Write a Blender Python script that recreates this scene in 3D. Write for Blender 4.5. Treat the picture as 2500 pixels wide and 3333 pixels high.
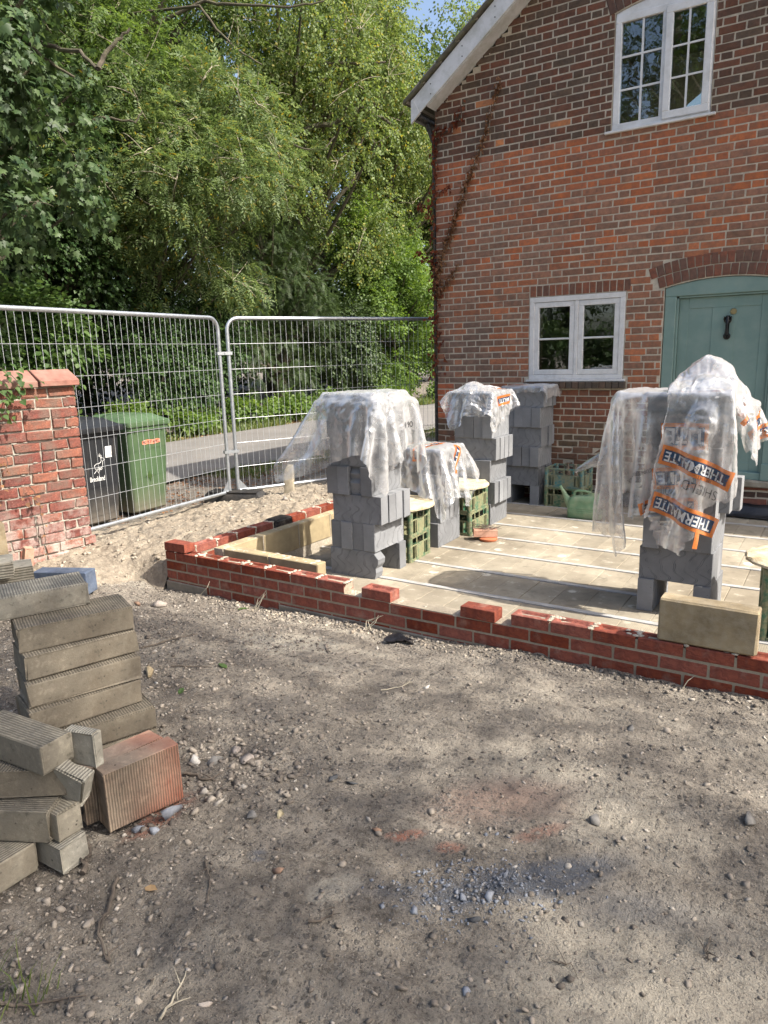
import bpy, math, random
import numpy as np
from mathutils import Vector, Matrix
random.seed(7); rng = np.random.default_rng(7)
R = math.radians; PI = math.pi
sc = bpy.context.scene
for o in list(bpy.data.objects): bpy.data.objects.remove(o)
COL = sc.collection

# ------------------------------------------------------------------ camera, sky, sun, exposure
cam_d = bpy.data.cameras.new('camera'); cam = bpy.data.objects.new('camera', cam_d); COL.objects.link(cam)
CAM = (4.265, -3.459, 1.549)
_y, _p, _r = R(-33.24), R(12.41), R(-1.589)
_f = Vector((math.sin(_y)*math.cos(_p), math.cos(_y)*math.cos(_p), -math.sin(_p)))
_rt = Vector((math.cos(_y), -math.sin(_y), 0)); _up = _rt.cross(_f)
_r2 = _rt*math.cos(_r) + _up*math.sin(_r); _u2 = -_rt*math.sin(_r) + _up*math.cos(_r)
cam.matrix_world = Matrix(((_r2.x, _u2.x, -_f.x, CAM[0]), (_r2.y, _u2.y, -_f.y, CAM[1]), (_r2.z, _u2.z, -_f.z, CAM[2]), (0, 0, 0, 1)))
cam_d.sensor_fit = 'HORIZONTAL'; cam_d.sensor_width = 36; cam_d.lens = 36*2314.5/2500
cam_d.clip_start = 0.05; cam_d.clip_end = 1500
sc.camera = cam

SUN_EL, SUN_AZ = 47.0, 8.0          # azimuth counted from +X towards +Y
world = bpy.data.worlds.new('World'); sc.world = world; world.use_nodes = True
wn = world.node_tree; wn.nodes.clear()
sky = wn.nodes.new('ShaderNodeTexSky'); sky.sky_type = 'NISHITA'; sky.sun_disc = False
sky.sun_elevation = R(SUN_EL); sky.sun_rotation = R(90-SUN_AZ); sky.air_density = 1.0; sky.dust_density = 4.0; sky.ozone_density = 0.6
bgn = wn.nodes.new('ShaderNodeBackground'); bgn.inputs['Strength'].default_value = 0.15
won = wn.nodes.new('ShaderNodeOutputWorld')
wn.links.new(sky.outputs[0], bgn.inputs[0]); wn.links.new(bgn.outputs[0], won.inputs[0])
sun_d = bpy.data.lights.new('sun', 'SUN'); sun = bpy.data.objects.new('sun', sun_d); COL.objects.link(sun)
sun_d.energy = 4.6; sun_d.angle = R(0.55); sun_d.color = (1.0, 0.94, 0.85)
_sd = Vector((math.cos(R(SUN_EL))*math.cos(R(SUN_AZ)), math.cos(R(SUN_EL))*math.sin(R(SUN_AZ)), math.sin(R(SUN_EL))))
sun.rotation_euler = (-_sd).to_track_quat('-Z', 'Y').to_euler(); sun.location = (12, -2, 14)
sc.view_settings.view_transform = 'Standard'; sc.view_settings.look = 'None'
sc.view_settings.exposure = 0.92; sc.view_settings.gamma = 1.0
sc.render.engine = 'CYCLES'
sc.cycles.use_denoising = True; sc.cycles.max_bounces = 7; sc.cycles.transparent_max_bounces = 14
sc.cycles.diffuse_bounces = 3; sc.cycles.glossy_bounces = 3; sc.cycles.transmission_bounces = 4
sc.cycles.caustics_reflective = False; sc.cycles.caustics_refractive = False
sc.cycles.sample_clamp_indirect = 6.0

# ------------------------------------------------------------------ object helpers
def tag(o, label=None, cat=None, group=None, kind=None):
    if label: o['label'] = label
    if cat: o['category'] = cat
    if group: o['group'] = group
    if kind: o['kind'] = kind
    return o
def empty(name, loc=(0, 0, 0), rz=0.0, parent=None):
    o = bpy.data.objects.new(name, None); COL.objects.link(o); o.location = loc; o.rotation_euler = (0, 0, rz)
    o.empty_display_size = 0.05
    if parent: o.parent = parent
    return o
def link(name, me, parent=None, mat=None):
    o = bpy.data.objects.new(name, me); COL.objects.link(o)
    if parent: o.parent = parent
    if mat is not None:
        if len(me.materials) == 0: me.materials.append(mat)
    return o
def npmesh(name, V, F, smooth=False):
    """V (n,3) array, F (m,3|4) int array"""
    V = np.asarray(V, dtype=np.float32); F = np.asarray(F, dtype=np.int32)
    me = bpy.data.meshes.new(name); k = F.shape[1]
    me.vertices.add(len(V)); me.vertices.foreach_set('co', V.ravel())
    me.loops.add(F.size); me.loops.foreach_set('vertex_index', F.ravel())
    me.polygons.add(len(F)); me.polygons.foreach_set('loop_start', np.arange(0, F.size, k, dtype=np.int32))
    me.polygons.foreach_set('loop_total', np.full(len(F), k, dtype=np.int32))
    if smooth: me.polygons.foreach_set('use_smooth', np.ones(len(F), dtype=bool))
    me.update(calc_edges=True); return me
class MB:
    """collects shapes into one mesh"""
    def __init__(s): s.v = []; s.f = []
    def add(s, vs, fs, M=None):
        b = len(s.v)
        for p in vs:
            p = Vector(p)
            s.v.append(tuple(M @ p) if M else tuple(p))
        s.f += [tuple(i+b for i in f) for f in fs]; return s
    def box(s, x0, x1, y0, y1, z0, z1, M=None):
        vs = [(x, y, z) for z in (z0, z1) for y in (y0, y1) for x in (x0, x1)]
        return s.add(vs, [(0, 2, 3, 1), (4, 5, 7, 6), (0, 1, 5, 4), (2, 6, 7, 3), (0, 4, 6, 2), (1, 3, 7, 5)], M)
    def tube(s, pts, rad, n=8, cap=True, M=None):
        pts = [Vector(p) for p in pts]
        if not hasattr(rad, '__len__'): rad = [rad]*len(pts)
        vs = []; fs = []; up = Vector((0, 0, 1)); prev = None
        for i, p in enumerate(pts):
            t = (pts[min(i+1, len(pts)-1)] - pts[max(i-1, 0)])
            t = t.normalized() if t.length > 1e-9 else Vector((0, 0, 1))
            if prev is None: a = t.cross(up) if abs(t.z) < 0.95 else t.cross(Vector((1, 0, 0)))
            else: a = prev - t*prev.dot(t)
            a.normalize(); prev = a; b = t.cross(a)
            for k in range(n):
                an = 2*PI*k/n; vs.append(p + (a*math.cos(an) + b*math.sin(an))*rad[i])
        for i in range(len(pts)-1):
            for k in range(n):
                k2 = (k+1) % n; fs.append((i*n+k, i*n+k2, (i+1)*n+k2, (i+1)*n+k))
        if cap:
            fs.append(tuple(reversed(range(n)))); fs.append(tuple((len(pts)-1)*n+k for k in range(n)))
        return s.add(vs, fs, M)
    def prism(s, poly, y0, y1, M=None):
        """poly of (x, z), extruded along y"""
        n = len(poly); vs = [(x, y0, z) for x, z in poly] + [(x, y1, z) for x, z in poly]
        fs = [tuple(range(n)), tuple(reversed(range(n, 2*n)))] + [(i, i+n, (i+1) % n+n, (i+1) % n) for i in range(n)]
        return s.add(vs, fs, M)
    def lathe(s, prof, n=24, M=None):
        vs = []; fs = []
        for r, z in prof:
            for k in range(n): vs.append((r*math.cos(2*PI*k/n), r*math.sin(2*PI*k/n), z))
        for i in range(len(prof)-1):
            for k in range(n):
                k2 = (k+1) % n; fs.append((i*n+k, i*n+k2, (i+1)*n+k2, (i+1)*n+k))
        fs.append(tuple(reversed(range(n)))); fs.append(tuple((len(prof)-1)*n+k for k in range(n)))
        return s.add(vs, fs, M)
    def mesh(s, name, smooth=False, bevel=0.0, seg=1, sub=0):
        me = bpy.data.meshes.new(name); me.from_pydata(s.v, [], s.f); me.update()
        if bevel > 0 or True:
            import bmesh
            bm = bmesh.new(); bm.from_mesh(me)
            bmesh.ops.recalc_face_normals(bm, faces=bm.faces)
            if bevel > 0:
                es = [e for e in bm.edges if len(e.link_faces) == 2 and e.calc_face_angle(0) > 0.5]
                bmesh.ops.bevel(bm, geom=es, offset=bevel, segments=seg, affect='EDGES', profile=0.7, clamp_overlap=True)
            bm.to_mesh(me); bm.free()
        if smooth:
            me.polygons.foreach_set('use_smooth', np.ones(len(me.polygons), dtype=bool))
            if smooth == 'auto': me.set_sharp_from_angle(angle=R(38))
        return me
    def obj(s, name, mat, parent=None, **kw):
        return link(name, s.mesh(name, **kw), parent, mat)
def T(x=0, y=0, z=0, rx=0, ry=0, rz=0, s=None):
    M = Matrix.Translation((x, y, z)) @ Matrix.Rotation(rz, 4, 'Z') @ Matrix.Rotation(ry, 4, 'Y') @ Matrix.Rotation(rx, 4, 'X')
    if s: M = M @ Matrix.Diagonal((s[0], s[1], s[2], 1))
    return M

# ------------------------------------------------------------------ numpy noise
def _h(ix, iy, seed):
    n = (ix.astype(np.int64)*374761393 + iy.astype(np.int64)*668265263 + seed*1442695041) & 0x7fffffff
    n = ((n ^ (n >> 13))*1274126177) & 0x7fffffff
    return ((n ^ (n >> 16)) & 0xffff)/65535.0
def vnoise(x, y, seed=0):
    x = np.asarray(x, float); y = np.asarray(y, float)
    ix = np.floor(x); iy = np.floor(y); fx = x-ix; fy = y-iy
    ux = fx*fx*(3-2*fx); uy = fy*fy*(3-2*fy)
    a = _h(ix, iy, seed); b = _h(ix+1, iy, seed); c = _h(ix, iy+1, seed); d = _h(ix+1, iy+1, seed)
    return (a*(1-ux)+b*ux)*(1-uy) + (c*(1-ux)+d*ux)*uy
def fbm(x, y, o=4, seed=0):
    s = 0; a = 0.5; t = 0
    for i in range(o):
        s = s + a*vnoise(x*2**i, y*2**i, seed+i*17); t += a; a *= 0.5
    return s/t
def sstep(a, b, x):
    t = np.clip((x-a)/(b-a), 0, 1); return t*t*(3-2*t)

# ------------------------------------------------------------------ node helpers
class NT:
    def __init__(s, name):
        s.m = bpy.data.materials.new(name); s.m.use_nodes = True; s.t = s.m.node_tree; s.t.nodes.clear()
        s.out = s.t.nodes.new('ShaderNodeOutputMaterial'); s.tc = None
    def n(s, typ, props=None, **ins):
        nd = s.t.nodes.new('ShaderNode'+typ)
        for k, v in (props or {}).items(): setattr(nd, k, v)
        for k, v in ins.items():
            key = int(k[1:]) if k[0] == 'i' and k[1:].isdigit() else k.replace('_', ' ')
            s.set(nd.inputs[key], v)
        return nd
    def set(s, sock, v):
        if isinstance(v, bpy.types.NodeSocket): s.t.links.new(v, sock)
        elif isinstance(v, bpy.types.Node): s.t.links.new(v.outputs[0], sock)
        else:
            if hasattr(v, '__len__') and sock.type == 'RGBA' and len(v) == 3: v = (*v, 1)
            sock.default_value = v
    def coord(s, which='Object'):
        if s.tc is None: s.tc = s.n('TexCoord')
        return s.tc.outputs[which]
    def noise(s, scale, detail=5, rough=0.55, vec=None, out=0, dist=0.0):
        return s.n('TexNoise', Vector=vec if vec is not None else s.coord(), Scale=scale, Detail=detail, Roughness=rough, Distortion=dist).outputs[out]
    def vor(s, scale, vec=None, feature='F1', out=0):
        return s.n('TexVoronoi', {'feature': feature}, Vector=vec if vec is not None else s.coord(), Scale=scale).outputs[out]
    def math(s, op, a, b=0.0, c=None, clamp=False):
        nd = s.n('Math', {'operation': op, 'use_clamp': clamp}, i0=a, i1=b)
        if c is not None: s.set(nd.inputs[2], c)
        return nd.outputs[0]
    def mix(s, f, a, b, mode='MIX'):
        nd = s.n('Mix', {'data_type': 'RGBA', 'blend_type': mode}); s.set(nd.inputs[0], f); s.set(nd.inputs[6], a); s.set(nd.inputs[7], b)
        return nd.outputs[2]
    def ramp(s, f, stops):
        nd = s.n('ValToRGB', Fac=f); cr = nd.color_ramp
        while len(cr.elements) < len(stops): cr.elements.new(0.5)
        for e, (p, c) in zip(cr.elements, stops): e.position = p; e.color = (*c, 1) if hasattr(c, '__len__') else (c, c, c, 1)
        return nd.outputs[0]
    def maprange(s, v, a, b, c=0.0, d=1.0):
        return s.n('MapRange', Value=v, From_Min=a, From_Max=b, To_Min=c, To_Max=d).outputs[0]
    def bump(s, h, strength=0.3, dist=0.01, normal=None):
        nd = s.n('Bump', Strength=strength, Distance=dist, Height=h)
        if normal is not None: s.set(nd.inputs['Normal'], normal)
        return nd.outputs[0]
    def rnd(s): return s.n('ObjectInfo').outputs['Random']
    def hsv(s, col, h=0.5, sat=1.0, v=1.0): return s.n('HueSaturation', Hue=h, Saturation=sat, Value=v, Color=col).outputs[0]
    def pbsdf(s, col, rough=0.8, normal=None, **kw):
        nd = s.n('BsdfPrincipled', Base_Color=col, Roughness=rough)
        for k, v in kw.items(): s.set(nd.inputs[k.replace('_', ' ')], v)
        if normal is not None: s.set(nd.inputs['Normal'], normal)
        s.t.links.new(nd.outputs[0], s.out.inputs[0]); return nd
    def surf(s, sh): s.t.links.new(sh.outputs[0] if isinstance(sh, bpy.types.Node) else sh, s.out.inputs[0])

def basic(name, col, rough=0.7, scale=12.0, var=0.25, bump=0.2, bscale=60.0, bdist=0.004, orand=0.15, dirt=None, metallic=0.0, dscale=5.0, damt=0.5, **kw):
    t = NT(name)
    n1 = t.noise(scale, 6)
    c = t.mix(t.maprange(n1, 0.3, 0.7), tuple(x*(1-var) for x in col), tuple(min(1, x*(1+var)) for x in col))
    if dirt is not None:
        c = t.mix(t.math('MULTIPLY', t.maprange(t.noise(dscale, 7, 0.65), 0.42, 0.68), damt), c, dirt)
    if orand: c = t.hsv(c, 0.5, 1.0, t.maprange(t.rnd(), 0, 1, 1-orand, 1+orand))
    nm = t.bump(t.noise(bscale, 6, 0.65), bump, bdist) if bump else None
    t.pbsdf(c, rough, nm, Metallic=metallic, **kw); return t.m
# ------------------------------------------------------------------ materials
def m_oldbrick(name, src):
    t = NT(name)
    if src == 'obj': base = t.n('ObjectInfo').outputs['Color']
    else: base = t.n('Attribute', {'attribute_name': 'tint'}).outputs['Color']
    w = t.n('NewGeometry').outputs['Position']
    n1 = t.noise(26, 6, 0.6, w); n2 = t.noise(7, 5, 0.6, w); n3 = t.noise(140, 5, 0.7, w)
    c = t.mix(t.maprange(n1, 0.25, 0.75), t.hsv(base, 0.5, 0.9, 0.62), t.hsv(base, 0.5, 1.05, 1.3))
    c = t.mix(t.math('MULTIPLY', t.maprange(n2, 0.5, 0.72), 0.45), c, (0.13, 0.105, 0.085))
    c = t.mix(t.math('MULTIPLY', t.maprange(n3, 0.66, 0.74), 0.55), c, (0.42, 0.36, 0.29))
    c = t.mix(t.math('MULTIPLY', t.maprange(n3, 0.36, 0.28), 0.6), c, (0.035, 0.025, 0.02))
    h = t.math('ADD', t.math('MULTIPLY', n1, 0.7), t.math('MULTIPLY', n3, 0.5))
    t.pbsdf(c, 0.92, t.bump(h, 0.75, 0.008)); return t.m
BRICK_OBJ = m_oldbrick('old_brick', 'obj'); BRICK_ATT = m_oldbrick('old_brick_mass', 'att')
def m_mortar(name, a, b, sc_=40, bump=0.8, bd=0.006):
    t = NT(name); w = t.n('NewGeometry').outputs['Position']
    n = t.noise(sc_, 7, 0.7, w); n2 = t.noise(4, 5, 0.6, w)
    c = t.mix(t.maprange(n, 0.3, 0.7), a, b)
    c = t.mix(t.math('MULTIPLY', t.maprange(n2, 0.45, 0.7), 0.5), c, tuple(x*0.55 for x in a))
    t.pbsdf(c, 0.95, t.bump(n, bump, bd)); return t.m
MORTAR_OLD = m_mortar('lime_mortar', (0.46, 0.405, 0.32), (0.64, 0.575, 0.475))
MORTAR_NEW = m_mortar('fresh_mortar', (0.29, 0.245, 0.18), (0.41, 0.355, 0.27))
MORTAR_BLOB = m_mortar('dried_mortar', (0.36, 0.30, 0.22), (0.62, 0.56, 0.46), 60)
MORTAR_PIER = m_mortar('pier_mortar', (0.27, 0.24, 0.20), (0.48, 0.44, 0.37), 30)
def m_newbrick():
    t = NT('new_red_brick'); n1 = t.noise(18, 6, 0.6); n3 = t.noise(120, 6, 0.7)
    w = t.n('NewGeometry').outputs['Position']; n2 = t.noise(9, 5, 0.6, w)
    mus = t.n('TexWave', {'wave_type': 'BANDS', 'bands_direction': 'Z'}, Vector=t.coord(), Scale=9.0, Distortion=14.0, Detail=4.0, Detail_Scale=2.5).outputs[1]
    c = t.mix(t.maprange(n1, 0.3, 0.72), (0.155, 0.034, 0.020), (0.32, 0.075, 0.036))
    c = t.mix(t.math('MULTIPLY', t.maprange(mus, 0.0, 0.35, 1, 0), 0.35), c, (0.12, 0.02, 0.015))
    c = t.mix(t.math('MULTIPLY', t.maprange(n3, 0.64, 0.75), 0.5), c, (0.42, 0.2, 0.12))
    c = t.mix(t.math('MULTIPLY', t.maprange(n2, 0.55, 0.72), 0.42), c, (0.38, 0.27, 0.21))
    c = t.hsv(c, 0.5, t.maprange(t.rnd(), 0, 1, 0.85, 1.1), t.maprange(t.rnd(), 0, 1, 1.2, 0.72))
    h = t.math('ADD', t.math('MULTIPLY', n3, 0.5), t.math('MULTIPLY', mus, 0.5))
    t.pbsdf(c, 0.88, t.bump(h, 0.6, 0.004)); return t.m
BRICK_NEW = m_newbrick()
def m_pierbrick():
    t = NT('weathered_pier_brick'); w = t.n('NewGeometry').outputs['Position']
    n1 = t.noise(22, 6, 0.65); n2 = t.noise(6, 6, 0.65, w); n3 = t.noise(90, 6, 0.7)
    c = t.mix(t.maprange(n1, 0.3, 0.7), (0.12, 0.048, 0.038), (0.29, 0.092, 0.062))
    c = t.hsv(c, t.maprange(t.rnd(), 0, 1, 0.492, 0.512), 1.0, t.maprange(t.rnd(), 0, 1, 0.75, 1.25))
    zz = t.n('SeparateXYZ', Vector=w).outputs[2]
    salt = t.math('MULTIPLY', t.maprange(zz, 0.50, 0.12), t.maprange(n2, 0.40, 0.56))
    c = t.mix(t.math('MULTIPLY', t.maprange(n3, 0.6, 0.72), 0.6), c, (0.4, 0.3, 0.24))
    c = t.mix(t.math('MULTIPLY', t.maprange(n2, 0.45, 0.65), 0.7), c, (0.15, 0.115, 0.09))
    c = t.mix(t.math('MULTIPLY', salt, 0.6), c, (0.6, 0.5, 0.45))
    t.pbsdf(c, 0.93, t.bump(t.math('ADD', n1, t.math('MULTIPLY', n3, 0.6)), 0.9, 0.01)); return t.m
BRICK_PIER = m_pierbrick()
COPING = basic('coping_stone', (0.26, 0.115, 0.085), 0.85, 14, 0.25, 0.4, 90, 0.003, 0.1, dirt=(0.30, 0.24, 0.19), damt=0.5)

def m_aerated():
    t = NT('aerated_block'); oc = t.coord(); s = t.n('SeparateXYZ', Vector=oc); x, y, z = s.outputs
    r = t.rnd(); nrm = t.n('SeparateXYZ', Vector=t.coord('Normal')).outputs[1]
    face = t.math('GREATER_THAN', t.math('ABSOLUTE', nrm), 0.8)
    ph = t.math('MULTIPLY', r, 6.28)
    w1 = t.math('SINE', t.math('ADD', t.math('MULTIPLY', z, 38.0), ph))
    w2 = t.math('SINE', t.math('ADD', t.math('MULTIPLY', z, 71.0), t.math('MULTIPLY', x, 9.0)))
    u = t.math('ADD', x, t.math('ADD', t.math('MULTIPLY', w1, 0.028), t.math('MULTIPLY', w2, 0.012)))
    u = t.math('ADD', u, t.math('MULTIPLY', t.noise(5, 2), 0.09))
    fr = t.math('FRACT', t.math('ADD', t.math('MULTIPLY', u, 13.0), r))
    l1 = t.math('SUBTRACT', 1.0, t.math('MULTIPLY', t.math('ABSOLUTE', t.math('SUBTRACT', fr, 0.40)), 26.0), clamp=True)
    l2 = t.math('SUBTRACT', 1.0, t.math('MULTIPLY', t.math('ABSOLUTE', t.math('SUBTRACT', fr, 0.52)), 30.0), clamp=True)
    gr = t.math('MULTIPLY', t.math('MAXIMUM', l1, l2), face)
    gr = t.math('MULTIPLY', gr, t.maprange(t.noise(9, 3), 0.36, 0.5))
    pits = t.maprange(t.vor(42), 0.14, 0.07); pits = t.math('MULTIPLY', pits, t.maprange(t.noise(13, 2), 0.5, 0.6))
    n1 = t.noise(7, 5); n3 = t.noise(160, 5, 0.7)
    band = t.noise(1.0, 3, 0.6, t.n('Mapping', Vector=oc, Scale=(2, 2, 60)).outputs[0])
    c = t.mix(t.maprange(n1, 0.3, 0.7), (0.150, 0.156, 0.166), (0.235, 0.242, 0.254))
    c = t.mix(t.math('MULTIPLY', t.maprange(band, 0.4, 0.65), t.math('SUBTRACT', 0.55, face)), c, (0.17, 0.175, 0.185))
    c = t.mix(t.math('MULTIPLY', n3, 0.22), c, (0.38, 0.39, 0.40))
    c = t.mix(t.math('MULTIPLY', gr, 0.9), c, (0.06, 0.064, 0.072))
    c = t.mix(t.math('MULTIPLY', pits, 0.8), c, (0.05, 0.052, 0.06))
    c = t.hsv(c, 0.5, 1.0, t.maprange(r, 0, 1, 0.82, 1.14))
    h = t.math('SUBTRACT', t.math('MULTIPLY', n3, 0.12), t.math('ADD', gr, pits))
    t.pbsdf(c, 0.92, t.bump(h, 0.5, 0.004)); return t.m
AERATED = m_aerated()
def m_ribbed(name, a, b, red=0.0, axis=0, pitch=0.0105, ribface=2):
    """dense concrete block: ribs across one face, worn and stained"""
    t = NT(name); oc = t.coord(); s = t.n('SeparateXYZ', Vector=oc)
    nz = t.n('SeparateXYZ', Vector=t.coord('Normal')).outputs[ribface]
    face = t.math('GREATER_THAN', t.math('ABSOLUTE', nz), 0.7)
    wob = t.math('MULTIPLY', t.math('SUBTRACT', t.noise(22, 3), 0.5), 0.006)
    st = t.math('FRACT', t.math('DIVIDE', t.math('ADD', s.outputs[axis], wob), pitch))
    rib = t.math('MULTIPLY', t.maprange(t.math('ABSOLUTE', t.math('SUBTRACT', st, 0.5)), 0.14, 0.32, 1, 0), face)
    rib = t.math('MULTIPLY', rib, t.maprange(t.noise(18, 4), 0.25, 0.42))
    n1 = t.noise(6, 6, 0.65); n2 = t.noise(28, 6, 0.7); n3 = t.noise(150, 5, 0.7)
    c = t.mix(t.maprange(n1, 0.3, 0.7), a, b)
    c = t.mix(t.math('MULTIPLY', t.maprange(n2, 0.52, 0.68), 0.6), c, tuple(x*1.5 for x in b))
    c = t.mix(t.math('MULTIPLY', t.maprange(t.noise(3.3, 7, 0.7), 0.5, 0.66), 0.55), c, (0.105, 0.08, 0.052))
    c = t.mix(t.math('MULTIPLY', t.maprange(n2, 0.44, 0.32), 0.7), c, tuple(x*0.45 for x in a))
    c = t.mix(t.math('MULTIPLY', t.maprange(t.vor(26), 0.12, 0.06), t.maprange(t.noise(9, 3), 0.52, 0.6)), c, (0.035, 0.03, 0.025))
    c = t.mix(t.math('MULTIPLY', t.maprange(n3, 0.66, 0.75), 0.6), c, (0.5, 0.47, 0.42))
    if red:
        gx = t.math('MULTIPLY', t.maprange(t.math('SUBTRACT', s.outputs[0], t.math('MULTIPLY', s.outputs[2], 0.45)), -0.14, 0.11), t.maprange(t.noise(5, 5), 0.3, 0.65))
        c = t.mix(t.math('MULTIPLY', gx, red), c, (0.42, 0.095, 0.045))
        c = t.mix(t.math('MULTIPLY', t.maprange(n1, 0.35, 0.7), 0.2*red), c, (0.34, 0.18, 0.125))
    c = t.mix(t.math('MULTIPLY', rib, 0.6), c, tuple(x*0.32 for x in a))
    c = t.hsv(c, 0.5, 1.0, t.maprange(t.rnd(), 0, 1, 0.88, 1.12))
    h = t.math('SUBTRACT', t.math('MULTIPLY', t.math('ADD', n3, n2), 0.3), rib)
    t.pbsdf(c, 0.93, t.bump(h, 0.6, 0.006)); return t.m
CONC = m_ribbed('dense_concrete_block', (0.15, 0.128, 0.095), (0.225, 0.196, 0.148))
CONC_RED = m_ribbed('red_dusted_block', (0.24, 0.19, 0.14), (0.32, 0.25, 0.18), red=0.8, ribface=1, pitch=0.0095)
CONC_SIDE = m_ribbed('side_ribbed_block', (0.21, 0.20, 0.16), (0.29, 0.27, 0.22), axis=2, ribface=1, pitch=0.017)
YELLOW = basic('yellow_block', (0.30, 0.235, 0.14), 0.93, 9, 0.28, 0.55, 110, 0.005, 0.08, dirt=(0.44, 0.38, 0.28), dscale=22, damt=0.45)
INNER = basic('laid_yellow_block', (0.40, 0.32, 0.19), 0.93, 6, 0.25, 0.5, 110, 0.004, 0.06, dirt=(0.24, 0.185, 0.11), dscale=4, damt=0.7)
def m_floor():
    t = NT('floor_block'); w = t.n('NewGeometry').outputs['Position']
    n1 = t.noise(1.6, 6, 0.65, w); n2 = t.noise(9, 6, 0.7, w); n3 = t.noise(120, 5, 0.7, w)
    sp = t.n('SeparateXYZ', Vector=w)
    groove = t.math('FRACT', t.math('DIVIDE', sp.outputs[0], 0.0115))
    g = t.maprange(t.math('ABSOLUTE', t.math('SUBTRACT', groove, 0.5)), 0.2, 0.35, 1, 0)
    g = t.math('MULTIPLY', g, t.maprange(sp.outputs[1], 1.0, 0.6))
    c = t.mix(t.maprange(n1, 0.32, 0.66), (0.19, 0.16, 0.115), (0.375, 0.33, 0.25))
    c = t.mix(t.math('MULTIPLY', t.maprange(n2, 0.58, 0.7), 0.6), c, (0.60, 0.55, 0.45))
    c = t.mix(t.math('MULTIPLY', t.maprange(n2, 0.46, 0.32), 0.55), c, (0.16, 0.135, 0.10))
    spl = t.maprange(t.vor(3.2, w), 0.15, 0.11); c = t.mix(t.math('MULTIPLY', spl, t.maprange(n2, 0.4, 0.6)), c, (0.66, 0.62, 0.52))
    c = t.mix(t.math('MULTIPLY', g, 0.45), c, (0.2, 0.17, 0.125))
    c = t.hsv(c, 0.5, 1.0, t.maprange(t.rnd(), 0, 1, 0.86, 1.1))
    h = t.math('SUBTRACT', t.math('MULTIPLY', n3, 0.4), g)
    t.pbsdf(c, 0.93, t.bump(h, 0.4, 0.004)); return t.m
FLOORB = m_floor()
BEAM = basic('floor_beam', (0.40, 0.395, 0.385), 0.85, 8, 0.2, 0.3, 120, 0.002, 0.0, dirt=(0.36, 0.31, 0.23), dscale=14, damt=0.55)
RENDER_ = m_mortar('footing_render', (0.20, 0.18, 0.145), (0.30, 0.27, 0.22), 25)
UPVC = basic('white_upvc', (0.76, 0.77, 0.78), 0.35, 5, 0.05, 0.05, 40, 0.001, 0.0, dirt=(0.38, 0.37, 0.33), dscale=9, damt=0.35)
WOODW = basic('white_painted_wood', (0.74, 0.74, 0.74), 0.5, 8, 0.06, 0.25, 60, 0.002, 0.0, dirt=(0.33, 0.31, 0.28), dscale=16, damt=0.32)
BARGE = basic('white_fascia', (0.70, 0.71, 0.72), 0.4, 5, 0.08, 0.1, 60, 0.001, 0.0, dirt=(0.36, 0.37, 0.31), dscale=7, damt=0.55)
GREEN = basic('sage_green_paint', (0.185, 0.285, 0.262), 0.5, 3, 0.09, 0.2, 50, 0.002, 0.0, dirt=(0.25, 0.32, 0.295), dscale=6, damt=0.45)
IRON = basic('black_iron', (0.012, 0.012, 0.013), 0.3, 30, 0.3, 0.3, 60, 0.003, 0.0, metallic=0.3)
BRASS = basic('brass_lock', (0.45, 0.36, 0.2), 0.35, 30, 0.2, 0.0, metallic=0.9)
TILE = basic('roof_tile', (0.105, 0.095, 0.075), 0.9, 16, 0.4, 0.6, 50, 0.01, 0.1, dirt=(0.15, 0.16, 0.075), dscale=9, damt=0.6)
STONE = basic('threshold_stone', (0.30, 0.27, 0.215), 0.9, 9, 0.3, 0.4, 60, 0.004, 0.0, dirt=(0.1, 0.08, 0.06), damt=0.6)
DARKIN = basic('dark_room', (0.05, 0.048, 0.045), 0.9, 3, 0.2, 0.0, orand=0)
def m_glass():
    t = NT('window_glass'); fr = t.n('Fresnel', IOR=1.75)
    nm = t.bump(t.noise(5.5, 2, 0.5), 0.05, 0.02)
    gl = t.n('BsdfGlossy', Color=(0.95, 0.97, 1.0), Roughness=0.015, Normal=nm); t.set(fr.inputs['Normal'], nm)
    tr = t.n('BsdfTransparent', Color=(0.72, 0.76, 0.74))
    mx = t.n('MixShader'); t.set(mx.inputs[0], t.math('ADD', fr, 0.06)); t.set(mx.inputs[1], tr); t.set(mx.inputs[2], gl); t.surf(mx); return t.m
GLASS = m_glass()
GALV = basic('galvanised_steel', (0.50, 0.53, 0.56), 0.42, 30, 0.15, 0.15, 60, 0.001, 0.0, metallic=0.75, dirt=(0.36, 0.37, 0.37), damt=0.5)
WIRE = basic('galvanised_wire', (0.62, 0.64, 0.66), 0.45, 30, 0.1, 0.0, metallic=0.55, orand=0)
RUBBER = basic('black_rubber', (0.018, 0.018, 0.019), 0.75, 30, 0.4, 0.5, 60, 0.01, 0.0, dirt=(0.12, 0.1, 0.08), damt=0.4)
def m_bin(name, col, mud):
    t = NT(name); n1 = t.noise(4, 6, 0.65); z = t.n('SeparateXYZ', Vector=t.coord()).outputs[2]
    c = t.mix(t.maprange(n1, 0.3, 0.7), tuple(x*0.85 for x in col), tuple(x*1.2 for x in col))
    st = t.noise(1.0, 5, 0.6, t.n('Mapping', Vector=t.coord(), Scale=(30, 30, 3)).outputs[0])
    dz = t.math('MULTIPLY', t.maprange(z, 0.42, 0.04), t.maprange(t.math('ADD', n1, t.math('MULTIPLY', st, 0.4)), 0.4, 0.85))
    c = t.mix(t.math('MULTIPLY', dz, 1.0, clamp=True), c, mud)
    c = t.mix(t.math('MULTIPLY', t.maprange(st, 0.55, 0.7), 0.18), c, mud)
    t.pbsdf(c, 0.5, t.bump(t.noise(200, 3), 0.1, 0.001)); return t.m
BINB = m_bin('charcoal_bin_plastic', (0.016, 0.018, 0.022), (0.16, 0.14, 0.115))
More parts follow.
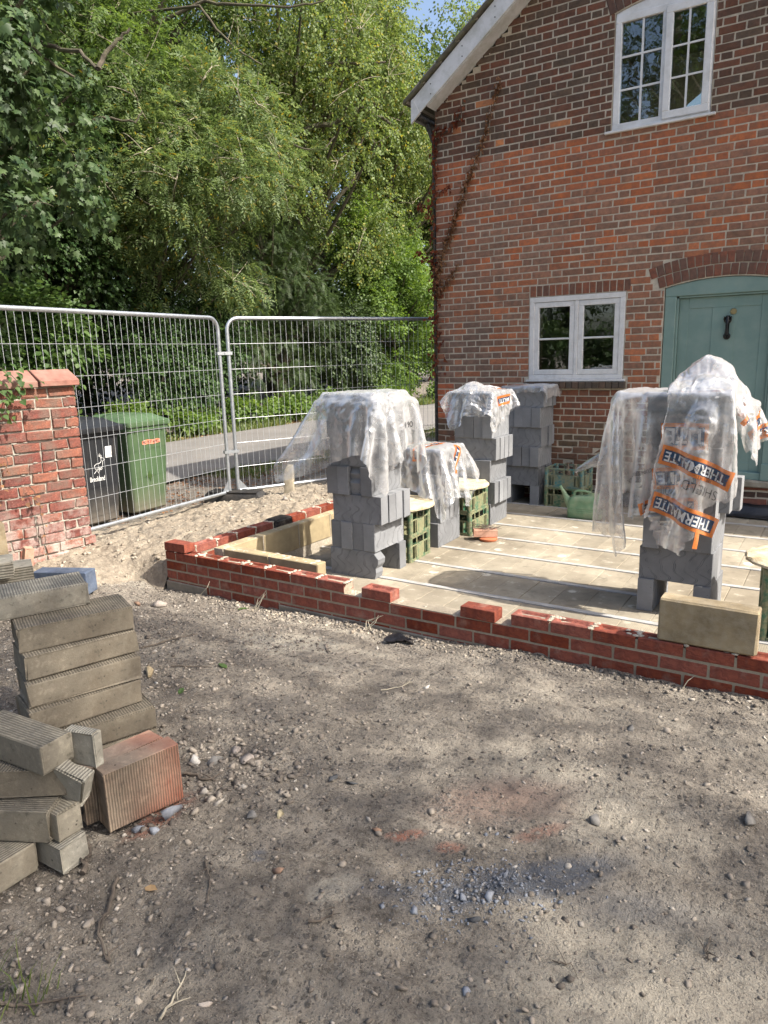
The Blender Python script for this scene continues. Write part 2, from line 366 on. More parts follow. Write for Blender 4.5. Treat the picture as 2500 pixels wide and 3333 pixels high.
BING = m_bin('green_bin_plastic', (0.072, 0.125, 0.058), (0.17, 0.15, 0.115))
WHITEP = basic('white_print', (0.78, 0.78, 0.76), 0.6, 30, 0.1, 0.0, orand=0)
STICK = basic('orange_sticker', (0.70, 0.20, 0.10), 0.6, 40, 0.3, 0.0, orand=0, dirt=(0.75, 0.55, 0.45), dscale=40, damt=0.6)
DARKP = basic('dark_print', (0.02, 0.02, 0.022), 0.6, 30, 0.2, 0.0, orand=0)
ORANGE = basic('orange_print', (0.78, 0.235, 0.035), 0.4, 20, 0.1, 0.1, 30, 0.003, orand=0)
NAVY = basic('navy_print', (0.022, 0.06, 0.13), 0.4, 20, 0.2, 0.1, 30, 0.003, orand=0)
def m_film(col=None, clear=1.0, name='clear_film'):
    t = NT(name); n = t.noise(9, 3, 0.5); n2 = t.noise(75, 4, 0.55, dist=0.6)
    nm = t.bump(n2, 0.22, 0.006)
    lw = t.n('LayerWeight', Blend=0.5, Normal=nm).outputs[1]; c = col or (0.93, 0.935, 0.94)
    dif = t.n('BsdfDiffuse', Color=c, Normal=nm); trl = t.n('BsdfTranslucent', Color=c, Normal=nm)
    m1 = t.n('MixShader', i0=0.45 if col is None else 0.2); t.set(m1.inputs[1], dif); t.set(m1.inputs[2], trl)
    gl = t.n('BsdfGlossy', Color=(1, 1, 1), Roughness=0.10, Normal=nm)
    m2 = t.n('MixShader'); t.set(m2.inputs[0], t.math('ADD', 0.30 if col is None else 0.05, t.math('MULTIPLY', lw, 0.35))); t.set(m2.inputs[1], m1); t.set(m2.inputs[2], gl)
    tp = t.n('BsdfTransparent', Color=(0.97, 0.972, 0.975))
    if col is None: f = t.math('ADD', 0.16, t.math('ADD', t.math('MULTIPLY', t.math('POWER', lw, 1.1), 1.0), t.maprange(n, 0.40, 0.70, 0.0, 0.34)), clamp=True)
    else: f = t.maprange(t.noise(60, 4, 0.6), 0.30, 0.42, 0.55, 0.92)
    m3 = t.n('MixShader'); t.set(m3.inputs[0], f); t.set(m3.inputs[1], tp); t.set(m3.inputs[2], m2); t.surf(m3); return t.m
FILM = m_film(); F_OR = m_film((0.72, 0.21, 0.04), 0, 'film_orange_ink'); F_NA = m_film((0.022, 0.065, 0.14), 0, 'film_navy_ink'); F_WH = m_film((0.8, 0.8, 0.79), 0, 'film_white_ink')
def m_crate(name, col):
    t = NT(name); n1 = t.noise(9, 6, 0.7); n2 = t.noise(40, 5, 0.7)
    nz = t.n('NewGeometry').outputs['Position']
    c = t.mix(t.maprange(n2, 0.3, 0.7), tuple(x*0.75 for x in col), tuple(x*1.25 for x in col))
    d = t.maprange(t.math('ADD', t.math('MULTIPLY', n1, 0.7), t.math('MULTIPLY', n2, 0.3)), 0.39, 0.52)
    c = t.mix(t.math('MULTIPLY', d, 0.85), c, t.mix(n2, (0.15, 0.135, 0.06), (0.36, 0.33, 0.2)))
    t.pbsdf(c, 0.6, t.bump(n2, 0.25, 0.003)); return t.m
CRATE = m_crate('green_crate_plastic', (0.018, 0.13, 0.075)); CRATE_T = m_crate('teal_crate_plastic', (0.03, 0.20, 0.23))
CANM = basic('pale_green_plastic', (0.165, 0.30, 0.175), 0.6, 8, 0.2, 0.2, 40, 0.003, 0.0, dirt=(0.42, 0.42, 0.30), dscale=9, damt=0.55)
def m_board():
    t = NT('mortar_caked_board'); n1 = t.noise(12, 6, 0.65); n2 = t.noise(60, 6, 0.7)
    c = t.mix(t.maprange(n1, 0.35, 0.62), (0.33, 0.26, 0.15), (0.62, 0.54, 0.38)); c = t.mix(t.math('MULTIPLY', t.maprange(n2, 0.5, 0.7), 0.5), c, (0.72, 0.66, 0.54))
    t.pbsdf(c, 0.95, t.bump(t.math('ADD', n1, t.math('MULTIPLY', n2, 0.4)), 0.9, 0.012)); return t.m
BOARD = m_board()
TERRA = basic('terracotta', (0.42, 0.135, 0.06), 0.8, 15, 0.2, 0.3, 80, 0.002, 0.0)
PINKB = basic('pale_pink_brick', (0.46, 0.25, 0.17), 0.9, 20, 0.2, 0.4, 90, 0.004, 0.1, dirt=(0.5, 0.42, 0.34), damt=0.4)
RUSTW = basic('rusty_wire', (0.10, 0.075, 0.06), 0.7, 30, 0.3, 0.0)
DPM = basic('black_damp_membrane', (0.012, 0.013, 0.016), 0.32, 6, 0.3, 0.5, 14, 0.02, 0.0, dirt=(0.1, 0.095, 0.09), damt=0.3)
BLACKP = basic('black_plastic', (0.015, 0.015, 0.016), 0.45, 20, 0.3, 0.1, 60, 0.002, 0.0, dirt=(0.3, 0.27, 0.23), dscale=30, damt=0.35)
POSTC = basic('rough_concrete', (0.36, 0.31, 0.23), 0.95, 16, 0.3, 0.7, 70, 0.008, 0.0, dirt=(0.2, 0.18, 0.12), damt=0.5)
BARK = basic('bark', (0.085, 0.07, 0.05), 0.95, 12, 0.4, 0.8, 30, 0.02, 0.1, dirt=(0.12, 0.13, 0.06), damt=0.5)
TWIGP = basic('pale_twig', (0.36, 0.32, 0.24), 0.9, 12, 0.3, 0.2, 40, 0.004, 0.1)
TWIGD = basic('dry_twig', (0.10, 0.08, 0.062), 0.95, 30, 0.4, 0.5, 80, 0.003, 0.2)
def m_leaf(name, a, b, trans=0.35, rough=0.5, yellow=None, spec=0.35):
    t = NT(name); r = t.n('NewGeometry').outputs['Random Per Island']
    c = t.mix(r, a, b)
    if yellow: c = t.mix(t.maprange(t.math('FRACT', t.math('MULTIPLY', r, 37.3)), 0.93, 0.97), c, yellow)
    nd = t.n('BsdfPrincipled', Base_Color=c, Roughness=rough); t.set(nd.inputs['Specular IOR Level'], spec)
    tr = t.n('BsdfTranslucent', Color=t.hsv(c, 0.485, 1.15, 1.5))
    mx = t.n('MixShader', i0=trans); t.set(mx.inputs[1], nd); t.set(mx.inputs[2], tr); t.surf(mx); return t.m
L_MAPLE = m_leaf('sycamore_leaf', (0.035, 0.068, 0.026), (0.095, 0.145, 0.052), 0.32)
L_IVY = m_leaf('ivy_leaf', (0.022, 0.05, 0.016), (0.065, 0.115, 0.032), 0.18, 0.5, spec=0.25)
L_ROWAN = m_leaf('rowan_leaf', (0.06, 0.105, 0.032), (0.19, 0.25, 0.095), 0.42, yellow=(0.28, 0.24, 0.05))
L_ASH = m_leaf('ash_leaf', (0.055, 0.10, 0.028), (0.14, 0.205, 0.055), 0.45)
L_BIRCH = m_leaf('poplar_leaf', (0.065, 0.11, 0.03), (0.21, 0.27, 0.08), 0.45, yellow=(0.30, 0.27, 0.06))
L_YEW = m_leaf('yew_needles', (0.030, 0.058, 0.02), (0.07, 0.105, 0.032), 0.2)
L_ELDER = m_leaf('elder_leaf', (0.07, 0.13, 0.03), (0.17, 0.255, 0.06), 0.45)
L_HAZEL = m_leaf('hazel_leaf', (0.05, 0.10, 0.03), (0.12, 0.19, 0.06), 0.38)
L_FAR = m_leaf('far_leaf', (0.035, 0.07, 0.02), (0.085, 0.13, 0.04), 0.35)
L_GRASS = m_leaf('grass_blade', (0.07, 0.12, 0.025), (0.18, 0.215, 0.07), 0.35, yellow=(0.33, 0.27, 0.11))
L_DEAD = m_leaf('dead_leaf', (0.12, 0.055, 0.028), (0.30, 0.16, 0.075), 0.15, 0.8)
L_RUST = m_leaf('rust_dead_leaf', (0.10, 0.022, 0.012), (0.22, 0.07, 0.03), 0.2, 0.8)
L_LITTER = m_leaf('leaf_litter_brown', (0.20, 0.12, 0.06), (0.42, 0.29, 0.15), 0.1, 0.85)

def m_dirt(name='bare_soil'):
    t = NT(name); w = t.n('NewGeometry').outputs['Position']
    att = t.n('Attribute', {'attribute_name': 'm'}); sp = t.n('SeparateColor', Color=att.outputs['Color'])
    sand, red, blue = sp.outputs; dark = att.outputs['Alpha']
    n0 = t.noise(1.3, 6, 0.6, w); n1 = t.noise(7, 8, 0.72, w); n2 = t.noise(38, 7, 0.74, w); n3 = t.noise(170, 5, 0.75, w)
    streak = t.noise(1.0, 6, 0.7, t.n('Mapping', Vector=w, Rotation=(0, 0, 0.7), Scale=(3.2, 14, 1)).outputs[0])
    c = t.mix(t.maprange(n1, 0.34, 0.66), (0.16, 0.135, 0.107), (0.36, 0.314, 0.253))
    c = t.mix(t.math('MULTIPLY', t.maprange(n0, 0.42, 0.65), 0.5), c, (0.42, 0.37, 0.30))
    c = t.mix(t.math('MULTIPLY', t.maprange(streak, 0.5, 0.64), 0.5), c, (0.47, 0.42, 0.345))
    c = t.mix(t.math('MULTIPLY', t.maprange(n2, 0.36, 0.49, 1, 0), 0.8), c, (0.085, 0.07, 0.056))
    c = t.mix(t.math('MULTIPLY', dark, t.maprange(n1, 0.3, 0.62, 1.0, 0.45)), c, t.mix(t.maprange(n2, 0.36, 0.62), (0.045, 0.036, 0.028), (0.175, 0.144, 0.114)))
    brk = t.maprange(t.math('ADD', t.math('ADD', t.math('MULTIPLY', n1, 0.5), t.math('MULTIPLY', n2, 0.5)), t.math('MULTIPLY', sand, 0.10)), 0.38, 0.54)
    c = t.mix(t.math('MULTIPLY', sand, t.math('MULTIPLY', brk, 0.95)), c, t.mix(n2, (0.38, 0.335, 0.26), (0.62, 0.56, 0.46)))
    c = t.mix(t.math('MULTIPLY', red, t.math('MULTIPLY', brk, 0.95)), c, (0.45, 0.17, 0.105))
    c = t.mix(t.math('MULTIPLY', blue, t.maprange(n2, 0.3, 0.55, 0.65, 1.0)), c, t.mix(n2, (0.095, 0.104, 0.120), (0.19, 0.203, 0.226)))
    hs = None
    for sc_, th in ((38, 0.66), (74, 0.56), (140, 0.5)):
        gv = t.n('TexVoronoi', {'feature': 'F1'}, Vector=w, Scale=sc_, Randomness=1.0); cs = t.n('SeparateColor', Color=gv.outputs[1])
        peb = t.math('MULTIPLY', t.maprange(gv.outputs[0], 0.42, 0.28), t.maprange(cs.outputs[0], th, th+0.03))
        c = t.mix(t.math('MULTIPLY', peb, t.maprange(sand, 0.0, 0.6, 0.85, 0.2)), c, t.mix(cs.outputs[1], (0.075, 0.065, 0.055), (0.40, 0.36, 0.305)))
        hs = peb if hs is None else t.math('ADD', hs, t.math('MULTIPLY', peb, 0.5))
    fl = t.maprange(n3, 0.60, 0.68); c = t.mix(t.math('MULTIPLY', fl, 0.65), c, (0.50, 0.455, 0.385))
    c = t.mix(t.math('MULTIPLY', t.maprange(n3, 0.42, 0.34), 0.6), c, (0.045, 0.037, 0.03))
    h = t.math('ADD', t.math('ADD', t.math('MULTIPLY', n2, 1.5), t.math('MULTIPLY', n3, 0.6)), t.math('MULTIPLY', hs, 0.55))
    t.pbsdf(c, 0.96, t.bump(h, 1.0, 0.020)); return t.m
DIRT = m_dirt()
SPOIL = m_mortar('spoil_soil', (0.22, 0.178, 0.13), (0.42, 0.36, 0.275), 22, 1.0, 0.03)
def m_road():
    t = NT('worn_asphalt'); w = t.n('NewGeometry').outputs['Position']
    n1 = t.noise(1.2, 6, 0.6, w); n2 = t.noise(60, 5, 0.7, w); n3 = t.noise(5, 6, 0.65, w)
    c = t.mix(t.maprange(n1, 0.3, 0.7), (0.115, 0.108, 0.10), (0.19, 0.178, 0.165)); c = t.mix(t.math('MULTIPLY', n2, 0.35), c, (0.30, 0.28, 0.26))
    c = t.mix(t.math('MULTIPLY', t.maprange(n3, 0.55, 0.7), 0.5), c, (0.22, 0.185, 0.14))
    t.pbsdf(c, 0.9, t.bump(n2, 0.5, 0.006)); return t.m
ROAD = m_road()
def m_stone(name, a, b):
    t = NT(name); r = t.n('NewGeometry').outputs['Random Per Island']; n = t.noise(60, 5, 0.6, t.n('NewGeometry').outputs['Position'])
    c = t.mix(r, a, b); c = t.mix(t.math('MULTIPLY', t.maprange(t.math('FRACT', t.math('MULTIPLY', r, 53.7)), 0.9, 0.95), 0.8), c, (0.48, 0.44, 0.38))
    c = t.mix(t.math('MULTIPLY', n, 0.5), c, tuple(x*0.6 for x in a))
    t.pbsdf(c, 0.88, t.bump(n, 0.4, 0.004)); return t.m
GRAVEL = m_stone('mixed_gravel', (0.10, 0.083, 0.068), (0.38, 0.33, 0.27))
CHIPM = m_stone('blue_grey_crumbs', (0.12, 0.132, 0.155), (0.30, 0.318, 0.35))
CLOD = m_stone('pale_clods', (0.27, 0.22, 0.165), (0.50, 0.44, 0.35))
# ------------------------------------------------------------------ ground, road, spoil bank
def blob(x, y, cx, cy, rx, ry, a=0.0, soft=0.5):
    dx = (x-cx)*math.cos(a) + (y-cy)*math.sin(a); dy = -(x-cx)*math.sin(a) + (y-cy)*math.cos(a)
    d = np.sqrt((dx/rx)**2 + (dy/ry)**2) + 0.55*(fbm(x*9, y*9, 3, 3)-0.5)
    return sstep(1.0, soft, d)
def ground_z(x, y, fine=True):
    x = np.asarray(x, float); y = np.asarray(y, float)
    z = np.full(np.broadcast(x, y).shape, -0.015)
    # falls towards the new wall
    fall = sstep(-0.95, -0.08, y)*np.interp(x, [-0.6, 0.0, 1.0, 1.7, 2.4, 3.0, 4.2, 6], [0.06, 0.125, 0.11, 0.092, 0.07, 0.05, 0.04, 0.04])
    z = z - fall
    z = z - 0.06*sstep(-1.6, -3.2, x)                 # towards the lane
    if fine:
        z = z + 0.055*(fbm(x*0.9, y*0.9, 3, 5)-0.5) + 0.034*(fbm(x*4.5, y*4.5, 4, 9)-0.5)
        f = fbm(x*26, y*26, 3, 23); z = z + 0.016*(f-0.5) + 0.012*np.clip(fbm(x*13, y*13, 3, 31)-0.54, 0, 1)*3.4
    if fine:
        tr = blob(x, y, 3.95, -0.72, 0.26, 0.12, 0.5, 0.3)
        z = z - 0.006*tr*np.clip(np.sin((x*0.88+y*0.48)*150), -0.2, 1) - 0.02*np.exp(-((x-3.66)/0.10)**2-((y+1.27)/0.07)**2) - 0.012*sstep(0.62, 0.75, fbm(x*3.1+7, y*3.1, 2, 61))
    inside = sstep(0.02, 0.09, x)*sstep(0.03, 0.09, y)
    z = z*(1-inside) + (-0.45)*inside
    lane = sstep(-3.3, -3.7, x)*sstep(-8.6, -7.7, x); z = z*(1-lane) + (-0.13)*lane
    wood = sstep(-8.0, -11, x); z = z + wood*0.5
    return z
def _grid(fine0, fine1, st, lo, hi, near):
    a = list(np.arange(fine0, fine1, st))
    def out(s, e, d0):
        r = []; d = d0; p = s
        while abs(p) < abs(e): p += d if e > s else -d; r.append(p); d *= 1.22 if abs(p-s) > near else 1.0
        return r
    return np.array(sorted(out(fine0, lo, 0.10) + a + out(fine1, hi, 0.10)))
gx = _grid(-0.9, 4.75, 0.0135, -320, 320, 7.5); gy = _grid(-3.35, 0.08, 0.0135, -320, 320, 4.0)
GX, GY = np.meshgrid(gx, gy)
GZ = ground_z(GX, GY)
nxg, nyg = len(gx), len(gy)
ii = np.arange(nxg*nyg).reshape(nyg, nxg)
F = np.stack([ii[:-1, :-1], ii[:-1, 1:], ii[1:, 1:], ii[1:, :-1]], -1).reshape(-1, 4)
me = npmesh('ground', np.stack([GX, GY, GZ], -1).reshape(-1, 3), F, True)
x, y = GX, GY
sand = np.maximum.reduce([1.25*blob(x, y, 1.70, -0.56, 0.42, 0.26, 0.6), 1.0*blob(x, y, 3.11, -2.02, 0.10, 0.065, 1.0, 0.75), 0.55*blob(x, y, 1.38, -1.0, 0.36, 0.17, 0.7, 0.2),
    0.75*blob(x, y, 4.0, -1.95, 0.75, 0.8, 0.4, 0.2), 0.6*blob(x, y, 3.6, -1.2, 0.9, 0.4, -0.3, 0.2), 0.30*blob(x, y, 3.4, -0.5, 1.3, 0.35, 0.0, 0.2), 0.7*blob(x, y, 2.05, -0.75, 0.12, 0.07, 0.2, 0.5),
    0.28*blob(x, y, 2.9, -2.45, 0.35, 0.16, 0.9, 0.2), 0.85*blob(x, y, 1.6, -0.16, 0.7, 0.07, 0.0, 0.3), 0.6*blob(x, y, 2.0, -0.42, 0.6, 0.1, 0, 0.2), 0.7*blob(x, y, -0.35, 0.0, 0.35, 0.5, 0.1, 0.3)])
red = np.maximum.reduce([0.30*blob(x, y, 3.35, -1.35, 0.36, 0.2, 0.8, 0.1), 0.85*blob(x, y, 3.155, -1.69, 0.085, 0.030, 0.75, 0.6), 0.6*blob(x, y, 3.31, -1.66, 0.06, 0.03, 0.7, 0.4), 0.55*blob(x, y, 3.53, -1.45, 0.13, 0.05, 0.9, 0.3),
    0.7*blob(x, y, 2.36, -2.04, 0.07, 0.2, 0, 0.3)])
blue = np.maximum.reduce([1.0*blob(x, y, 3.60, -1.675, 0.42, 0.105, 0.80, 0.45), 0.5*blob(x, y, 3.90, -1.60, 0.30, 0.13, 0.3, 0.1), 0.5*blob(x, y, 3.28, -1.93, 0.18, 0.05, 0.5, 0.2), 0.8*blob(x, y, 2.80, -2.02, 0.035, 0.03, 0, 0.5)])
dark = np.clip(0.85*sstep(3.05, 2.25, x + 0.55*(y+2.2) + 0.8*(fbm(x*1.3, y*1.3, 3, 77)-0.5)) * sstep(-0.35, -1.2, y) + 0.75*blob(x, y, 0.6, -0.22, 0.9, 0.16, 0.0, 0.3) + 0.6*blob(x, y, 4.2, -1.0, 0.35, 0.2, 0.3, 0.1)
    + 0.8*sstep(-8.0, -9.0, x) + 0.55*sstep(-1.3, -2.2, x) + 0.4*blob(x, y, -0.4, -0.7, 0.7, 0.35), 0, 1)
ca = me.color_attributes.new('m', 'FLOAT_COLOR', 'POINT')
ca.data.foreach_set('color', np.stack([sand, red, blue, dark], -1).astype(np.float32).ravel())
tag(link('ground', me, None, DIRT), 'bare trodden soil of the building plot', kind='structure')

yy = np.arange(-40, 90, 0.5); rx0 = -3.6 + 0.14*(vnoise(yy*1.1, yy*0, 4)-0.5)*2; rx1 = -7.65 + 0.14*(vnoise(yy*0.9, yy*0+3, 8)-0.5)*2
V = []
for k in range(9):
    f = k/8; xx = rx0*(1-f) + rx1*f
    V.append(np.stack([xx, yy, -0.055 + 0.05*np.sin(PI*f) - 0.03*(1 if k in (0, 8) else 0) + 0*yy], -1))
V = np.stack(V, 1); n = len(yy); idx = np.arange(n*9).reshape(n, 9)
F = np.stack([idx[:-1, :-1], idx[1:, :-1], idx[1:, 1:], idx[:-1, 1:]], -1).reshape(-1, 4)
tag(link('road', npmesh('road', V.reshape(-1, 3), F, True), None, ROAD), 'grey asphalt lane beyond the wire fence', kind='structure')

# stones, clods --------------------------------------------------------------
_t = (1+5**0.5)/2
ICO_V = np.array([(-1, _t, 0), (1, _t, 0), (-1, -_t, 0), (1, -_t, 0), (0, -1, _t), (0, 1, _t), (0, -1, -_t), (0, 1, -_t), (_t, 0, -1), (_t, 0, 1), (-_t, 0, -1), (-_t, 0, 1)])/1.9
ICO_F = np.array([(0, 11, 5), (0, 5, 1), (0, 1, 7), (0, 7, 10), (0, 10, 11), (1, 5, 9), (5, 11, 4), (11, 10, 2), (10, 7, 6), (7, 1, 8), (3, 9, 4), (3, 4, 2), (3, 2, 6), (3, 6, 8), (3, 8, 9), (4, 9, 5), (2, 4, 11), (6, 2, 10), (8, 6, 7), (9, 8, 1)])
def rot3(n):
    q = rng.normal(size=(n, 4)); q /= np.linalg.norm(q, axis=1)[:, None]; a, b, c, d = q.T
    return np.stack([np.stack([1-2*(c*c+d*d), 2*(b*c-a*d), 2*(b*d+a*c)], -1), np.stack([2*(b*c+a*d), 1-2*(b*b+d*d), 2*(c*d-a*b)], -1), np.stack([2*(b*d-a*c), 2*(c*d+a*b), 1-2*(b*b+c*c)], -1)], 1)
def inst(name, TV, TF, pos, rot, scl, mat, parent=None, smooth=False, jitter=0.0):
    n = len(pos); TV = np.asarray(TV, float); TF = np.asarray(TF)
    V = np.broadcast_to(TV, (n,)+TV.shape).copy()
    if jitter: V *= (1 + jitter*rng.uniform(-1, 1, (n, len(TV), 1)))
    scl = np.asarray(scl, float); scl = scl[:, None, None] if scl.ndim == 1 else scl[:, None, :]
    V = np.einsum('nij,nkj->nki', rot, V*scl) + np.asarray(pos)[:, None, :]
    F = (TF[None] + (np.arange(n)*len(TV))[:, None, None]).reshape(-1, TF.shape[1])
    return link(name, npmesh(name, V.reshape(-1, 3), F, smooth), parent, mat)
def hull_rock(g, n=13, flat=0.8):
    import bmesh
    bm = bmesh.new(); q = g.normal(size=(n, 3)); q /= np.linalg.norm(q, axis=1)[:, None]; q *= g.uniform(0.8, 1.05, (n, 1))*np.array([1, 0.9, flat])
    for p_ in q: bm.verts.new(p_)
    r_ = bmesh.ops.convex_hull(bm, input=bm.verts); bmesh.ops.delete(bm, geom=[e for e in r_['geom_interior'] if isinstance(e, bmesh.types.BMVert)], context='VERTS'); bm.verts.index_update()
    V_ = np.array([v.co[:] for v in bm.verts]); F_ = np.array([[v.index for v in f.verts] for f in bm.faces if len(f.verts) == 3]); bm.free(); return V_, F_
ROCKS = [hull_rock(rng, 11) for _ in range(7)]
def scatter_stones(name, pts, size, mat, label, flat=0.65, smooth=False, chunk=False):
    n = len(pts); s = np.stack([size*rng.uniform(0.8, 1.3, n), size*rng.uniform(0.6, 1.0, n), size*rng.uniform(0.4, 0.8, n)], -1)
    rz = rng.uniform(0, 2*PI, n); rot = np.zeros((n, 3, 3)); c, d = np.cos(rz), np.sin(rz); tl = rng.normal(0, 0.25, n)
    rot[:, 0, 0] = c; rot[:, 0, 1] = -d; rot[:, 1, 0] = d; rot[:, 1, 1] = c; rot[:, 2, 2] = 1; rot[:, 2, 0] = tl
    z = ground_z(pts[:, 0], pts[:, 1]) if pts.shape[1] == 2 else pts[:, 2]
    P_ = np.stack([pts[:, 0], pts[:, 1], z + s[:, 2]*0.2], -1); Vs, Fs, b0 = [], [], 0; tp = ROCKS if chunk else [(ICO_V, ICO_F)] + ROCKS[:2]
    for (tv, tf), ids in zip(tp, np.array_split(rng.permutation(n), len(tp))):
        m = len(ids); V_ = np.broadcast_to(tv, (m,)+tv.shape)*(1 + (0.12 if chunk else 0.25)*rng.uniform(-1, 1, (m, len(tv), 1)))*s[ids][:, None, :]
        Vs.append((np.einsum('nij,nkj->nki', rot[ids], V_) + P_[ids][:, None, :]).reshape(-1, 3)); Fs.append((tf[None] + (np.arange(m)*len(tv))[:, None, None]).reshape(-1, 3)+b0); b0 += m*len(tv)
    o = link(name, npmesh(name, np.concatenate(Vs), np.concatenate(Fs), smooth), None, mat)
    return tag(o, label, None, kind='stuff')
p = np.stack([rng.uniform(-0.6, 4.7, 60000), rng.uniform(-3.2, -0.03, 60000)], -1)
dens = 0.20 + 0.75*sstep(3.2, 2.3, p[:, 0] + 0.5*(p[:, 1]+2.2)) + 0.45*sstep(-0.35, -0.1, p[:, 1]) + 0.35*(fbm(p[:, 0]*2, p[:, 1]*2, 3, 91)-0.4)
p = p[rng.random(len(p)) < dens*0.62]
size = 0.0032 + 0.0125*rng.random(len(p))**3.2 + 0.009*(rng.random(len(p)) > 0.97)*rng.random(len(p))
_k = rng.random(len(p)) < 0.5
scatter_stones('gravel', p[_k], size[_k], GRAVEL, 'small rounded gravel and grit strewn over the soil'); scatter_stones('gravel', p[~_k], size[~_k], GRAVEL, chunk=True, label='small angular grit strewn over the soil')
p = rng.normal((3.46, -1.80), (0.13, 0.075), (1900, 2)); d_ = (p - np.array([3.46, -1.80])); p = np.array([3.46, -1.80]) + np.stack([d_[:, 0]*0.75 - d_[:, 1]*0.55, d_[:, 0]*0.65 + d_[:, 1]*0.8], -1)
scatter_stones('rubble', p, 0.002 + 0.0095*rng.random(len(p))**7, CHIPM, chunk=True, label='blue grey aerated block crumbs on the dust patch')
p = np.stack([rng.uniform(0.3, 2.9, 900), -0.035 - np.abs(rng.normal(0, 0.07, 900))], -1)
p2 = np.stack([rng.uniform(-0.1, 4.4, 1500), -0.012 - np.abs(rng.normal(0, 0.055, 1500))], -1); scatter_stones('soil_crumbs', p2, 0.004 + 0.018*rng.random(1500)**3.5, GRAVEL, chunk=True, label='earth crumbs banked against the new brick wall')
p3 = rng.normal((2.36, -1.66), (0.17, 0.17), (420, 2)); scatter_stones('rubble_chips', p3, 0.005 + 0.022*rng.random(420)**3.2, GRAVEL, chunk=True, label='angular rubble chips right of the red dusted block')
pk = p[rng.random(900) < 0.25 + 0.7*np.exp(-((p[:, 0]-1.65)/0.55)**2)]
scatter_stones('debris', pk, 0.005 + 0.017*rng.random(len(pk))**2.5, CLOD, chunk=True, label='pale mortar crumbs along the foot of the new brick wall')

# spoil bank behind the return wall -----------------------------------------------------
bx = np.arange(-2.0, -0.004, 0.014); by = np.arange(-0.55, 4.5, 0.016)
BX, BY = np.meshgrid(bx, by)
prof = np.interp(BX, [-2.0, -1.5, -1.1, -0.7, -0.35, -0.12, -0.004], [0.0, 0.03, 0.10, 0.155, 0.175, 0.155, 0.135])
amp = np.interp(BY, [-0.55, -0.2, 0.2, 0.9, 2.2, 3.6, 4.5], [0.0, 0.45, 0.75, 0.85, 1.0, 1.0, 0.9])
BZ = -0.06 + prof*amp + 0.05*(fbm(BX*2.2, BY*2.2, 3, 41)-0.5) + 0.055*(fbm(BX*7, BY*7, 3, 43)-0.5)*sstep(-1.9, -1.3, BX)*1.3 + 0.06*(fbm(BX*20, BY*20, 3, 47)-0.5)
BZ = np.where((BX > -0.05) & (BY > 0.05), np.minimum(BZ, 0.115), BZ)
BZ = BZ - 0.12*sstep(-1.75, -2.0, BX) - 0.10*sstep(-0.35, -0.55, BY)
_f = sstep(-0.75, -0.12, BX)*sstep(0.10, -0.10, BY); BZ = BZ*(1-_f) + (ground_z(BX, BY)-0.035)*_f
n1, n2 = BX.shape; idx = np.arange(n1*n2).reshape(n1, n2); F = np.stack([idx[:-1, :-1], idx[:-1, 1:], idx[1:, 1:], idx[1:, :-1]], -1).reshape(-1, 4)
tag(link('spoil_bank', npmesh('spoil_bank', np.stack([BX, BY, BZ], -1).reshape(-1, 3), F, True), None, SPOIL), 'bank of pale dug earth between the fence and new wall', kind='structure')
def bank_z(px, py):
    i = np.clip(((py+0.55)/0.016).astype(int), 0, n1-1); j = np.clip(((px+2.0)/0.014).astype(int), 0, n2-1); return BZ[i, j]
p = np.stack([rng.uniform(-1.6, -0.03, 2600), rng.uniform(-0.45, 4.2, 2600)], -1); z = bank_z(p[:, 0], p[:, 1])
scatter_stones('pale_rubble', np.column_stack([p, z]), 0.006 + 0.026*rng.random(2600)**5, CLOD, chunk=True, label='pale clods and stones over the dug earth bank')

# ------------------------------------------------------------------ house gable
WY = 4.40                                     # wall face
house = empty('brick_house', (0.0, WY, -0.13)); tag(house, 'old red brick house gable with white windows and sage green door', 'house')
def hl(o): o.parent = house; o.matrix_parent_inverse = Matrix.Translation((0, -WY, 0.13)); return o
HX0, HX1 = -0.04, 8.1
RS = 0.736                                    # roof slope
def roofline(x): return 4.274 + RS*(x+0.012) if x < 4.03 else 4.274 + RS*(4.03*2 - x + 0.012)
OP = dict(up=(1.985, 2.905, 3.69, 4.75), lo=(1.145, 2.205, 1.235, 2.135), door=(2.585, 3.70, 0.235, 2.138))
ARCH = {'door': (3.1425, 2.138, 0.5575, 0.072, 0.115, 2), 'up': (2.445, 4.75, 0.46, 0.07, 0.20, 1)}   # cx, spring z, half width, rise, ring depth, rings
def arc(key):
    cx, zs, hw, rise, ring, k = ARCH[key]; rad = (hw*hw + rise*rise)/(2*rise); return cx, zs + rise - rad, rad
def arch_z(key, x):
    cx, cz, rad = arc(key); return cz + math.sqrt(max(rad*rad - (x-cx)**2, 0))
def forb(z0, z1):
    """x intervals without bond bricks at this course"""
    r = []; zm = (z0+z1)/2
    for k, (a, b, c, d) in OP.items():
        if c-0.005 < zm < d: r.append((a, b))
    if 2.135 < zm < 2.232: r.append((1.145, 2.205))            # soldier lintel
    if 1.12 < zm < 1.235: r.append((1.10, 2.25))               # brick sill
    for key in ARCH:
        cx, zs, hw, rise, ring, k = ARCH[key]; _, cz, rad = arc(key); ro = rad + ring*k
        for zz in (zm,):
            if zs - 0.05 < zz < cz + ro:
                h = math.sqrt(max(ro*ro - (zz-cz)**2, 0)); half = math.asin(min(1, (hw+0.05*k)/rad)); h = min(h, math.tan(half)*(zz-cz))
                if h <= math.sqrt(max(rad*rad - (zz-cz)**2, 0)): continue
                r.append((cx - h, cx + h))
    return r
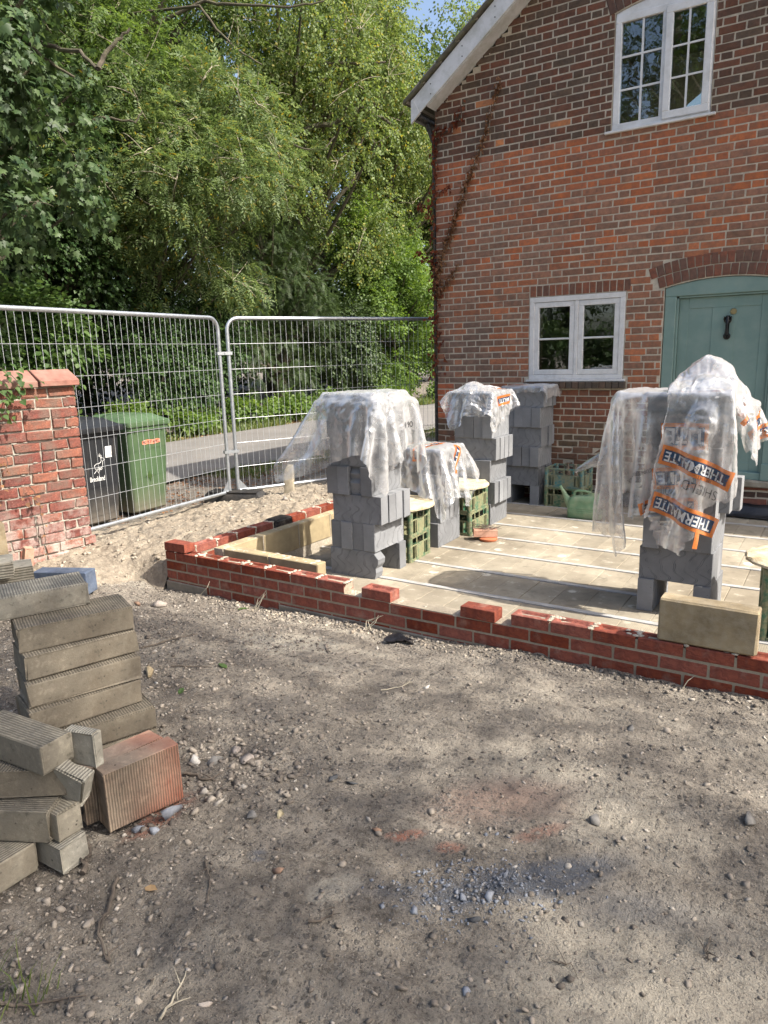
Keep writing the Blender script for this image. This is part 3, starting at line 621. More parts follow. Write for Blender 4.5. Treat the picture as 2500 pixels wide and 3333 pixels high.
def brick_tint(x, z):
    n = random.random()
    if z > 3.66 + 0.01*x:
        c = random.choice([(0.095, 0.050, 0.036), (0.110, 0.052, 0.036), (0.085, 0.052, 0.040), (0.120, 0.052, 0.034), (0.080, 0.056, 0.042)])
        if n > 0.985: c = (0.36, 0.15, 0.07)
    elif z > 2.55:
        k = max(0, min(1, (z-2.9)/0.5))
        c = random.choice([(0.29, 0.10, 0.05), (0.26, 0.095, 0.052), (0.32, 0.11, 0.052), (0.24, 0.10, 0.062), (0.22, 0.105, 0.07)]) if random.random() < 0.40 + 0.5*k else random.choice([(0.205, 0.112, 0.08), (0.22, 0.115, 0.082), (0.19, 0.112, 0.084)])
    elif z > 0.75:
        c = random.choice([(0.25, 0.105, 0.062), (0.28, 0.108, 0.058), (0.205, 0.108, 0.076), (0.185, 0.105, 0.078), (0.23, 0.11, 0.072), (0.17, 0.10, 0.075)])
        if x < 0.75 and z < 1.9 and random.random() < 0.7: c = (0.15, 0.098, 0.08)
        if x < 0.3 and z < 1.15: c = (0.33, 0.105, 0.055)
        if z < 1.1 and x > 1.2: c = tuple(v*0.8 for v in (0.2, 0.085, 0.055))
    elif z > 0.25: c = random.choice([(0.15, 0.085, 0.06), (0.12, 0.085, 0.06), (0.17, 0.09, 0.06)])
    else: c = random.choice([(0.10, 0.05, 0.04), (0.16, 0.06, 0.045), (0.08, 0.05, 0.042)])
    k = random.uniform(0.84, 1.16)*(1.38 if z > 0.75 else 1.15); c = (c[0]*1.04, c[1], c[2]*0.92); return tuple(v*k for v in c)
CP = 0.0713
courses = []
z = -0.16; ci = 0; items = []                 # (x0, x1, z0, z1)
while z < 7.4:
    z0, z1 = z + 0.006, z + CP - 0.006
    seq = [0.222, 0.109] if True else None
    xx = HX0 + (0.0 if ci % 2 == 0 else -0.111); k = 0
    row = []
    if ci % 2: row.append((HX0, HX0 + 0.100)); row.append((HX0 + 0.109, HX0 + 0.161)); xx = HX0 + 0.170; k = 0
    while xx < min(HX1, 8.0):
        L = (0.222, 0.102)[k % 2] + random.uniform(-0.006, 0.006); row.append((xx, xx+L)); xx += L + 0.0118; k += 1
    fb = forb(z0, z1)
    for a, b in row:
        segs = [(a, b)]
        for c, d in fb:
            ns = []
            for s0, s1 in segs:
                if d <= s0 or c >= s1: ns.append((s0, s1))
                else:
                    if c - s0 > 0.025: ns.append((s0, c-0.006))
                    if s1 - d > 0.025: ns.append((d+0.006, s1))
            segs = ns
        for s0, s1 in segs:
            rl = min(roofline(s0), roofline(s1))
            if (z0+z1)/2 > rl + 0.06: continue
            items.append((s0, s1, z0 + random.uniform(-0.002, 0.002), z1 + random.uniform(-0.002, 0.002)))
    z += CP; ci += 1
def brick_verts(w, h, proud=0.0, j=0.0025):
    """front half of a wall brick centred at origin, face towards -y"""
    d = 0.055; b = 0.0045; y0 = -proud
    rj = lambda: random.uniform(-j, j)
    ring = [(-w/2, -h/2), (w/2, -h/2), (w/2, h/2), (-w/2, h/2)]
    V = [(x_, d, z_) for x_, z_ in ring]
    mid = [(x_+rj(), y0+b, z_+rj()) for x_, z_ in ring]
    sx = [1, -1, -1, 1]; sz = [1, 1, -1, -1]
    fr = [(x_+sx[i]*b*random.uniform(0.8, 1.9)+rj()*0.3, y0+rj()*0.5, z_+sz[i]*b*random.uniform(0.8, 1.6)) for i, (x_, z_) in enumerate(ring)]
    V += mid + fr
    Fq = [(8, 9, 10, 11)]
    for i in range(4):
        k = (i+1) % 4; Fq += [(i, k, 4+k, 4+i), (4+i, 4+k, 8+k, 8+i)]
    return V, Fq
# the 300 bricks that show largest are objects, the rest one mass
cpos = np.array(CAM)
def shows(it):
    a, b, c, d = it; ctr = np.array([(a+b)/2, WY, (c+d)/2]); dv = ctr - cpos; dist = np.linalg.norm(dv)
    vis = 1.0 if (-0.1 < ctr[0] < 3.5 and 0.75 < ctr[2] < 4.6) else 0.0
    if ctr[2] < 1.1 and (ctr[0] < 1.5 or ctr[0] > 2.25): vis = 0
    return vis*(b-a)*(d-c)*abs(dv[1])/dist**3
items.sort(key=shows, reverse=True)
proto = {}
for k in range(14):
    for nm, w in (('s', 0.222), ('h', 0.102)):
        v_, f_ = brick_verts(w, CP-0.0112, random.uniform(0.0, 0.0025)); m_ = bpy.data.meshes.new('brick'); m_.from_pydata(v_, [], f_); m_.update(); m_.materials.append(BRICK_OBJ); proto[nm, k] = m_
for a, b, c, d in items[:300]:
    w = b-a; nm, w0 = ('s', 0.222) if w > 0.16 else ('h', 0.102)
    o = link('brick', proto[nm, random.randrange(14)]); o.location = ((a+b)/2, WY, (c+d)/2); o.scale = (w/w0, 1, (d-c)/(CP-0.0112))
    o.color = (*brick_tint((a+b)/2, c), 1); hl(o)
V = []; Fq = []; tint = []
def mass(v_, f_, ctr, col, M=None):
    b = len(V)
    for q in v_: V.append(tuple(M @ Vector(q)) if M else (q[0]+ctr[0], q[1]+ctr[1], q[2]+ctr[2]))
    Fq.extend([tuple(i+b for i in f) for f in f_]); tint.extend([(*col, 1)]*len(v_))
for a, b, c, d in items[300:]:
    zc = (c+d)/2; pr = random.uniform(0, 0.003)
    if zc < 0.5: pr += random.uniform(-0.008, 0.01)
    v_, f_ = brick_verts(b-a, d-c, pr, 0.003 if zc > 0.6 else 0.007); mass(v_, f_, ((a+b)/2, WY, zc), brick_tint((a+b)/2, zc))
me = bpy.data.meshes.new('brick'); me.from_pydata(V, [], Fq); me.update()
ca = me.color_attributes.new('tint', 'FLOAT_COLOR', 'POINT'); ca.data.foreach_set('color', np.array(tint, dtype=np.float32).ravel())
hl(tag(link('brickwork', me, None, BRICK_ATT), kind='stuff'))
# arches, lintel and sill bricks: each its own piece
def wall_brick(x_, z_, w, h, rot, col, dy=0.0):
    v_, f_ = brick_verts(w, h, 0.002); m_ = bpy.data.meshes.new('brick'); m_.from_pydata(v_, [], f_); m_.update(); m_.materials.append(BRICK_OBJ)
    o = link('brick', m_); o.location = (x_, WY+dy, z_); o.rotation_euler = (0, rot, 0); o.color = (*col, 1); hl(o)
for key, pitch in (('door', 0.0735), ('up', 0.0735)):
    cx, zs, hw, rise, ring, k = ARCH[key]; _, cz, rad = arc(key)
    for r_ in range(k):
        r0 = rad + r_*ring + 0.006; rm = r0 + ring/2; half = math.asin(min(1, (hw+0.05+0.05*r_)/rad)); n = int(round(2*half*rm/pitch))
        for i in range(n):
            an = -half + (i+0.5)*2*half/n
            col = random.choice([(0.19, 0.085, 0.058), (0.22, 0.085, 0.055), (0.17, 0.08, 0.058), (0.15, 0.085, 0.065)])
            if key == 'up': col = tuple(v*0.8 for v in col)
            wall_brick(cx + math.sin(an)*rm, cz + math.cos(an)*rm, 2*half*rm/n-0.009, ring-0.010, an, col, -0.004)
x_ = 1.15
while x_ < 2.19:
    w = random.uniform(0.062, 0.072); wall_brick(x_+w/2, 2.198, w-0.003, 0.112, random.uniform(-0.02, 0.02), random.choice([(0.22, 0.085, 0.05), (0.17, 0.085, 0.06), (0.26, 0.1, 0.06)])); x_ += w + 0.006
x_ = 1.105
while x_ < 2.22:
    w = random.uniform(0.064, 0.073); wall_brick(x_+w/2, 1.172, w-0.002, 0.07, 0, random.choice([(0.10, 0.075, 0.055), (0.13, 0.085, 0.06), (0.09, 0.07, 0.055)]), -0.055); x_ += w + 0.003
# mortar core with the openings left out
def wall_boxes(mb, y0, y1):
    xs = sorted(set([HX0+0.003, 8.09] + [v for o_ in OP.values() for v in o_[:2]] + list(np.linspace(2.585, 3.70, 41)) + list(np.linspace(1.985, 2.905, 33)) + list(np.linspace(HX0+0.003, 8.09, 120))))
    for a, b in zip(xs[:-1], xs[1:]):
        if b-a < 1e-5: continue
        m = (a+b)/2; holes = []
        for k, (c, d, e, f) in OP.items():
            if c < m < d: holes.append((e, max(f, min(arch_z(k, a), arch_z(k, b))) if k in ARCH else f))
        holes.sort(); z_ = -0.3
        for e, f in holes: mb.box(a, b, y0, y1, z_, e); z_ = f
        mb.box(a, b, y0, y1, z_, min(roofline(a), roofline(b)))
mb = MB(); wall_boxes(mb, WY+0.0035, WY+0.24); hl(mb.obj('wall', MORTAR_OLD))
mb = MB(); mb.box(HX0+0.004, HX0+0.24, WY+0.245, 10.4, -0.3, 4.25); mb.box(7.86, 8.09, WY+0.245, 10.4, -0.3, 4.25); mb.box(HX0, 8.09, 10.4, 10.6, -0.3, 4.3)
mb.box(0.25, 7.8, 7.2, 7.3, -0.2, 4.2); mb.box(0.22, 7.84, WY+0.25, 7.2, 2.55, 2.7); mb.box(1.7, 6.4, WY+0.25, 7.2, 5.2, 5.3)
hl(mb.obj('side_wall', m_mortar('side_wall_finish', (0.2, 0.1, 0.07), (0.27, 0.13, 0.09), 8)))
mb = MB(); mb.box(0.22, 7.84, WY+0.26, 7.15, 0.05, 0.13); hl(mb.obj('room_floor', DARKIN))
# roof
roof = empty('roof', (0, 0, 0)); hl(roof)
def slope_prism(mb, pts_lo, x0, x1, y0, y1, th, off=0.0):
    za, zb = 4.274 + RS*(x0+0.012)+off, 4.274 + RS*(x1+0.012)+off
    mb.prism([(x0, za), (x1, zb), (x1, zb+th), (x0, za+th)], y0, y1)
x_ = -0.31; row = 0
while x_ < 4.0:
    x2 = min(x_ + 0.215, 4.08); mb = MB(); za = 4.274 + RS*(x_+0.012) + 0.265; zb = 4.274 + RS*(x2+0.012) + 0.252
    mb.prism([(x_, za), (x2+0.03, zb+0.02), (x2+0.03, zb+0.055), (x_, za+0.045)], 4.145, 10.7)
    o = mb.obj('tile_course', TILE, roof, bevel=0.006); x_ = x2
mb = MB(); mb.prism([(-0.285, 4.335), (4.03, 4.335+RS*4.315), (4.03, 4.385+RS*4.315), (-0.285, 4.40)], 4.175, 10.65)
mb.prism([(8.35, 4.335), (4.03, 4.335+RS*4.315), (4.03, 4.43+RS*4.315), (8.35, 4.43)], 4.17, 10.66); mb.obj('verge', MORTAR_PIER, roof)
barge = empty('bargeboard'); hl(barge)
def zl(x): return 4.274 + RS*(x+0.012)
mb = MB(); mb.prism([(-0.115, zl(-0.115)+0.012), (4.03, zl(4.03)), (4.03, zl(4.03)+0.247), (-0.205, zl(-0.205)+0.235)], 4.185, 4.205); mb.obj('board', BARGE, barge, bevel=0.003)
mb = MB(); mb.prism([(-0.229, 4.112), (-0.112, zl(-0.112)+0.004), (-0.200, zl(-0.200)+0.232), (-0.226, 4.352)], 4.179, 4.207); mb.obj('end_piece', BARGE, barge, bevel=0.002)
mb = MB(); mb.prism([(-0.03, zl(-0.03)), (4.03, zl(4.03)), (4.03, zl(4.03)+0.015), (-0.03, zl(-0.03)+0.015)], 4.206, WY+0.02); mb.obj('soffit', BARGE, barge)
mb = MB(); mb.prism([(8.1, zl(-0.04)), (4.03, zl(4.03)), (4.03, zl(4.03)+0.24), (8.2, zl(-0.04)+0.2)], 4.185, 4.205); mb.obj('board', BARGE, barge)
mb = MB()
for q in (0.03, 0.42, 0.80, 1.2, 1.6):
    for dz in (0.07, 0.17): mb.tube([(q, 4.187, zl(q)+dz), (q, 4.180, zl(q)+dz)], 0.006, 8)
mb.obj('screw', DARKP, barge)
# guttering and downpipe at the corner
dp = empty('downpipe'); hl(dp)
mb = MB(); mb.tube([(-0.10, 4.50, -0.05), (-0.10, 4.50, 3.95), (-0.17, 4.46, 4.16)], 0.034, 12); mb.obj('pipe', BLACKP, dp, smooth='auto')
mb = MB(); mb.tube([(-0.20, 4.22, 4.20), (-0.20, 10.5, 4.20)], 0.055, 12); mb.obj('gutter', BLACKP, dp, smooth='auto')
mb = MB(); mb.box(-0.15, -0.05, 4.46, 4.545, 1.30, 1.34); mb.box(-0.15, -0.05, 4.46, 4.545, 3.0, 3.04); mb.obj('bracket', BLACKP, dp)
# windows ------------------------------------------------------------------
def bar(mb, a, b, c, d, y0, y1): mb.box(a, b, y0, y1, c, d)
def rect_frame(mb, a, b, c, d, w, y0, y1, wb=None):
    wb = wb or w; mb.box(a, b, y0, y1, c, c+wb); mb.box(a, b, y0, y1, d-w, d); mb.box(a, a+w, y0, y1, c+wb, d-w); mb.box(b-w, b, y0, y1, c+wb, d-w)
wu = empty('window'); hl(wu); wu['label'] = 'white upper window with small square panes'
a, b, c, d = OP['up']
mb = MB(); rect_frame(mb, a+0.004, b-0.004, c+0.002, d-0.03, 0.062, WY+0.005, WY+0.07); mb.box(2.432, 2.475, WY+0.006, WY+0.068, c+0.062, d-0.09)
poly = [(a+0.004, d-0.032)] + [(x_, arch_z('up', x_)-0.004) for x_ in np.linspace(a+0.004, b-0.004, 15)] + [(b-0.004, d-0.032)]
mb.prism(poly, WY+0.012, WY+0.05); mb.obj('frame', UPVC, wu, bevel=0.004)
mb = MB(); rect_frame(mb, 2.466, 2.888, c+0.024, d-0.055, 0.068, WY-0.016, WY+0.03); mb.obj('casement', UPVC, wu, bevel=0.005)
mb = MB(); mb.box(1.925, 2.955, WY-0.035, WY+0.004, c-0.022, c+0.001); mb.obj('sill', UPVC, wu, bevel=0.003)
mb = MB()
for xx_ in (2.250,): bar(mb, xx_-0.010, xx_+0.010, c+0.064, d-0.093, WY+0.022, WY+0.030)
for zz in (4.06, 4.355): bar(mb, 2.05, 2.432, zz-0.009, zz+0.009, WY+0.0225, WY+0.0295)
bar(mb, 2.677-0.009, 2.677+0.009, c+0.092, d-0.123, WY-0.002, WY+0.006)
for zz in (4.065, 4.335): bar(mb, 2.534, 2.820, zz-0.008, zz+0.008, WY-0.0015, WY+0.0055)
mb.obj('glazing_bar', UPVC, wu)
for (p0, p1, q0, q1, yy_) in [(2.064, 2.24, 3.756, 4.051, .034), (2.26, 2.433, 3.756, 4.051, .034), (2.064, 2.24, 4.069, 4.346, .034), (2.26, 2.433, 4.069, 4.346, .034), (2.064, 2.24, 4.364, 4.657, .034), (2.26, 2.433, 4.364, 4.657, .034),
        (2.534, 2.668, 3.782, 4.057, .008), (2.686, 2.82, 3.782, 4.057, .008), (2.534, 2.668, 4.073, 4.327, .008), (2.686, 2.82, 4.073, 4.327, .008), (2.534, 2.668, 4.343, 4.627, .008), (2.686, 2.82, 4.343, 4.627, .008)]:
    mb = MB(); mb.box(p0-0.010, p1+0.010, WY+yy_, WY+yy_+0.004, q0-0.009, q1+0.009); mb.obj('pane', GLASS, wu)
wl = empty('window'); hl(wl); wl['label'] = 'white wooden ground floor window with two casements'
a, b, c, d = OP['lo']
mb = MB(); rect_frame(mb, a+0.004, b-0.004, c, d-0.004, 0.055, WY-0.004, WY+0.07, 0.05); mb.box(1.664, 1.704, WY-0.003, WY+0.068, c+0.05, d-0.06); mb.obj('frame', WOODW, wl, bevel=0.004)
for (s0, s1) in ((1.203, 1.662), (1.706, 2.146)):
    cs = MB(); rect_frame(cs, s0, s1, c+0.053, d-0.062, 0.055, WY+0.002, WY+0.045); cs.box(s0+0.055, s1-0.055, WY+0.004, WY+0.042, 1.668, 1.688); cs.obj('casement', WOODW, wl, bevel=0.004)
    for q0, q1 in ((c+0.10, 1.672), (1.684, d-0.11)):
        mb = MB(); mb.box(s0+0.05, s1-0.05, WY+0.026, WY+0.030, q0, q1); mb.obj('pane', GLASS, wl)
mb = MB(); mb.box(a-0.02, b+0.03, WY-0.035, WY+0.0, c-0.024, c-0.001); mb.obj('sill', WOODW, wl, bevel=0.004)
# door ------------------------------------------------------------------
dr = empty('door'); hl(dr); dr['label'] = 'sage green panelled door under a brick arch'
a, b, c, d = OP['door']
mb = MB(); mb.box(a+0.006, 2.70, WY+0.012, WY+0.10, c, 2.05); mb.box(3.585, b-0.006, WY+0.012, WY+0.10, c, 2.05)
poly = [(a+0.006, 2.05)] + [(x_, arch_z('door', x_)-0.004) for x_ in np.linspace(a+0.006, b-0.006, 21)] + [(b-0.006, 2.05)]
mb.prism(poly, WY+0.012, WY+0.10); mb.obj('frame', GREEN, dr, bevel=0.006)
mb = MB(); mb.box(2.701, 2.722, WY+0.030, WY+0.09, c, 2.03); mb.box(3.563, 3.584, WY+0.030, WY+0.09, c, 2.03); mb.box(2.722, 3.563, WY+0.030, WY+0.09, 2.03, 2.049); mb.obj('stop', GREEN, dr, bevel=0.003)
lf = MB(); y0 = WY+0.06
for (p0, p1, q0, q1) in [(2.724, 2.815, c+0.01, 2.028), (3.47, 3.561, c+0.01, 2.028), (3.035, 3.245, c+0.01, 1.925), (2.8155, 3.4695, 1.925, 2.028), (2.8155, 3.0345, c+0.01, 0.40), (3.2455, 3.4695, c+0.01, 0.40), (2.8155, 3.0345, 0.98, 1.09), (3.2455, 3.4695, 0.98, 1.09)]: lf.box(p0, p1, y0, y0+0.03, q0, q1)
lf.obj('leaf', GREEN, dr, bevel=0.0025)
for (p0, p1, q0, q1) in [(2.815, 3.035, 1.09, 1.925), (3.245, 3.47, 1.09, 1.925), (2.815, 3.035, 0.40, 0.98), (3.245, 3.47, 0.40, 0.98)]:
    mb = MB(); mb.box(p0, p1, y0+0.006, y0+0.022, q0, q1); mb.obj('panel', GREEN, dr)
mb = MB(); mb.lathe([(0.0, 0), (0.026, 0), (0.03, 0.004), (0.026, 0.010), (0.008, 0.011)], 20, T(3.226, y0-0.001, 1.878, rx=PI/2)); mb.obj('lock', BRASS, dr, smooth='auto')
kn = MB()
kn.lathe([(0.0, 0), (0.034, 0), (0.036, 0.006), (0.02, 0.012), (0.01, 0.014)], 14, T(3.182, y0, 1.80, rx=PI/2)); kn.lathe([(0.0, 0), (0.03, 0), (0.034, 0.006), (0.016, 0.012)], 14, T(3.182, y0, 1.645, rx=PI/2))
kn.tube([(3.182, y0-0.012, 1.835), (3.182, y0-0.036, 1.80), (3.182, y0-0.046, 1.75), (3.182, y0-0.040, 1.70), (3.182, y0-0.034, 1.66), (3.182, y0-0.015, 1.635)], [0.012, 0.018, 0.011, 0.012, 0.020, 0.012], 10)
for sgn in (-1, 1): kn.tube([(3.182+sgn*0.006, y0-0.01, 1.815), (3.182+sgn*0.03, y0-0.02, 1.825), (3.182+sgn*0.033, y0-0.018, 1.80)], [0.008, 0.010, 0.006], 7)
kn.box(3.165, 3.199, y0-0.010, y0, 1.615, 1.84); kn.obj('knocker', IRON, dr, smooth='auto')
vt = MB()
vt.box(3.30, 3.42, y0+0.000, y0+0.005, 0.55, 0.70)
for i in range(6): vt.box(3.31, 3.41, y0-0.004, y0+0.001, 0.565+i*0.021, 0.572+i*0.021)
vt.obj('vent', GREEN, dr)
mb = MB(); mb.box(2.60, 3.69, WY+0.005, WY+0.06, c, c+0.07); mb.obj('weather_bar', GREEN, dr, bevel=0.004)
mb = MB(); mb.box(2.52, 3.78, WY-0.055, WY+0.2, 0.168, 0.232); hl(mb.obj('threshold', STONE, None, bevel=0.01))
mb = MB(); mb.box(3.585, 3.72, WY-0.015, WY+0.012, 0.235, 0.40); mb.obj('plinth_block', GREEN, dr, bevel=0.004)
# ------------------------------------------------------------------ new brick walls of the extension
def frog_brick(j=0.0016, frog=True):
    L, W, H = 0.215, 0.1025, 0.065
    mb = MB(); rj = lambda: random.uniform(-j, j)
    b = 0.003
    def ring(dx, dy, z): return [(-L/2+dx+rj(), -W/2+dy+rj(), z+rj()), (L/2-dx+rj(), -W/2+dy+rj(), z+rj()), (L/2-dx+rj(), W/2-dy+rj(), z+rj()), (-L/2+dx+rj(), W/2-dy+rj(), z+rj())]
    rings = [ring(b, b, 0), ring(0, 0, b), ring(0, 0, H-b), ring(b, b, H)]
    if frog: rings += [ring(0.024, 0.021, H-0.0005), ring(0.040, 0.032, H-0.013)]
    vs = [p for r_ in rings for p in r_]; fs = [(3, 2, 1, 0)]
    for k in range(len(rings)-1):
        for i in range(4): q = (i+1) % 4; fs.append((k*4+i, k*4+q, k*4+4+q, k*4+4+i))
    n = len(rings)-1; fs.append((n*4, n*4+1, n*4+2, n*4+3))
    me = bpy.data.meshes.new('brick'); me.from_pydata(vs, [], fs); me.update(); me.materials.append(BRICK_NEW); return me
FROG = [frog_brick() for _ in range(9)]; PLAIN = [frog_brick(frog=False) for _ in range(4)]
ew = empty('brick_wall', (0, 0, -0.15)); tag(ew, 'low new red brick wall with frogged bricks running across the plot', 'wall')
def lay(x0, x1, z0, par, y0=0.0, axis='x', me=None):
    o = link('brick', me or random.choice(FROG), par)
    L = x1-x0; s = L/0.215
    if axis == 'x': o.location = ((x0+x1)/2, y0+0.05125, z0+0.15)
    else: o.location = (y0+0.05125, (x0+x1)/2, z0+0.15); o.rotation_euler = (0, 0, PI/2)
    o.scale = (s*0.985, 1, 0.965)
    if random.random() < 0.5: o.rotation_euler.z += PI if s > 0.9 else 0
    o.rotation_euler.x = random.uniform(-0.008, 0.008); o.rotation_euler.y = random.uniform(-0.004, 0.004); return o
XE = 4.75
def course(z0, xa, xb, phase):
    r = []
    if phase == 0:
        if xa <= 0: r.append((0.0, 0.1025))
        k = 0
        while 0.1125+0.225*k < xb - 0.01: r.append((0.1125+0.225*k, 0.3275+0.225*k)); k += 1
    else:
        k = 0
        while 0.225*k < xb - 0.01: r.append((0.225*k, 0.215+0.225*k)); k += 1
    return [(a, b) for a, b in r if a >= xa-0.001 and b <= xb+0.12]
tops = []
for z0, phase, xa, xb in ((-0.145, 1, 0, XE), (-0.070, 0, 0, XE), (0.005, 1, 0, XE), (0.080, 0, 0, 1.68), (0.080, 0, 2.80, XE)):
    for a, b in course(z0, xa, xb, phase):
        lay(a, b, z0, ew)
        if z0 > 0.07 or (z0 > 0 and 1.66 < a < 2.8): tops.append((b+0.005, z0+0.065))
mb = MB(); mb.box(0.004, XE+0.05, 0.0028, 0.0995, -0.36, 0.004); mb.box(0.004, XE+0.05, 0.0028, 0.0995, 0.004, 0.0735); mb.box(0.004, 1.676, 0.0028, 0.0995, 0.0735, 0.130); mb.box(2.816, XE+0.05, 0.0028, 0.0995, 0.0735, 0.130)
o = mb.obj('mortar', MORTAR_NEW, ew); o.location = (0, 0, 0.15)
mb = MB()
xs_ = np.arange(-0.02, 0.36, 0.03); 
mb.box(-0.012, 0.42, -0.012, 0.05, -0.33, -0.088); mb.box(1.12, XE, -0.010, 0.05, -0.33, -0.092)
o = mb.obj('footing', RENDER_, ew, bevel=0.006); o.location = (0, 0, 0.15)
def blob_mesh(mb, c, sx, sy, sz):
    M = T(*c, rz=random.uniform(0, 3)); b = len(mb.v)
    vs = [(v[0]*sx*random.uniform(0.75, 1.25), v[1]*sy*random.uniform(0.75, 1.25), v[2]*sz*random.uniform(0.7, 1.2)) for v in ICO_V]; mb.add(vs, [tuple(f) for f in ICO_F], T(*c))
mb = MB()
for x_, z_ in tops:
    for k in range(5): blob_mesh(mb, (x_+random.uniform(-0.012, 0.012), 0.012+0.019*k+random.uniform(-0.006, 0.006), z_-0.001), random.uniform(0.010, 0.020), random.uniform(0.011, 0.018), random.uniform(0.004, 0.009))
    if random.random() < 0.4:
        for k in range(5): blob_mesh(mb, (x_+random.uniform(-0.06, 0.06), random.uniform(0.02, 0.09), z_-0.004), random.uniform(0.006, 0.02), 0.012, 0.006)
for k in range(26): blob_mesh(mb, (random.uniform(1.685, 1.80), random.uniform(0.015, 0.09), 0.071), random.uniform(0.008, 0.02), random.uniform(0.008, 0.016), random.uniform(0.003, 0.007))
for k in range(10): blob_mesh(mb, (random.uniform(2.73, 2.80), random.uniform(0.015, 0.09), 0.069), random.uniform(0.006, 0.012), random.uniform(0.008, 0.012), 0.005)
for k in range(8): blob_mesh(mb, (random.uniform(2.04, 2.10), random.uniform(0.015, 0.09), 0.071), random.uniform(0.008, 0.018), random.uniform(0.008, 0.016), 0.006)
o = mb.obj('mortar_smears', MORTAR_BLOB, ew); o.location = (0, 0, 0.15); tag(o, kind='stuff')
# return wall
rw = empty('brick_wall', (0, 0.11, -0.15)); tag(rw, 'low new red brick return wall running back along the pale earth bank', 'wall')
mbm = MB(); mb = MB()
for ci_, z0 in enumerate((-0.145, -0.070, 0.005, 0.080)):
    y_ = 0.2125 if ci_ % 2 else 0.105
    if ci_ % 2: pass
    ys = [0.2125 + 0.225*k - (0.1125 if ci_ % 2 == 0 else 0) for k in range(19)]
    for q in ys:
        if z0 > 0.07 and 1.10 < q < 1.20: continue
        if q < 0.104 or q + 0.215 > 4.39: continue
        o = lay(q, q+0.215, z0, rw, 0.0, 'y'); o.location.y -= 0.11
    if z0 > 0.07:
        o = lay(0.106, 0.2025, z0, rw, 0.0, 'y'); o.location.y -= 0.11
        for q in ys:
            for k in range(6): blob_mesh(mb, (0.010+0.017*k, q-0.005+random.uniform(-0.014, 0.014), 0.144), random.uniform(0.010, 0.018), random.uniform(0.010, 0.022), random.uniform(0.004, 0.009))
            for k in range(3): blob_mesh(mb, (0.1035, q-0.005+random.uniform(-0.006, 0.006), 0.135-0.02*k), 0.004, 0.008, 0.014)
mbm.box(0.0028, 0.0995, 0.104, 4.39, -0.36, 0.128); o = mbm.obj('mortar', MORTAR_NEW, rw); o.location = (0, -0.11, 0.15)
o = mb.obj('mortar_smears', MORTAR_BLOB, rw); o.location = (0, -0.11, 0.15); tag(o, kind='stuff')
def loose(x, y, z, rz, label, me=None, rx=0.0):
    o = link('loose_brick', me or random.choice(FROG)); o.location = (x, y, z); o.rotation_euler = (rx, 0, rz)
    return tag(o, label, 'brick')
loose(0.106, 0.050, 0.1475, 0.01, 'loose red brick on the outer corner of the low new wall', random.choice(PLAIN))
loose(1.922, 0.050, 0.0735, -0.03, 'loose frogged red brick in the gap of the top course', FROG[0])
loose(2.612, 0.046, 0.0735, -0.02, 'loose solid red brick with chipped end on the lower course', PLAIN[0])
# black plastic vent set in the return wall
mb = MB(); mb.box(-0.004, 0.118, 1.115, 1.335, 0.060, 0.152); mb.box(0.100, 0.140, 1.13, 1.32, 0.03, 0.146); mb.box(0.004, 0.112, 1.125, 1.325, 0.152, 0.158)
for k in range(5): mb.box(0.012+0.02*k, 0.022+0.02*k, 1.13, 1.32, 0.158, 0.162)
tag(mb.obj('wall_vent', BLACKP, bevel=0.004), 'black plastic cavity vent let into the return wall', 'vent')
# inner leaf
def block_mesh(L, W, H, j=0.002, bev=0.006):
    mb = MB(); mb.box(-L/2, L/2, -W/2, W/2, 0, H); me = mb.mesh('block', bevel=bev)
    for v in me.vertices: v.co += Vector((random.uniform(-j, j), random.uniform(-j, j), random.uniform(-j, j)))
    me.update(); return me
IB = [block_mesh(0.44, 0.10, 0.215) for _ in range(3)]
for m_ in IB: m_.materials.append(INNER)
il = empty('block_wall', (0.262, 0.25, -0.13)); tag(il, 'single course of yellow concrete blocks forming the inner corner wall', 'wall')
IZ = -0.071
def ib(x, y, rz, s=1.0):
    o = link('block', random.choice(IB), il); o.location = (x-0.262, y-0.25, IZ+0.13); o.rotation_euler = (0, 0, rz); o.scale = (s, 1, 1)
ib(0.312, 0.47, PI/2); 
for k in range(8): ib(0.312, 0.47+0.45*(k+1), PI/2)
ib(0.592, 0.30, 0, 1.0); ib(1.047, 0.30, 0, 1.0)
mb = MB()
for k in range(9): mb.box(0.266, 0.358, 0.245+0.45*k, 0.255+0.45*k, IZ, IZ+0.212)
mb.box(0.364, 0.372, 0.254, 0.346, IZ, IZ+0.212); mb.box(0.815, 0.825, 0.254, 0.346, IZ, IZ+0.212); mb.box(0.268, 0.356, 0.25, 4.2, -0.3, IZ); mb.box(0.268, XE, 0.26, 0.35, -0.3, -0.132)
for k in range(70):
    q = random.uniform(0.25, 3.5); blob_mesh(mb, (random.uniform(0.27, 0.355), q, IZ+0.213), random.uniform(0.005, 0.02), random.uniform(0.008, 0.03), 0.004)
for k in range(40): blob_mesh(mb, (random.uniform(0.3, 1.25), random.uniform(0.26, 0.35), IZ+0.213), random.uniform(0.008, 0.03), random.uniform(0.005, 0.02), 0.004)
o = mb.obj('mortar', MORTAR_BLOB, il); o.location = (-0.262, -0.25, 0.13)
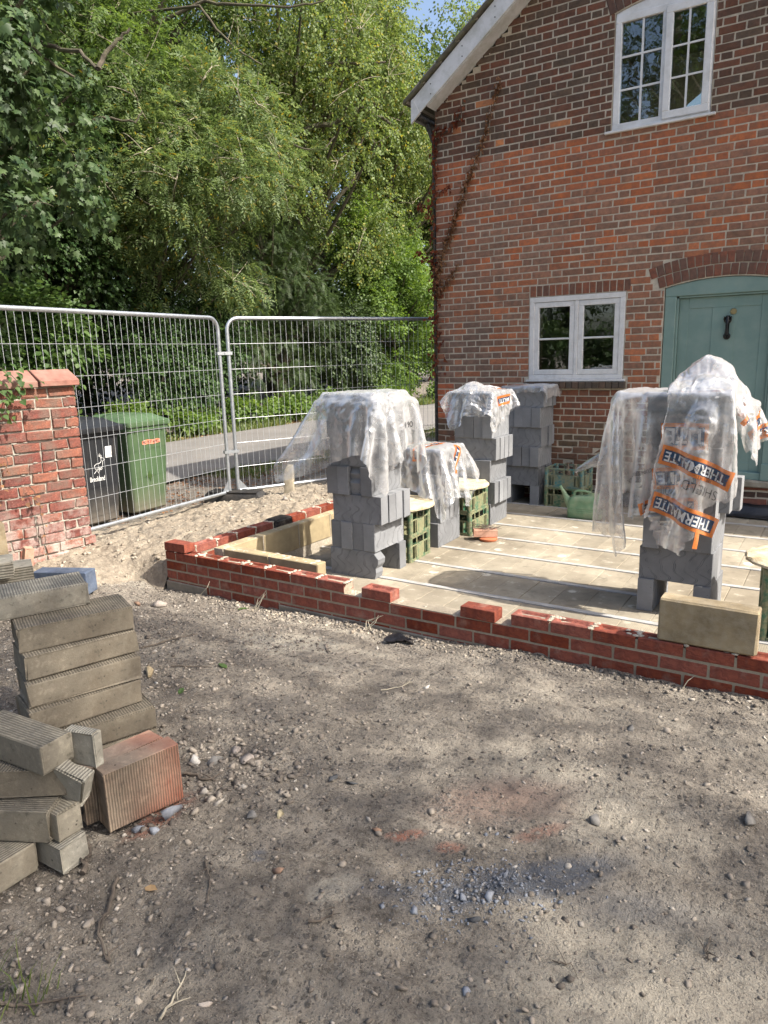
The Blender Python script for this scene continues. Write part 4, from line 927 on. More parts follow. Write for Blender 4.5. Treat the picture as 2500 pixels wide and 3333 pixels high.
# beam and block floor
ZF = -0.13
fl = empty('floor', (0.36, 0.35, ZF)); tag(fl, 'pale beam and block floor of the new extension', kind='structure')
FB = [block_mesh(0.2205, 0.438, 0.10, 0.0012, 0.003) for _ in range(5)]
for m_ in FB: m_.materials.append(FLOORB)
beams = [0.44 + 0.505*k for k in range(8)]
rows = [(-0.065+0.44, 0.08)] + [(b_, 0.44) for b_ in beams]
nb = 0
for ri, yb in enumerate(beams):
    ph = (0.0, 0.16, 0.05, 0.12, 0.03, 0.19, 0.08, 0.14)[ri % 8]
    depth = 0.44 if yb + 0.475 < 4.38 else 4.37-yb-0.035
    for k in range(21):
        x_ = 0.40 + ph + 0.2225*k
        if x_ > 5.0: break
        o = link('floor_block', FB[(k+ri) % 5], fl); o.location = (x_-0.36, yb + 0.033 + depth/2 - 0.35, -0.10 + random.uniform(-0.0015, 0.0015)); o.scale = (1, depth/0.44, 1); o.rotation_euler.z = random.uniform(-0.004, 0.004) + (PI if random.random() < .5 else 0)
for yb in beams:
    mb = MB(); mb.box(0.0, 4.75, -0.0235, 0.0235, -0.12, 0.004); mb.box(0.0, 4.75, -0.03, 0.03, -0.12, -0.02)
    o = mb.obj('floor_beam', BEAM, fl, bevel=0.003); o.location = (0, yb-0.35, 0)
mb = MB(); mb.box(0.0, 4.75, 0.352-0.35, 0.414-0.35, -0.1, -0.004); o = mb.obj('edge_slip', FLOORB, fl)
mb = MB(); mb.box(0.0, 4.75, 0.01, 4.02, -0.16, -0.11); mb.obj('grout', DARKIN, fl)

# ------------------------------------------------------------------ aerated blocks in stacks
BL, BT, BH = 0.44, 0.1, 0.2165
def chip_block(seed, chip=None):
    random.seed(seed); mb = MB()
    if chip is None: mb.box(-BL/2, BL/2, -BT/2, BT/2, 0, BH)
    else: mb.prism(chip, -BT/2, BT/2)
    me = mb.mesh('block', bevel=0.005, seg=2)
    for v in me.vertices: v.co += Vector((random.uniform(-.0012, .0012), random.uniform(-.0012, .0012), random.uniform(-.0012, .0012)))
    me.materials.append(AERATED); me.update(); return me
AB = [chip_block(k) for k in range(8)]
AB_BROKEN = chip_block(20, [(-0.22, 0), (0.19, 0), (0.205, 0.05), (0.198, 0.085), (0.222, 0.12), (0.228, 0.16), (0.20, 0.19), (0.175, BH), (-0.22, BH)])
AB_CHIP = chip_block(21, [(-0.195, 0), (0.22, 0), (0.22, BH), (-0.175, BH), (-0.18, 0.19), (-0.205, 0.165), (-0.19, 0.12), (-0.212, 0.09), (-0.20, 0.04)])
random.seed(99)
ORD = ['bottom', 'second', 'third', 'fourth', 'fifth', 'sixth', 'top']
def block(x, y, z, rz, label, group, me=None, rx=0.0):
    o = link('aerated_block', me or random.choice(AB)); o.location = (x, y, z); o.rotation_euler = (rx, 0, rz); return tag(o, label, 'block', group)
def stack(cx, cy, layers, where, group, rz0=0.0, jit=0.012, z0=ZF):
    """layers: 'X' blocks lie along x, 'Y' along y, 'LX'/'LY' two legs only, 'F' laid flat"""
    z = z0
    for li, sp in enumerate(layers):
        kind, opts = (sp, {}) if isinstance(sp, str) else sp
        dx, dy = opts.get('d', (random.uniform(-jit, jit), random.uniform(-jit, jit))); lay_ = 'top' if li == len(layers)-1 else ORD[li]; w = 0.1025
        nn = opts.get('n', 4)
        if kind in ('LX', 'LY'):
            for k, off in enumerate((opts.get('a', -0.17), opts.get('b', 0.17))):
                pos = ('front' if k == 0 else 'rear') if kind == 'LX' else ('left' if k == 0 else 'right')
                xy = (cx+dx, cy+off) if kind == 'LX' else (cx+off, cy+dy)
                block(*xy, z, rz0 + (0 if kind == 'LX' else PI/2) + random.uniform(-.01, .01), f'{pos} grey block standing as a leg under the {where}', group, opts.get('me', {}).get(k))
            z += BH
        elif kind == 'F':
            for k in range(2):
                o = block(cx+dx, cy+dy+(-0.109+0.218*k), z+0.05, rz0+random.uniform(-.01, .01), f"{('front', 'rear')[k]} grey block laid flat on top of the {where}", group, rx=PI/2)
                o.location.y += BH/2; o.location.z = z + 0.05
            z += BT
        else:
            for k in range(nn):
                if k in opts.get('skip', ()): continue
                off = (k-(nn-1)/2)*w; ex = random.uniform(-0.012, 0.012) + opts.get('shift', {}).get(k, 0)
                if kind == 'X': xy = (cx+dx+ex, cy+dy+off); ang = 0; pos = ['front', 'second from front', 'third from front', 'rear'][k]
                else: xy = (cx+dx+off, cy+dy+ex); ang = PI/2; pos = ['leftmost', 'second from left', 'third from left', 'rightmost'][k]
                block(xy[0], xy[1], z, rz0 + ang + (PI if (random.random() < .5 and k not in opts.get('me', {})) else 0) + random.uniform(-.012, .012), f'{pos} grey block in {lay_} layer of the {where}', group, opts.get('me', {}).get(k))
            z += BH
    return z
tA = stack(1.145, 1.075, [('LX', {'me': {0: AB_BROKEN}, 'd': (-0.005, 0), 'a': -0.165, 'b': 0.155}), ('Y', {'d': (-0.012, 0.0)}), ('X', {'d': (0.045, -0.01)}), ('Y', {'d': (-0.02, -0.005), 'me': {2: AB_CHIP}}), ('X', {'d': (0.02, 0)}), ('Y', {'d': (-0.01, 0)}), ('F', {'d': (-0.01, 0)})], 'stack at the brick corner', 'blocks of the tall stack by the brick corner', 0.03)
tB = stack(1.115, 2.11, [('Y', {'d': (0.0, 0)}), ('X', {'d': (-0.01, 0)}), ('Y', {'d': (0.0, 0)}), ('X', {'d': (-0.01, 0.01)})], 'short stack between crates', 'blocks of the short stack between the crates', 0.04)
tC = stack(1.17, 3.07, [('Y', {'d': (0.0, 0)}), ('X', {'d': (0.03, 0)}), ('Y', {'d': (0.0, 0)}), ('X', {'d': (0.04, 0)}), ('Y', {'d': (0.02, 0)}), ('X', {'d': (0.0, 0)})], 'tall stack beside the window', 'blocks of the tall stack left of the window', 0.04)
tD = stack(1.235, 4.165, [('LY', {'a': -0.16, 'b': 0.165, 'd': (0, 0.02)}), ('X', {'d': (0.0, 0)}), ('Y', {'d': (0.02, -0.01)}), ('X', {'d': (0.03, -0.01)}), ('Y', {'d': (0.03, -0.01)}), ('X', {'d': (0.04, -0.01)})], 'stack against the house', 'blocks of the stack against the house', 0.02, 0.006)
tE = stack(3.44, 1.365, [('LY', {'a': -0.175, 'b': 0.165, 'd': (0, 0)}), ('X', {'d': (0.0, 0)}), ('Y', {'d': (0.0, 0)}), ('X', {'d': (-0.005, 0.0), 'skip': (1,), 'shift': {2: 0.05, 3: 0.085}}), ('Y', {'d': (0.02, 0.0)}), ('X', {'d': (0.0, 0.01)}), ('F', {'d': (-0.0, 0.01)})], 'stack before the green door', 'blocks of the stack before the green door', -0.02)
link_y = link('yellow_block', block_mesh(0.435, 0.10, 0.215, 0.003, 0.008), None, YELLOW); link_y.location = (3.797, 0.052, 0.150); link_y.rotation_euler = (0, 0, -0.01)
tag(link_y, 'yellow concrete block standing upright on the low new brick wall', 'block')

# ------------------------------------------------------------------ crates
def crate_mesh(Lx, Ly, H):
    t = 0.010
    def side(L, M, wide, mb):
        mb.box(-L/2, L/2, 0, t+0.006, H-0.018, H, M); mb.box(-L/2, L/2, 0, t, 0, 0.022, M); mb.box(-L/2, L/2, 0, t, H*0.60, H*0.60+0.012, M)
        n = 4 if wide else 3
        for k in range(1, n):
            xk = -L/2 + L*k/n; mb.box(xk-0.008, xk+0.008, 0.001, t-0.001, H*0.60+0.012, H-0.018, M)
        pw = L*0.27 if wide else L*0.20
        mb.box(-pw, pw, 0.0005, t-0.001, 0.022, H*0.60, M)
        for sg in (-1, 1):
            mb.box(sg*(pw+0.022)-0.004, sg*(pw+0.022)+0.004, 0.001, t-0.001, 0.022, H*0.60, M)
            xk = sg*(L/2-0.06); 
    sides = []
    for L_, M_, w_ in ((Lx, T(0, -Ly/2, 0), True), (Lx, T(0, Ly/2, 0, rz=PI), True), (Ly, T(Lx/2, 0, 0, rz=PI/2), False), (Ly, T(-Lx/2, 0, 0, rz=-PI/2), False)):
        mb = MB(); side(L_, M_, w_, mb); sides.append(mb.mesh('side_wall', bevel=0.0015))
    cp = MB(); cp.tube([(0, 0, 0), (0, 0, H-0.001)], 0.024, 12); post = cp.mesh('corner_post', smooth='auto')
    dv = MB(); dv.box(-Lx/2+t, Lx/2-t, -Ly/2+t, Ly/2-t, 0.004, 0.010)
    for k in range(1, 5): xk = -Lx/2 + Lx*k/5; dv.box(xk-0.002, xk+0.002, -Ly/2+t, Ly/2-t, 0.01, H*0.55)
    for k in range(1, 4): yk = -Ly/2 + Ly*k/4; dv.box(-Lx/2+t, Lx/2-t, yk-0.002, yk+0.002, 0.01, H*0.55-0.003)
    return sides, post, dv.mesh('divider')
CR1 = crate_mesh(0.42, 0.36, 0.215); 
def crate(x, y, z, rz, label, mat=CRATE, group=None, inner=None):
    o = empty('bottle_crate', (x, y, z), rz); tag(o, label, 'crate', group)
    for me in CR1[0]: m2 = me.copy(); m2.materials.append(mat); link('side_wall', m2, o)
    m2 = CR1[1].copy(); m2.materials.append(mat)
    for sx in (-1, 1):
        for sy in (-1, 1): c_ = link('corner_post', m2, o); c_.location = (sx*(0.21-0.016), sy*(0.18-0.016), 0)
    m2 = CR1[2].copy(); m2.materials.append(inner or mat); link('divider', m2, o)
    return o
def round_board(x, y, z, r, label, seed):
    random.seed(seed); mb = MB(); n = 40; vs = []; fs = []
    ph = [random.uniform(-1, 1) for _ in range(n)]
    prof = [(0.0, 0.0), (0.92, 0.0), (1.0, 0.006), (1.0, 0.02), (0.97, 0.028), (0.80, 0.031), (0.5, 0.036), (0.25, 0.034), (0.0, 0.035)]
    for rr, zz in prof:
        for k in range(n):
            q = r*rr*(1 + 0.018*ph[k]*(rr > 0.9)); vs.append((q*math.cos(2*PI*k/n), q*math.sin(2*PI*k/n), zz + (random.uniform(-.004, .006) if zz > 0.025 else 0)))
    for i in range(len(prof)-1):
        for k in range(n): k2 = (k+1) % n; fs.append((i*n+k, i*n+k2, (i+1)*n+k2, (i+1)*n+k))
    mb.add(vs, fs); o = mb.obj('round_board', BOARD, smooth='auto'); o.location = (x, y, z); return tag(o, label, 'board')
CH = 0.2165
crate(1.135, 1.53, ZF, 0.06, 'lower green bottle crate beside the tall stack at the brick corner'); crate(1.14, 1.53, ZF+CH, 0.07, 'upper green bottle crate beside the tall stack at the brick corner')
round_board(1.12, 1.55, ZF+2*CH, 0.315, 'round mortar caked board on crates by the brick corner stack', 3)
crate(1.205, 2.60, ZF, PI/2+0.03, 'lower green bottle crate between the short and tall stacks'); crate(1.20, 2.60, ZF+CH, PI/2+0.05, 'upper green bottle crate between the short and tall stacks')
round_board(1.16, 2.60, ZF+2*CH, 0.30, 'round mortar caked board on crates between two block stacks', 4)
crate(1.735, 4.145, ZF, 0.0, 'lower green bottle crate against the house wall behind the watering can'); crate(1.735, 4.145, ZF+CH, 0.02, 'upper teal bottle crate holding bottles against the house wall', CRATE_T)
crate(4.14, 1.16, ZF, 0.10, 'lower green bottle crate at the picture edge behind the yellow block'); crate(4.14, 1.16, ZF+CH, 0.12, 'upper green bottle crate at the picture edge behind the yellow block')
round_board(4.13, 1.20, ZF+2*CH, 0.31, 'round mortar caked board on the crates behind the yellow block', 5)
BOT = MB(); BOT.lathe([(0.030, 0), (0.032, 0.01), (0.032, 0.13), (0.026, 0.155), (0.014, 0.19), (0.013, 0.225), (0.016, 0.228), (0.016, 0.24), (0.008, 0.241)], 16)
botm = BOT.mesh('bottle', smooth='auto'); botm.materials.append(basic('dusty_brown_glass', (0.12, 0.075, 0.045), 0.4, 20, 0.4, 0.2, dirt=(0.4, 0.35, 0.27), dscale=20, damt=0.8))
for bx_, by_, lb in ((1.70, 4.20, 'dusty brown bottle standing further back in the teal crate'), (1.82, 4.10, 'dusty brown bottle nearer the front corner of the teal crate')):
    o = link('bottle', botm); o.location = (bx_, by_, ZF+CH+0.012); o.rotation_euler = (0.05, 0.03, 0); tag(o, lb, 'bottle')
random.seed(31)
# watering can ------------------------------------------------------------
wc = empty('watering_can', (2.10, 3.59, ZF), 0.06); tag(wc, 'pale green plastic watering can on the floor near the house', 'watering can')
def loft(sections, closed=True):
    mb = MB(); n = len(sections[0]); vs = [p for s_ in sections for p in s_]; fs = []
    for i in range(len(sections)-1):
        for k in range(n): k2 = (k+1) % n; fs.append((i*n+k, i*n+k2, (i+1)*n+k2, (i+1)*n+k))
    fs.append(tuple(reversed(range(n)))); fs.append(tuple((len(sections)-1)*n+k for k in range(n))); mb.add(vs, fs); return mb
def rrect(w, d, z, r, n=5, cx=0.0, cy=0.0):
    pts = []
    for qx, qy, a0 in ((1, 1, 0), (-1, 1, PI/2), (-1, -1, PI), (1, -1, 1.5*PI)):
        for k in range(n+1): an = a0 + k*PI/2/n; pts.append((cx+qx*(w/2-r)+r*math.cos(an), cy+qy*(d/2-r)+r*math.sin(an), z))
    return pts
secs = [rrect(0.325, 0.12, 0.0, 0.03), rrect(0.345, 0.14, 0.012, 0.04), rrect(0.348, 0.142, 0.06, 0.04)]
for k in range(3): secs += [rrect(0.352, 0.146, 0.066+0.02*k, 0.04), rrect(0.344, 0.139, 0.076+0.02*k, 0.04)]
secs += [rrect(0.342, 0.14, 0.17, 0.045), rrect(0.325, 0.135, 0.205, 0.045, cx=0.008), rrect(0.28, 0.115, 0.226, 0.045, cx=0.025), rrect(0.14, 0.10, 0.240, 0.045, cx=0.085), rrect(0.115, 0.095, 0.268, 0.044, cx=0.10), rrect(0.12, 0.10, 0.274, 0.044, cx=0.10)]
loft(secs).obj('body', CANM, wc, smooth='auto')
mb = MB(); mb.tube([(-0.12, 0, 0.10), (-0.175, 0, 0.165), (-0.215, 0, 0.24), (-0.25, 0, 0.298), (-0.262, 0, 0.318)], [0.062, 0.036, 0.022, 0.015, 0.017], 14); mb.obj('spout', CANM, wc, smooth='auto')
mb = MB(); mb.tube([(-0.115, 0, 0.215), (-0.11, 0, 0.262), (-0.08, 0, 0.28), (0.0, 0, 0.278), (0.04, 0, 0.266), (0.075, 0, 0.25)], [0.015, 0.013, 0.013, 0.013, 0.013, 0.014], 10); mb.obj('handle', CANM, wc, smooth='auto')
mb = MB(); mb.tube([(0.125, 0, 0.24), (0.175, 0, 0.215), (0.19, 0, 0.16), (0.192, 0, 0.10), (0.165, 0, 0.045)], [0.018, 0.016, 0.016, 0.017, 0.02], 10); mb.obj('grip', CANM, wc, smooth='auto')
mb = MB(); mb.lathe([(0.0, 0), (0.040, 0), (0.040, 0.002)], 20, T(0.10, 0, 0.2735)); mb.obj('filler_shade_disc', DARKP, wc)  # dark disc on the closed top, painted shade for the filler opening
# brick with wire ties on a terracotta cap -----------------------------------
mb = MB(); mb.lathe([(0.0, 0), (0.075, 0), (0.082, 0.01), (0.082, 0.022), (0.07, 0.03), (0.06, 0.03)], 28); o = mb.obj('drain_cap', TERRA, smooth='auto'); o.location = (1.605, 2.33, ZF+0.001); tag(o, 'round terracotta cap on the floor under the pink brick', 'cap')
pm = random.choice(PLAIN).copy(); pm.materials.clear(); pm.materials.append(PINKB); o = link('pink_brick', pm); o.location = (1.565, 2.345, ZF+0.034); o.rotation_euler = (0.0, 0.02, 0.55); tag(o, 'pale pink brick heaped with wall ties on the block floor', 'brick')
mb = MB()
for k in range(26):
    c0 = Vector((1.565 + random.uniform(-.09, .09), 2.345 + random.uniform(-.06, .06), ZF+0.102 + random.uniform(0, .035))); an = random.uniform(0, PI); l = random.uniform(.05, .11); dv = Vector((math.cos(an), math.sin(an), random.uniform(-.25, .25)))*l
    mb.tube([c0-dv, c0-dv*0.3+Vector((0, 0, random.uniform(-.01, .02))), c0+dv*0.4, c0+dv], 0.0016, 5)
for k in range(8):
    c0 = Vector((1.50 + random.uniform(-.12, .05), 2.27 + random.uniform(-.12, .08), ZF+0.004)); an = random.uniform(0, PI); dv = Vector((math.cos(an), math.sin(an), 0))*.06; mb.tube([c0-dv, c0+Vector((0, 0, .006)), c0+dv], 0.0014, 5)
tag(mb.obj('wall_ties', RUSTW), 'tangle of thin steel wall ties lying on the pink brick', 'wall ties')
# damp proof membrane along the house foot
def strip(name, xa, xb, seed, mat, label, cat, yb=4.36):
    r_ = np.random.default_rng(seed); n = int((xb-xa)/0.03); xs_ = np.linspace(xa, xb, n); rows_ = []
    for k, (dy, dz) in enumerate(((0.0, 0.135), (-0.03, 0.09), (-0.06, 0.03), (-0.10, 0.008), (-0.145, 0.014))):
        rows_.append(np.stack([xs_, yb + dy + 0.03*(fbm(xs_*5, xs_*0+k*0.35, 3, seed)-0.5), ZF + dz + 0.04*(fbm(xs_*6, xs_*0+k*0.3, 3, seed+5)-0.5)*(k < 4) + 0.006], -1))
    V_ = np.stack(rows_, 0); idx_ = np.arange(V_.shape[0]*n).reshape(-1, n); F_ = np.stack([idx_[:-1, :-1], idx_[:-1, 1:], idx_[1:, 1:], idx_[1:, :-1]], -1).reshape(-1, 4)
    o = link(name, npmesh(name, V_.reshape(-1, 3), F_, True), None, mat); md = o.modifiers.new('s', 'SOLIDIFY'); md.thickness = 0.003; return tag(o, label, cat)
strip('membrane', 1.93, 4.9, 5, DPM, 'crumpled black damp proof membrane along the foot of the house', 'membrane')
# ------------------------------------------------------------------ plastic film, draped by a small cloth solver
def drape(cx, cy, wx, wy, rz, z0, boxes, spheres=(), sp=0.03, steps=130, iters=7, seed=1, slack=0.0, wind=(0, 0, 0), pull=None, mg=0.014, pin=None, crumple=0.008):
    g = np.random.default_rng(seed); nx, ny = int(wx/sp)+1, int(wy/sp)+1
    U, Vv = np.meshgrid(np.linspace(-wx/2, wx/2, nx), np.linspace(-wy/2, wy/2, ny))
    X = np.stack([cx + U*math.cos(rz) - Vv*math.sin(rz), cy + U*math.sin(rz) + Vv*math.cos(rz), np.full_like(U, z0) + 0.02*g.random(U.shape) + 0.10*(fbm(U*3, Vv*3, 3, seed)-0.5)], -1)
    id_ = np.arange(nx*ny).reshape(ny, nx); C = []
    def addc(a, b, k):
        L = np.linalg.norm(np.stack([(U.ravel()[a]-U.ravel()[b]), (Vv.ravel()[a]-Vv.ravel()[b])], -1), axis=-1)
        C.append((a.ravel(), b.ravel(), L.ravel()*(1+slack), k))
    for o in (0, 1):
        addc(id_[:, o:-1:2].ravel(), id_[:, o+1::2][:, :id_[:, o:-1:2].shape[1]].ravel(), 1.0); addc(id_[o:-1:2].ravel(), id_[o+1::2][:id_[o:-1:2].shape[0]].ravel(), 1.0)
    for o in (0, 1):
        addc(id_[:-1, :-1][o::2].ravel(), id_[1:, 1:][o::2].ravel(), 0.5); addc(id_[:-1, 1:][o::2].ravel(), id_[1:, :-1][o::2].ravel(), 0.5)
    for o in (0, 1):
        for q in (0, 1): addc(id_[:, 2*o+q::4][:, :id_[:, 2*o+q+2::4].shape[1]].ravel(), id_[:, 2*o+q+2::4].ravel(), 0.10); addc(id_[2*o+q::4][:id_[2*o+q+2::4].shape[0]].ravel(), id_[2*o+q+2::4].ravel(), 0.10)
    x = X.reshape(-1, 3).copy(); v = np.zeros_like(x); dt = 0.016; wv = np.array(wind, float)
    pid = None; pm_ = None
    if pin is not None:
        px0, px1, py0, py1, pz = pin[:5]; pm_ = (x[:, 0] > px0) & (x[:, 0] < px1) & (x[:, 1] > py0) & (x[:, 1] < py1); pxyz = x[pm_].copy(); pxyz[:, 2] = pz + mg + 0.012*(fbm(pxyz[:, 0]*14, pxyz[:, 1]*14, 2, seed)-0.3)
        if len(pin) > 5:
            for (bx_, by_, bh, br) in pin[5]: pxyz[:, 2] += bh*np.exp(-((pxyz[:, 0]-bx_)**2+(pxyz[:, 1]-by_)**2)/br**2)
    if pull is not None:
        ctr, rad, vec = pull; q = np.stack([U.ravel(), Vv.ravel()], -1); pid = np.linalg.norm(q - np.array(ctr), axis=1) < rad
    for s in range(steps):
        v[:, 2] -= 4.0*dt; v += wv*dt*(0.6+0.8*g.random((len(x), 1)))
        if pid is not None: v[pid] += np.array(pull[2])*dt
        v *= 0.965; xp = x.copy(); x = x + v*dt
        for it in range(iters):
            for a, b, L, k in C:
                d = x[b]-x[a]; l = np.linalg.norm(d, axis=1); m = (0.5*k*(l-L)/np.maximum(l, 1e-6))[:, None]*d
                x[a] += m; x[b] -= m
            for b in boxes:
                lo = np.array(b[:3])-mg; hi = np.array(b[3:])+mg
                ins = np.all((x > lo) & (x < hi), axis=1)
                if ins.any():
                    p_ = x[ins]; dl = p_-lo; dh = hi-p_; dist = np.stack([dl[:, 0], dh[:, 0], dl[:, 1], dh[:, 1], dh[:, 2]*0.6], -1); k_ = dist.argmin(1)
                    r_ = np.arange(len(p_)); ax = np.array([0, 0, 1, 1, 2])[k_]; tgt = np.where(np.isin(k_, (0, 2)), lo[ax], hi[ax]); p_[r_, ax] = tgt; x[ins] = p_
                    if it == iters-1:
                        sl = x[ins]-xp[ins]; x[ins] = xp[ins] + sl*np.where(np.eye(3, dtype=bool)[ax], 1.0, 0.45)
            for (sx, sy, sz, sr) in spheres:
                d = x-np.array([sx, sy, sz]); l = np.linalg.norm(d, axis=1); ins = l < sr
                if ins.any(): x[ins] = np.array([sx, sy, sz]) + d[ins]/l[ins][:, None]*sr
            x[:, 2] = np.maximum(x[:, 2], ZF+0.012)
            if pm_ is not None: x[pm_] = pxyz
        v = np.clip((x-xp)/dt, -4, 4)
    Gd = x.reshape(ny, nx, 3)
    def up(A):                                   # Catmull-Rom, twice as fine
        P_ = np.concatenate([2*A[:1]-A[1:2], A, 2*A[-1:]-A[-2:-1]]); m = (-P_[:-3] + 9*P_[1:-2] + 9*P_[2:-1] - P_[3:])/16
        out = np.empty((2*len(A)-1,)+A.shape[1:]); out[::2] = A; out[1::2] = m; return out
    for _ in range(2): Gd = up(Gd).transpose(1, 0, 2); Gd = up(Gd).transpose(1, 0, 2)
    n = np.cross(np.gradient(Gd, axis=1), np.gradient(Gd, axis=0)); n /= np.maximum(np.linalg.norm(n, axis=-1, keepdims=True), 1e-9)
    uu, vv = np.meshgrid(np.linspace(0, wx, Gd.shape[1]), np.linspace(0, wy, Gd.shape[0])); a_ = fbm(uu*3, vv*3, 2, seed+2)*1.2; b_ = fbm(uu*3+9, vv*3, 2, seed+6)*1.2
    rd = lambda q: 1-np.abs(2*q-1)
    h = 0.8*rd(vnoise(uu*6+a_*3, vv*6+b_*3, seed)) + 0.55*rd(vnoise(uu*14+b_*5, vv*14+a_*5, seed+1)) + 0.34*rd(vnoise(uu*31+b_*8, vv*31+a_*8, seed+4)) + 0.16*rd(vnoise(uu*62+b_*9, vv*62+a_*9, seed+5))
    msk = 0.35 + 0.9*sstep(0.35, 0.65, fbm(uu*2.2, vv*2.2, 2, seed+11))
    Gd = Gd + n*((h-0.85)*crumple*msk)[..., None]
    return Gd
def ragged(Gd, keep):
    ny, nx = Gd.shape[:2]; idx_ = np.arange(nx*ny).reshape(ny, nx); F_ = np.stack([idx_[:-1, :-1], idx_[:-1, 1:], idx_[1:, 1:], idx_[1:, :-1]], -1).reshape(-1, 4)
    return F_[keep.ravel()] if keep is not None else F_
class Film:
    def __init__(s, Gd, wx, wy, ctr, label, tears=(), seed=0):
        s.G = Gd; s.wx, s.wy = wx, wy; s.c = np.array(ctr); ny, nx = Gd.shape[:2]
        u = (np.arange(nx-1)+0.5)/(nx-1)*wx-wx/2; w = (np.arange(ny-1)+0.5)/(ny-1)*wy-wy/2; U, W = np.meshgrid(u, w)
        e = 0.10*(fbm(U*6+seed, W*6, 3, seed)-0.35); keep = (np.minimum(wx/2-np.abs(U), wy/2-np.abs(W)) > e*0.8)
        for (a, b, r1, r2) in tears: keep &= ((U-a)/r1)**2 + ((W-b)/r2)**2 > 1 + 0.8*(fbm(U*14, W*14, 2, seed+3)-0.5)
        s.o = link('plastic_sheet', npmesh('plastic_sheet', Gd.reshape(-1, 3), ragged(Gd, keep), True), None, FILM); tag(s.o, label, 'plastic sheet')
        du = np.gradient(Gd, axis=1); dv = np.gradient(Gd, axis=0); n = np.cross(du, dv); n /= np.maximum(np.linalg.norm(n, axis=-1, keepdims=True), 1e-9); s.n = n
    def at(s, uv, off):
        ny, nx = s.G.shape[:2]; fx = np.clip((uv[:, 0]+s.wx/2)/s.wx*(nx-1), 0, nx-1.001); fy = np.clip((uv[:, 1]+s.wy/2)/s.wy*(ny-1), 0, ny-1.001)
        i, j = fx.astype(int), fy.astype(int); a, b = (fx-i)[:, None], (fy-j)[:, None]
        f = lambda A: A[j, i]*(1-a)*(1-b) + A[j, i+1]*a*(1-b) + A[j+1, i]*(1-a)*b + A[j+1, i+1]*a*b
        p_ = f(s.G); n_ = f(s.n); sg = np.sign(((p_-s.c)*n_).sum(-1, keepdims=True)); return p_ + n_*sg*off
    def rect(s, name, u0, v0, w, h, ang, mat, off, n=(16, 8), x0=0.0, y0=0.0):
        a, b = np.meshgrid(np.linspace(x0, x0+w, n[0]), np.linspace(y0, y0+h, n[1])); c_, d_ = math.cos(ang), math.sin(ang)
        uv = np.stack([u0 + a*c_ - b*d_, v0 + a*d_ + b*c_], -1).reshape(-1, 2); idx_ = np.arange(n[0]*n[1]).reshape(n[1], n[0]); F_ = np.stack([idx_[:-1, :-1], idx_[:-1, 1:], idx_[1:, 1:], idx_[1:, :-1]], -1).reshape(-1, 4)
        return link(name, npmesh(name, s.at(uv, off), F_, True), s.o, mat)
    def text(s, txt, u0, v0, size, ang, mat, off, name='lettering', sx=1.0, bold=0.012):
        V_, F_ = text_mesh(txt, size, bold*size); c_, d_ = math.cos(ang), math.sin(ang); a, b = V_[:, 0]*sx, V_[:, 1]
        uv = np.stack([u0 + a*c_ - b*d_, v0 + a*d_ + b*c_], -1); P_ = s.at(uv, off); me = bpy.data.meshes.new(name); me.from_pydata([tuple(q) for q in P_], [], F_); me.update(); return link(name, me, s.o, mat)
    def label(s, txt, u0, v0, w, h, ang, frm=0.022):
        s.rect('print_border', u0, v0, w, h, ang, F_OR, 0.0022, n=(40, 14)); s.rect('print_panel', u0, v0, w-2*frm, h-2*frm, ang, F_NA, 0.0036, n=(40, 12), x0=frm, y0=frm)
        c_, d_ = math.cos(ang), math.sin(ang); q = (frm*1.6, frm*1.5); sz = (h-2*frm)*1.12; tw_ = text_mesh(txt, sz, 0.02*sz)[0][:, 0].max(); s.text(txt, u0+q[0]*c_-q[1]*d_, v0+q[0]*d_+q[1]*c_, sz, ang, F_WH, 0.005, sx=(w-3.2*frm)/tw_, bold=0.02)
def text_mesh(txt, size, offset=0.0):
    cu = bpy.data.curves.new('t', 'FONT'); cu.body = txt; cu.size = size; cu.offset = offset; cu.resolution_u = 3
    o = bpy.data.objects.new('t', cu); COL.objects.link(o); dg = bpy.context.evaluated_depsgraph_get(); me = bpy.data.meshes.new_from_object(o.evaluated_get(dg))
    import bmesh
    bm = bmesh.new(); bm.from_mesh(me); bmesh.ops.triangulate(bm, faces=bm.faces); bmesh.ops.subdivide_edges(bm, edges=[e for e in bm.edges if e.calc_length() > size*0.3], cuts=1); bmesh.ops.triangulate(bm, faces=bm.faces)
    V_ = np.array([v.co[:] for v in bm.verts]); F_ = [tuple(v.index for v in f.verts) for f in bm.faces]; bm.verts.index_update(); F_ = [tuple(v.index for v in f.verts) for f in bm.faces]; bm.free()
    bpy.data.objects.remove(o); bpy.data.curves.remove(cu); bpy.data.meshes.remove(me); return V_, F_
def bx6(x0, x1, y0, y1, zt): return (x0, y0, -0.2, x1, y1, zt)
# stack by the brick corner
G_ = drape(1.12, 1.05, 1.46, 1.40, 0.22, tA+0.10, [bx6(0.91, 1.39, 0.84, 1.31, tA), (0.87, 0.80, 0.80, 1.44, 1.36, tA-0.06)], [(0.86, 0.80, 0.78, 0.09)], sp=0.029, seed=3, wind=(-0.12, -0.1, 0), pull=((-0.70, -0.66), 0.26, (-2.2, -0.5, 2.2)), pin=(0.97, 1.33, 0.90, 1.25, tA), steps=150, crumple=0.013)
FA = Film(G_, 1.46, 1.40, (1.15, 1.07, 0.8), 'clear crumpled film over the tall block stack by the brick corner', seed=2)
FA.text('80 90', 0.55, -0.05, 0.06, 1.4, DARKP, 0.004)
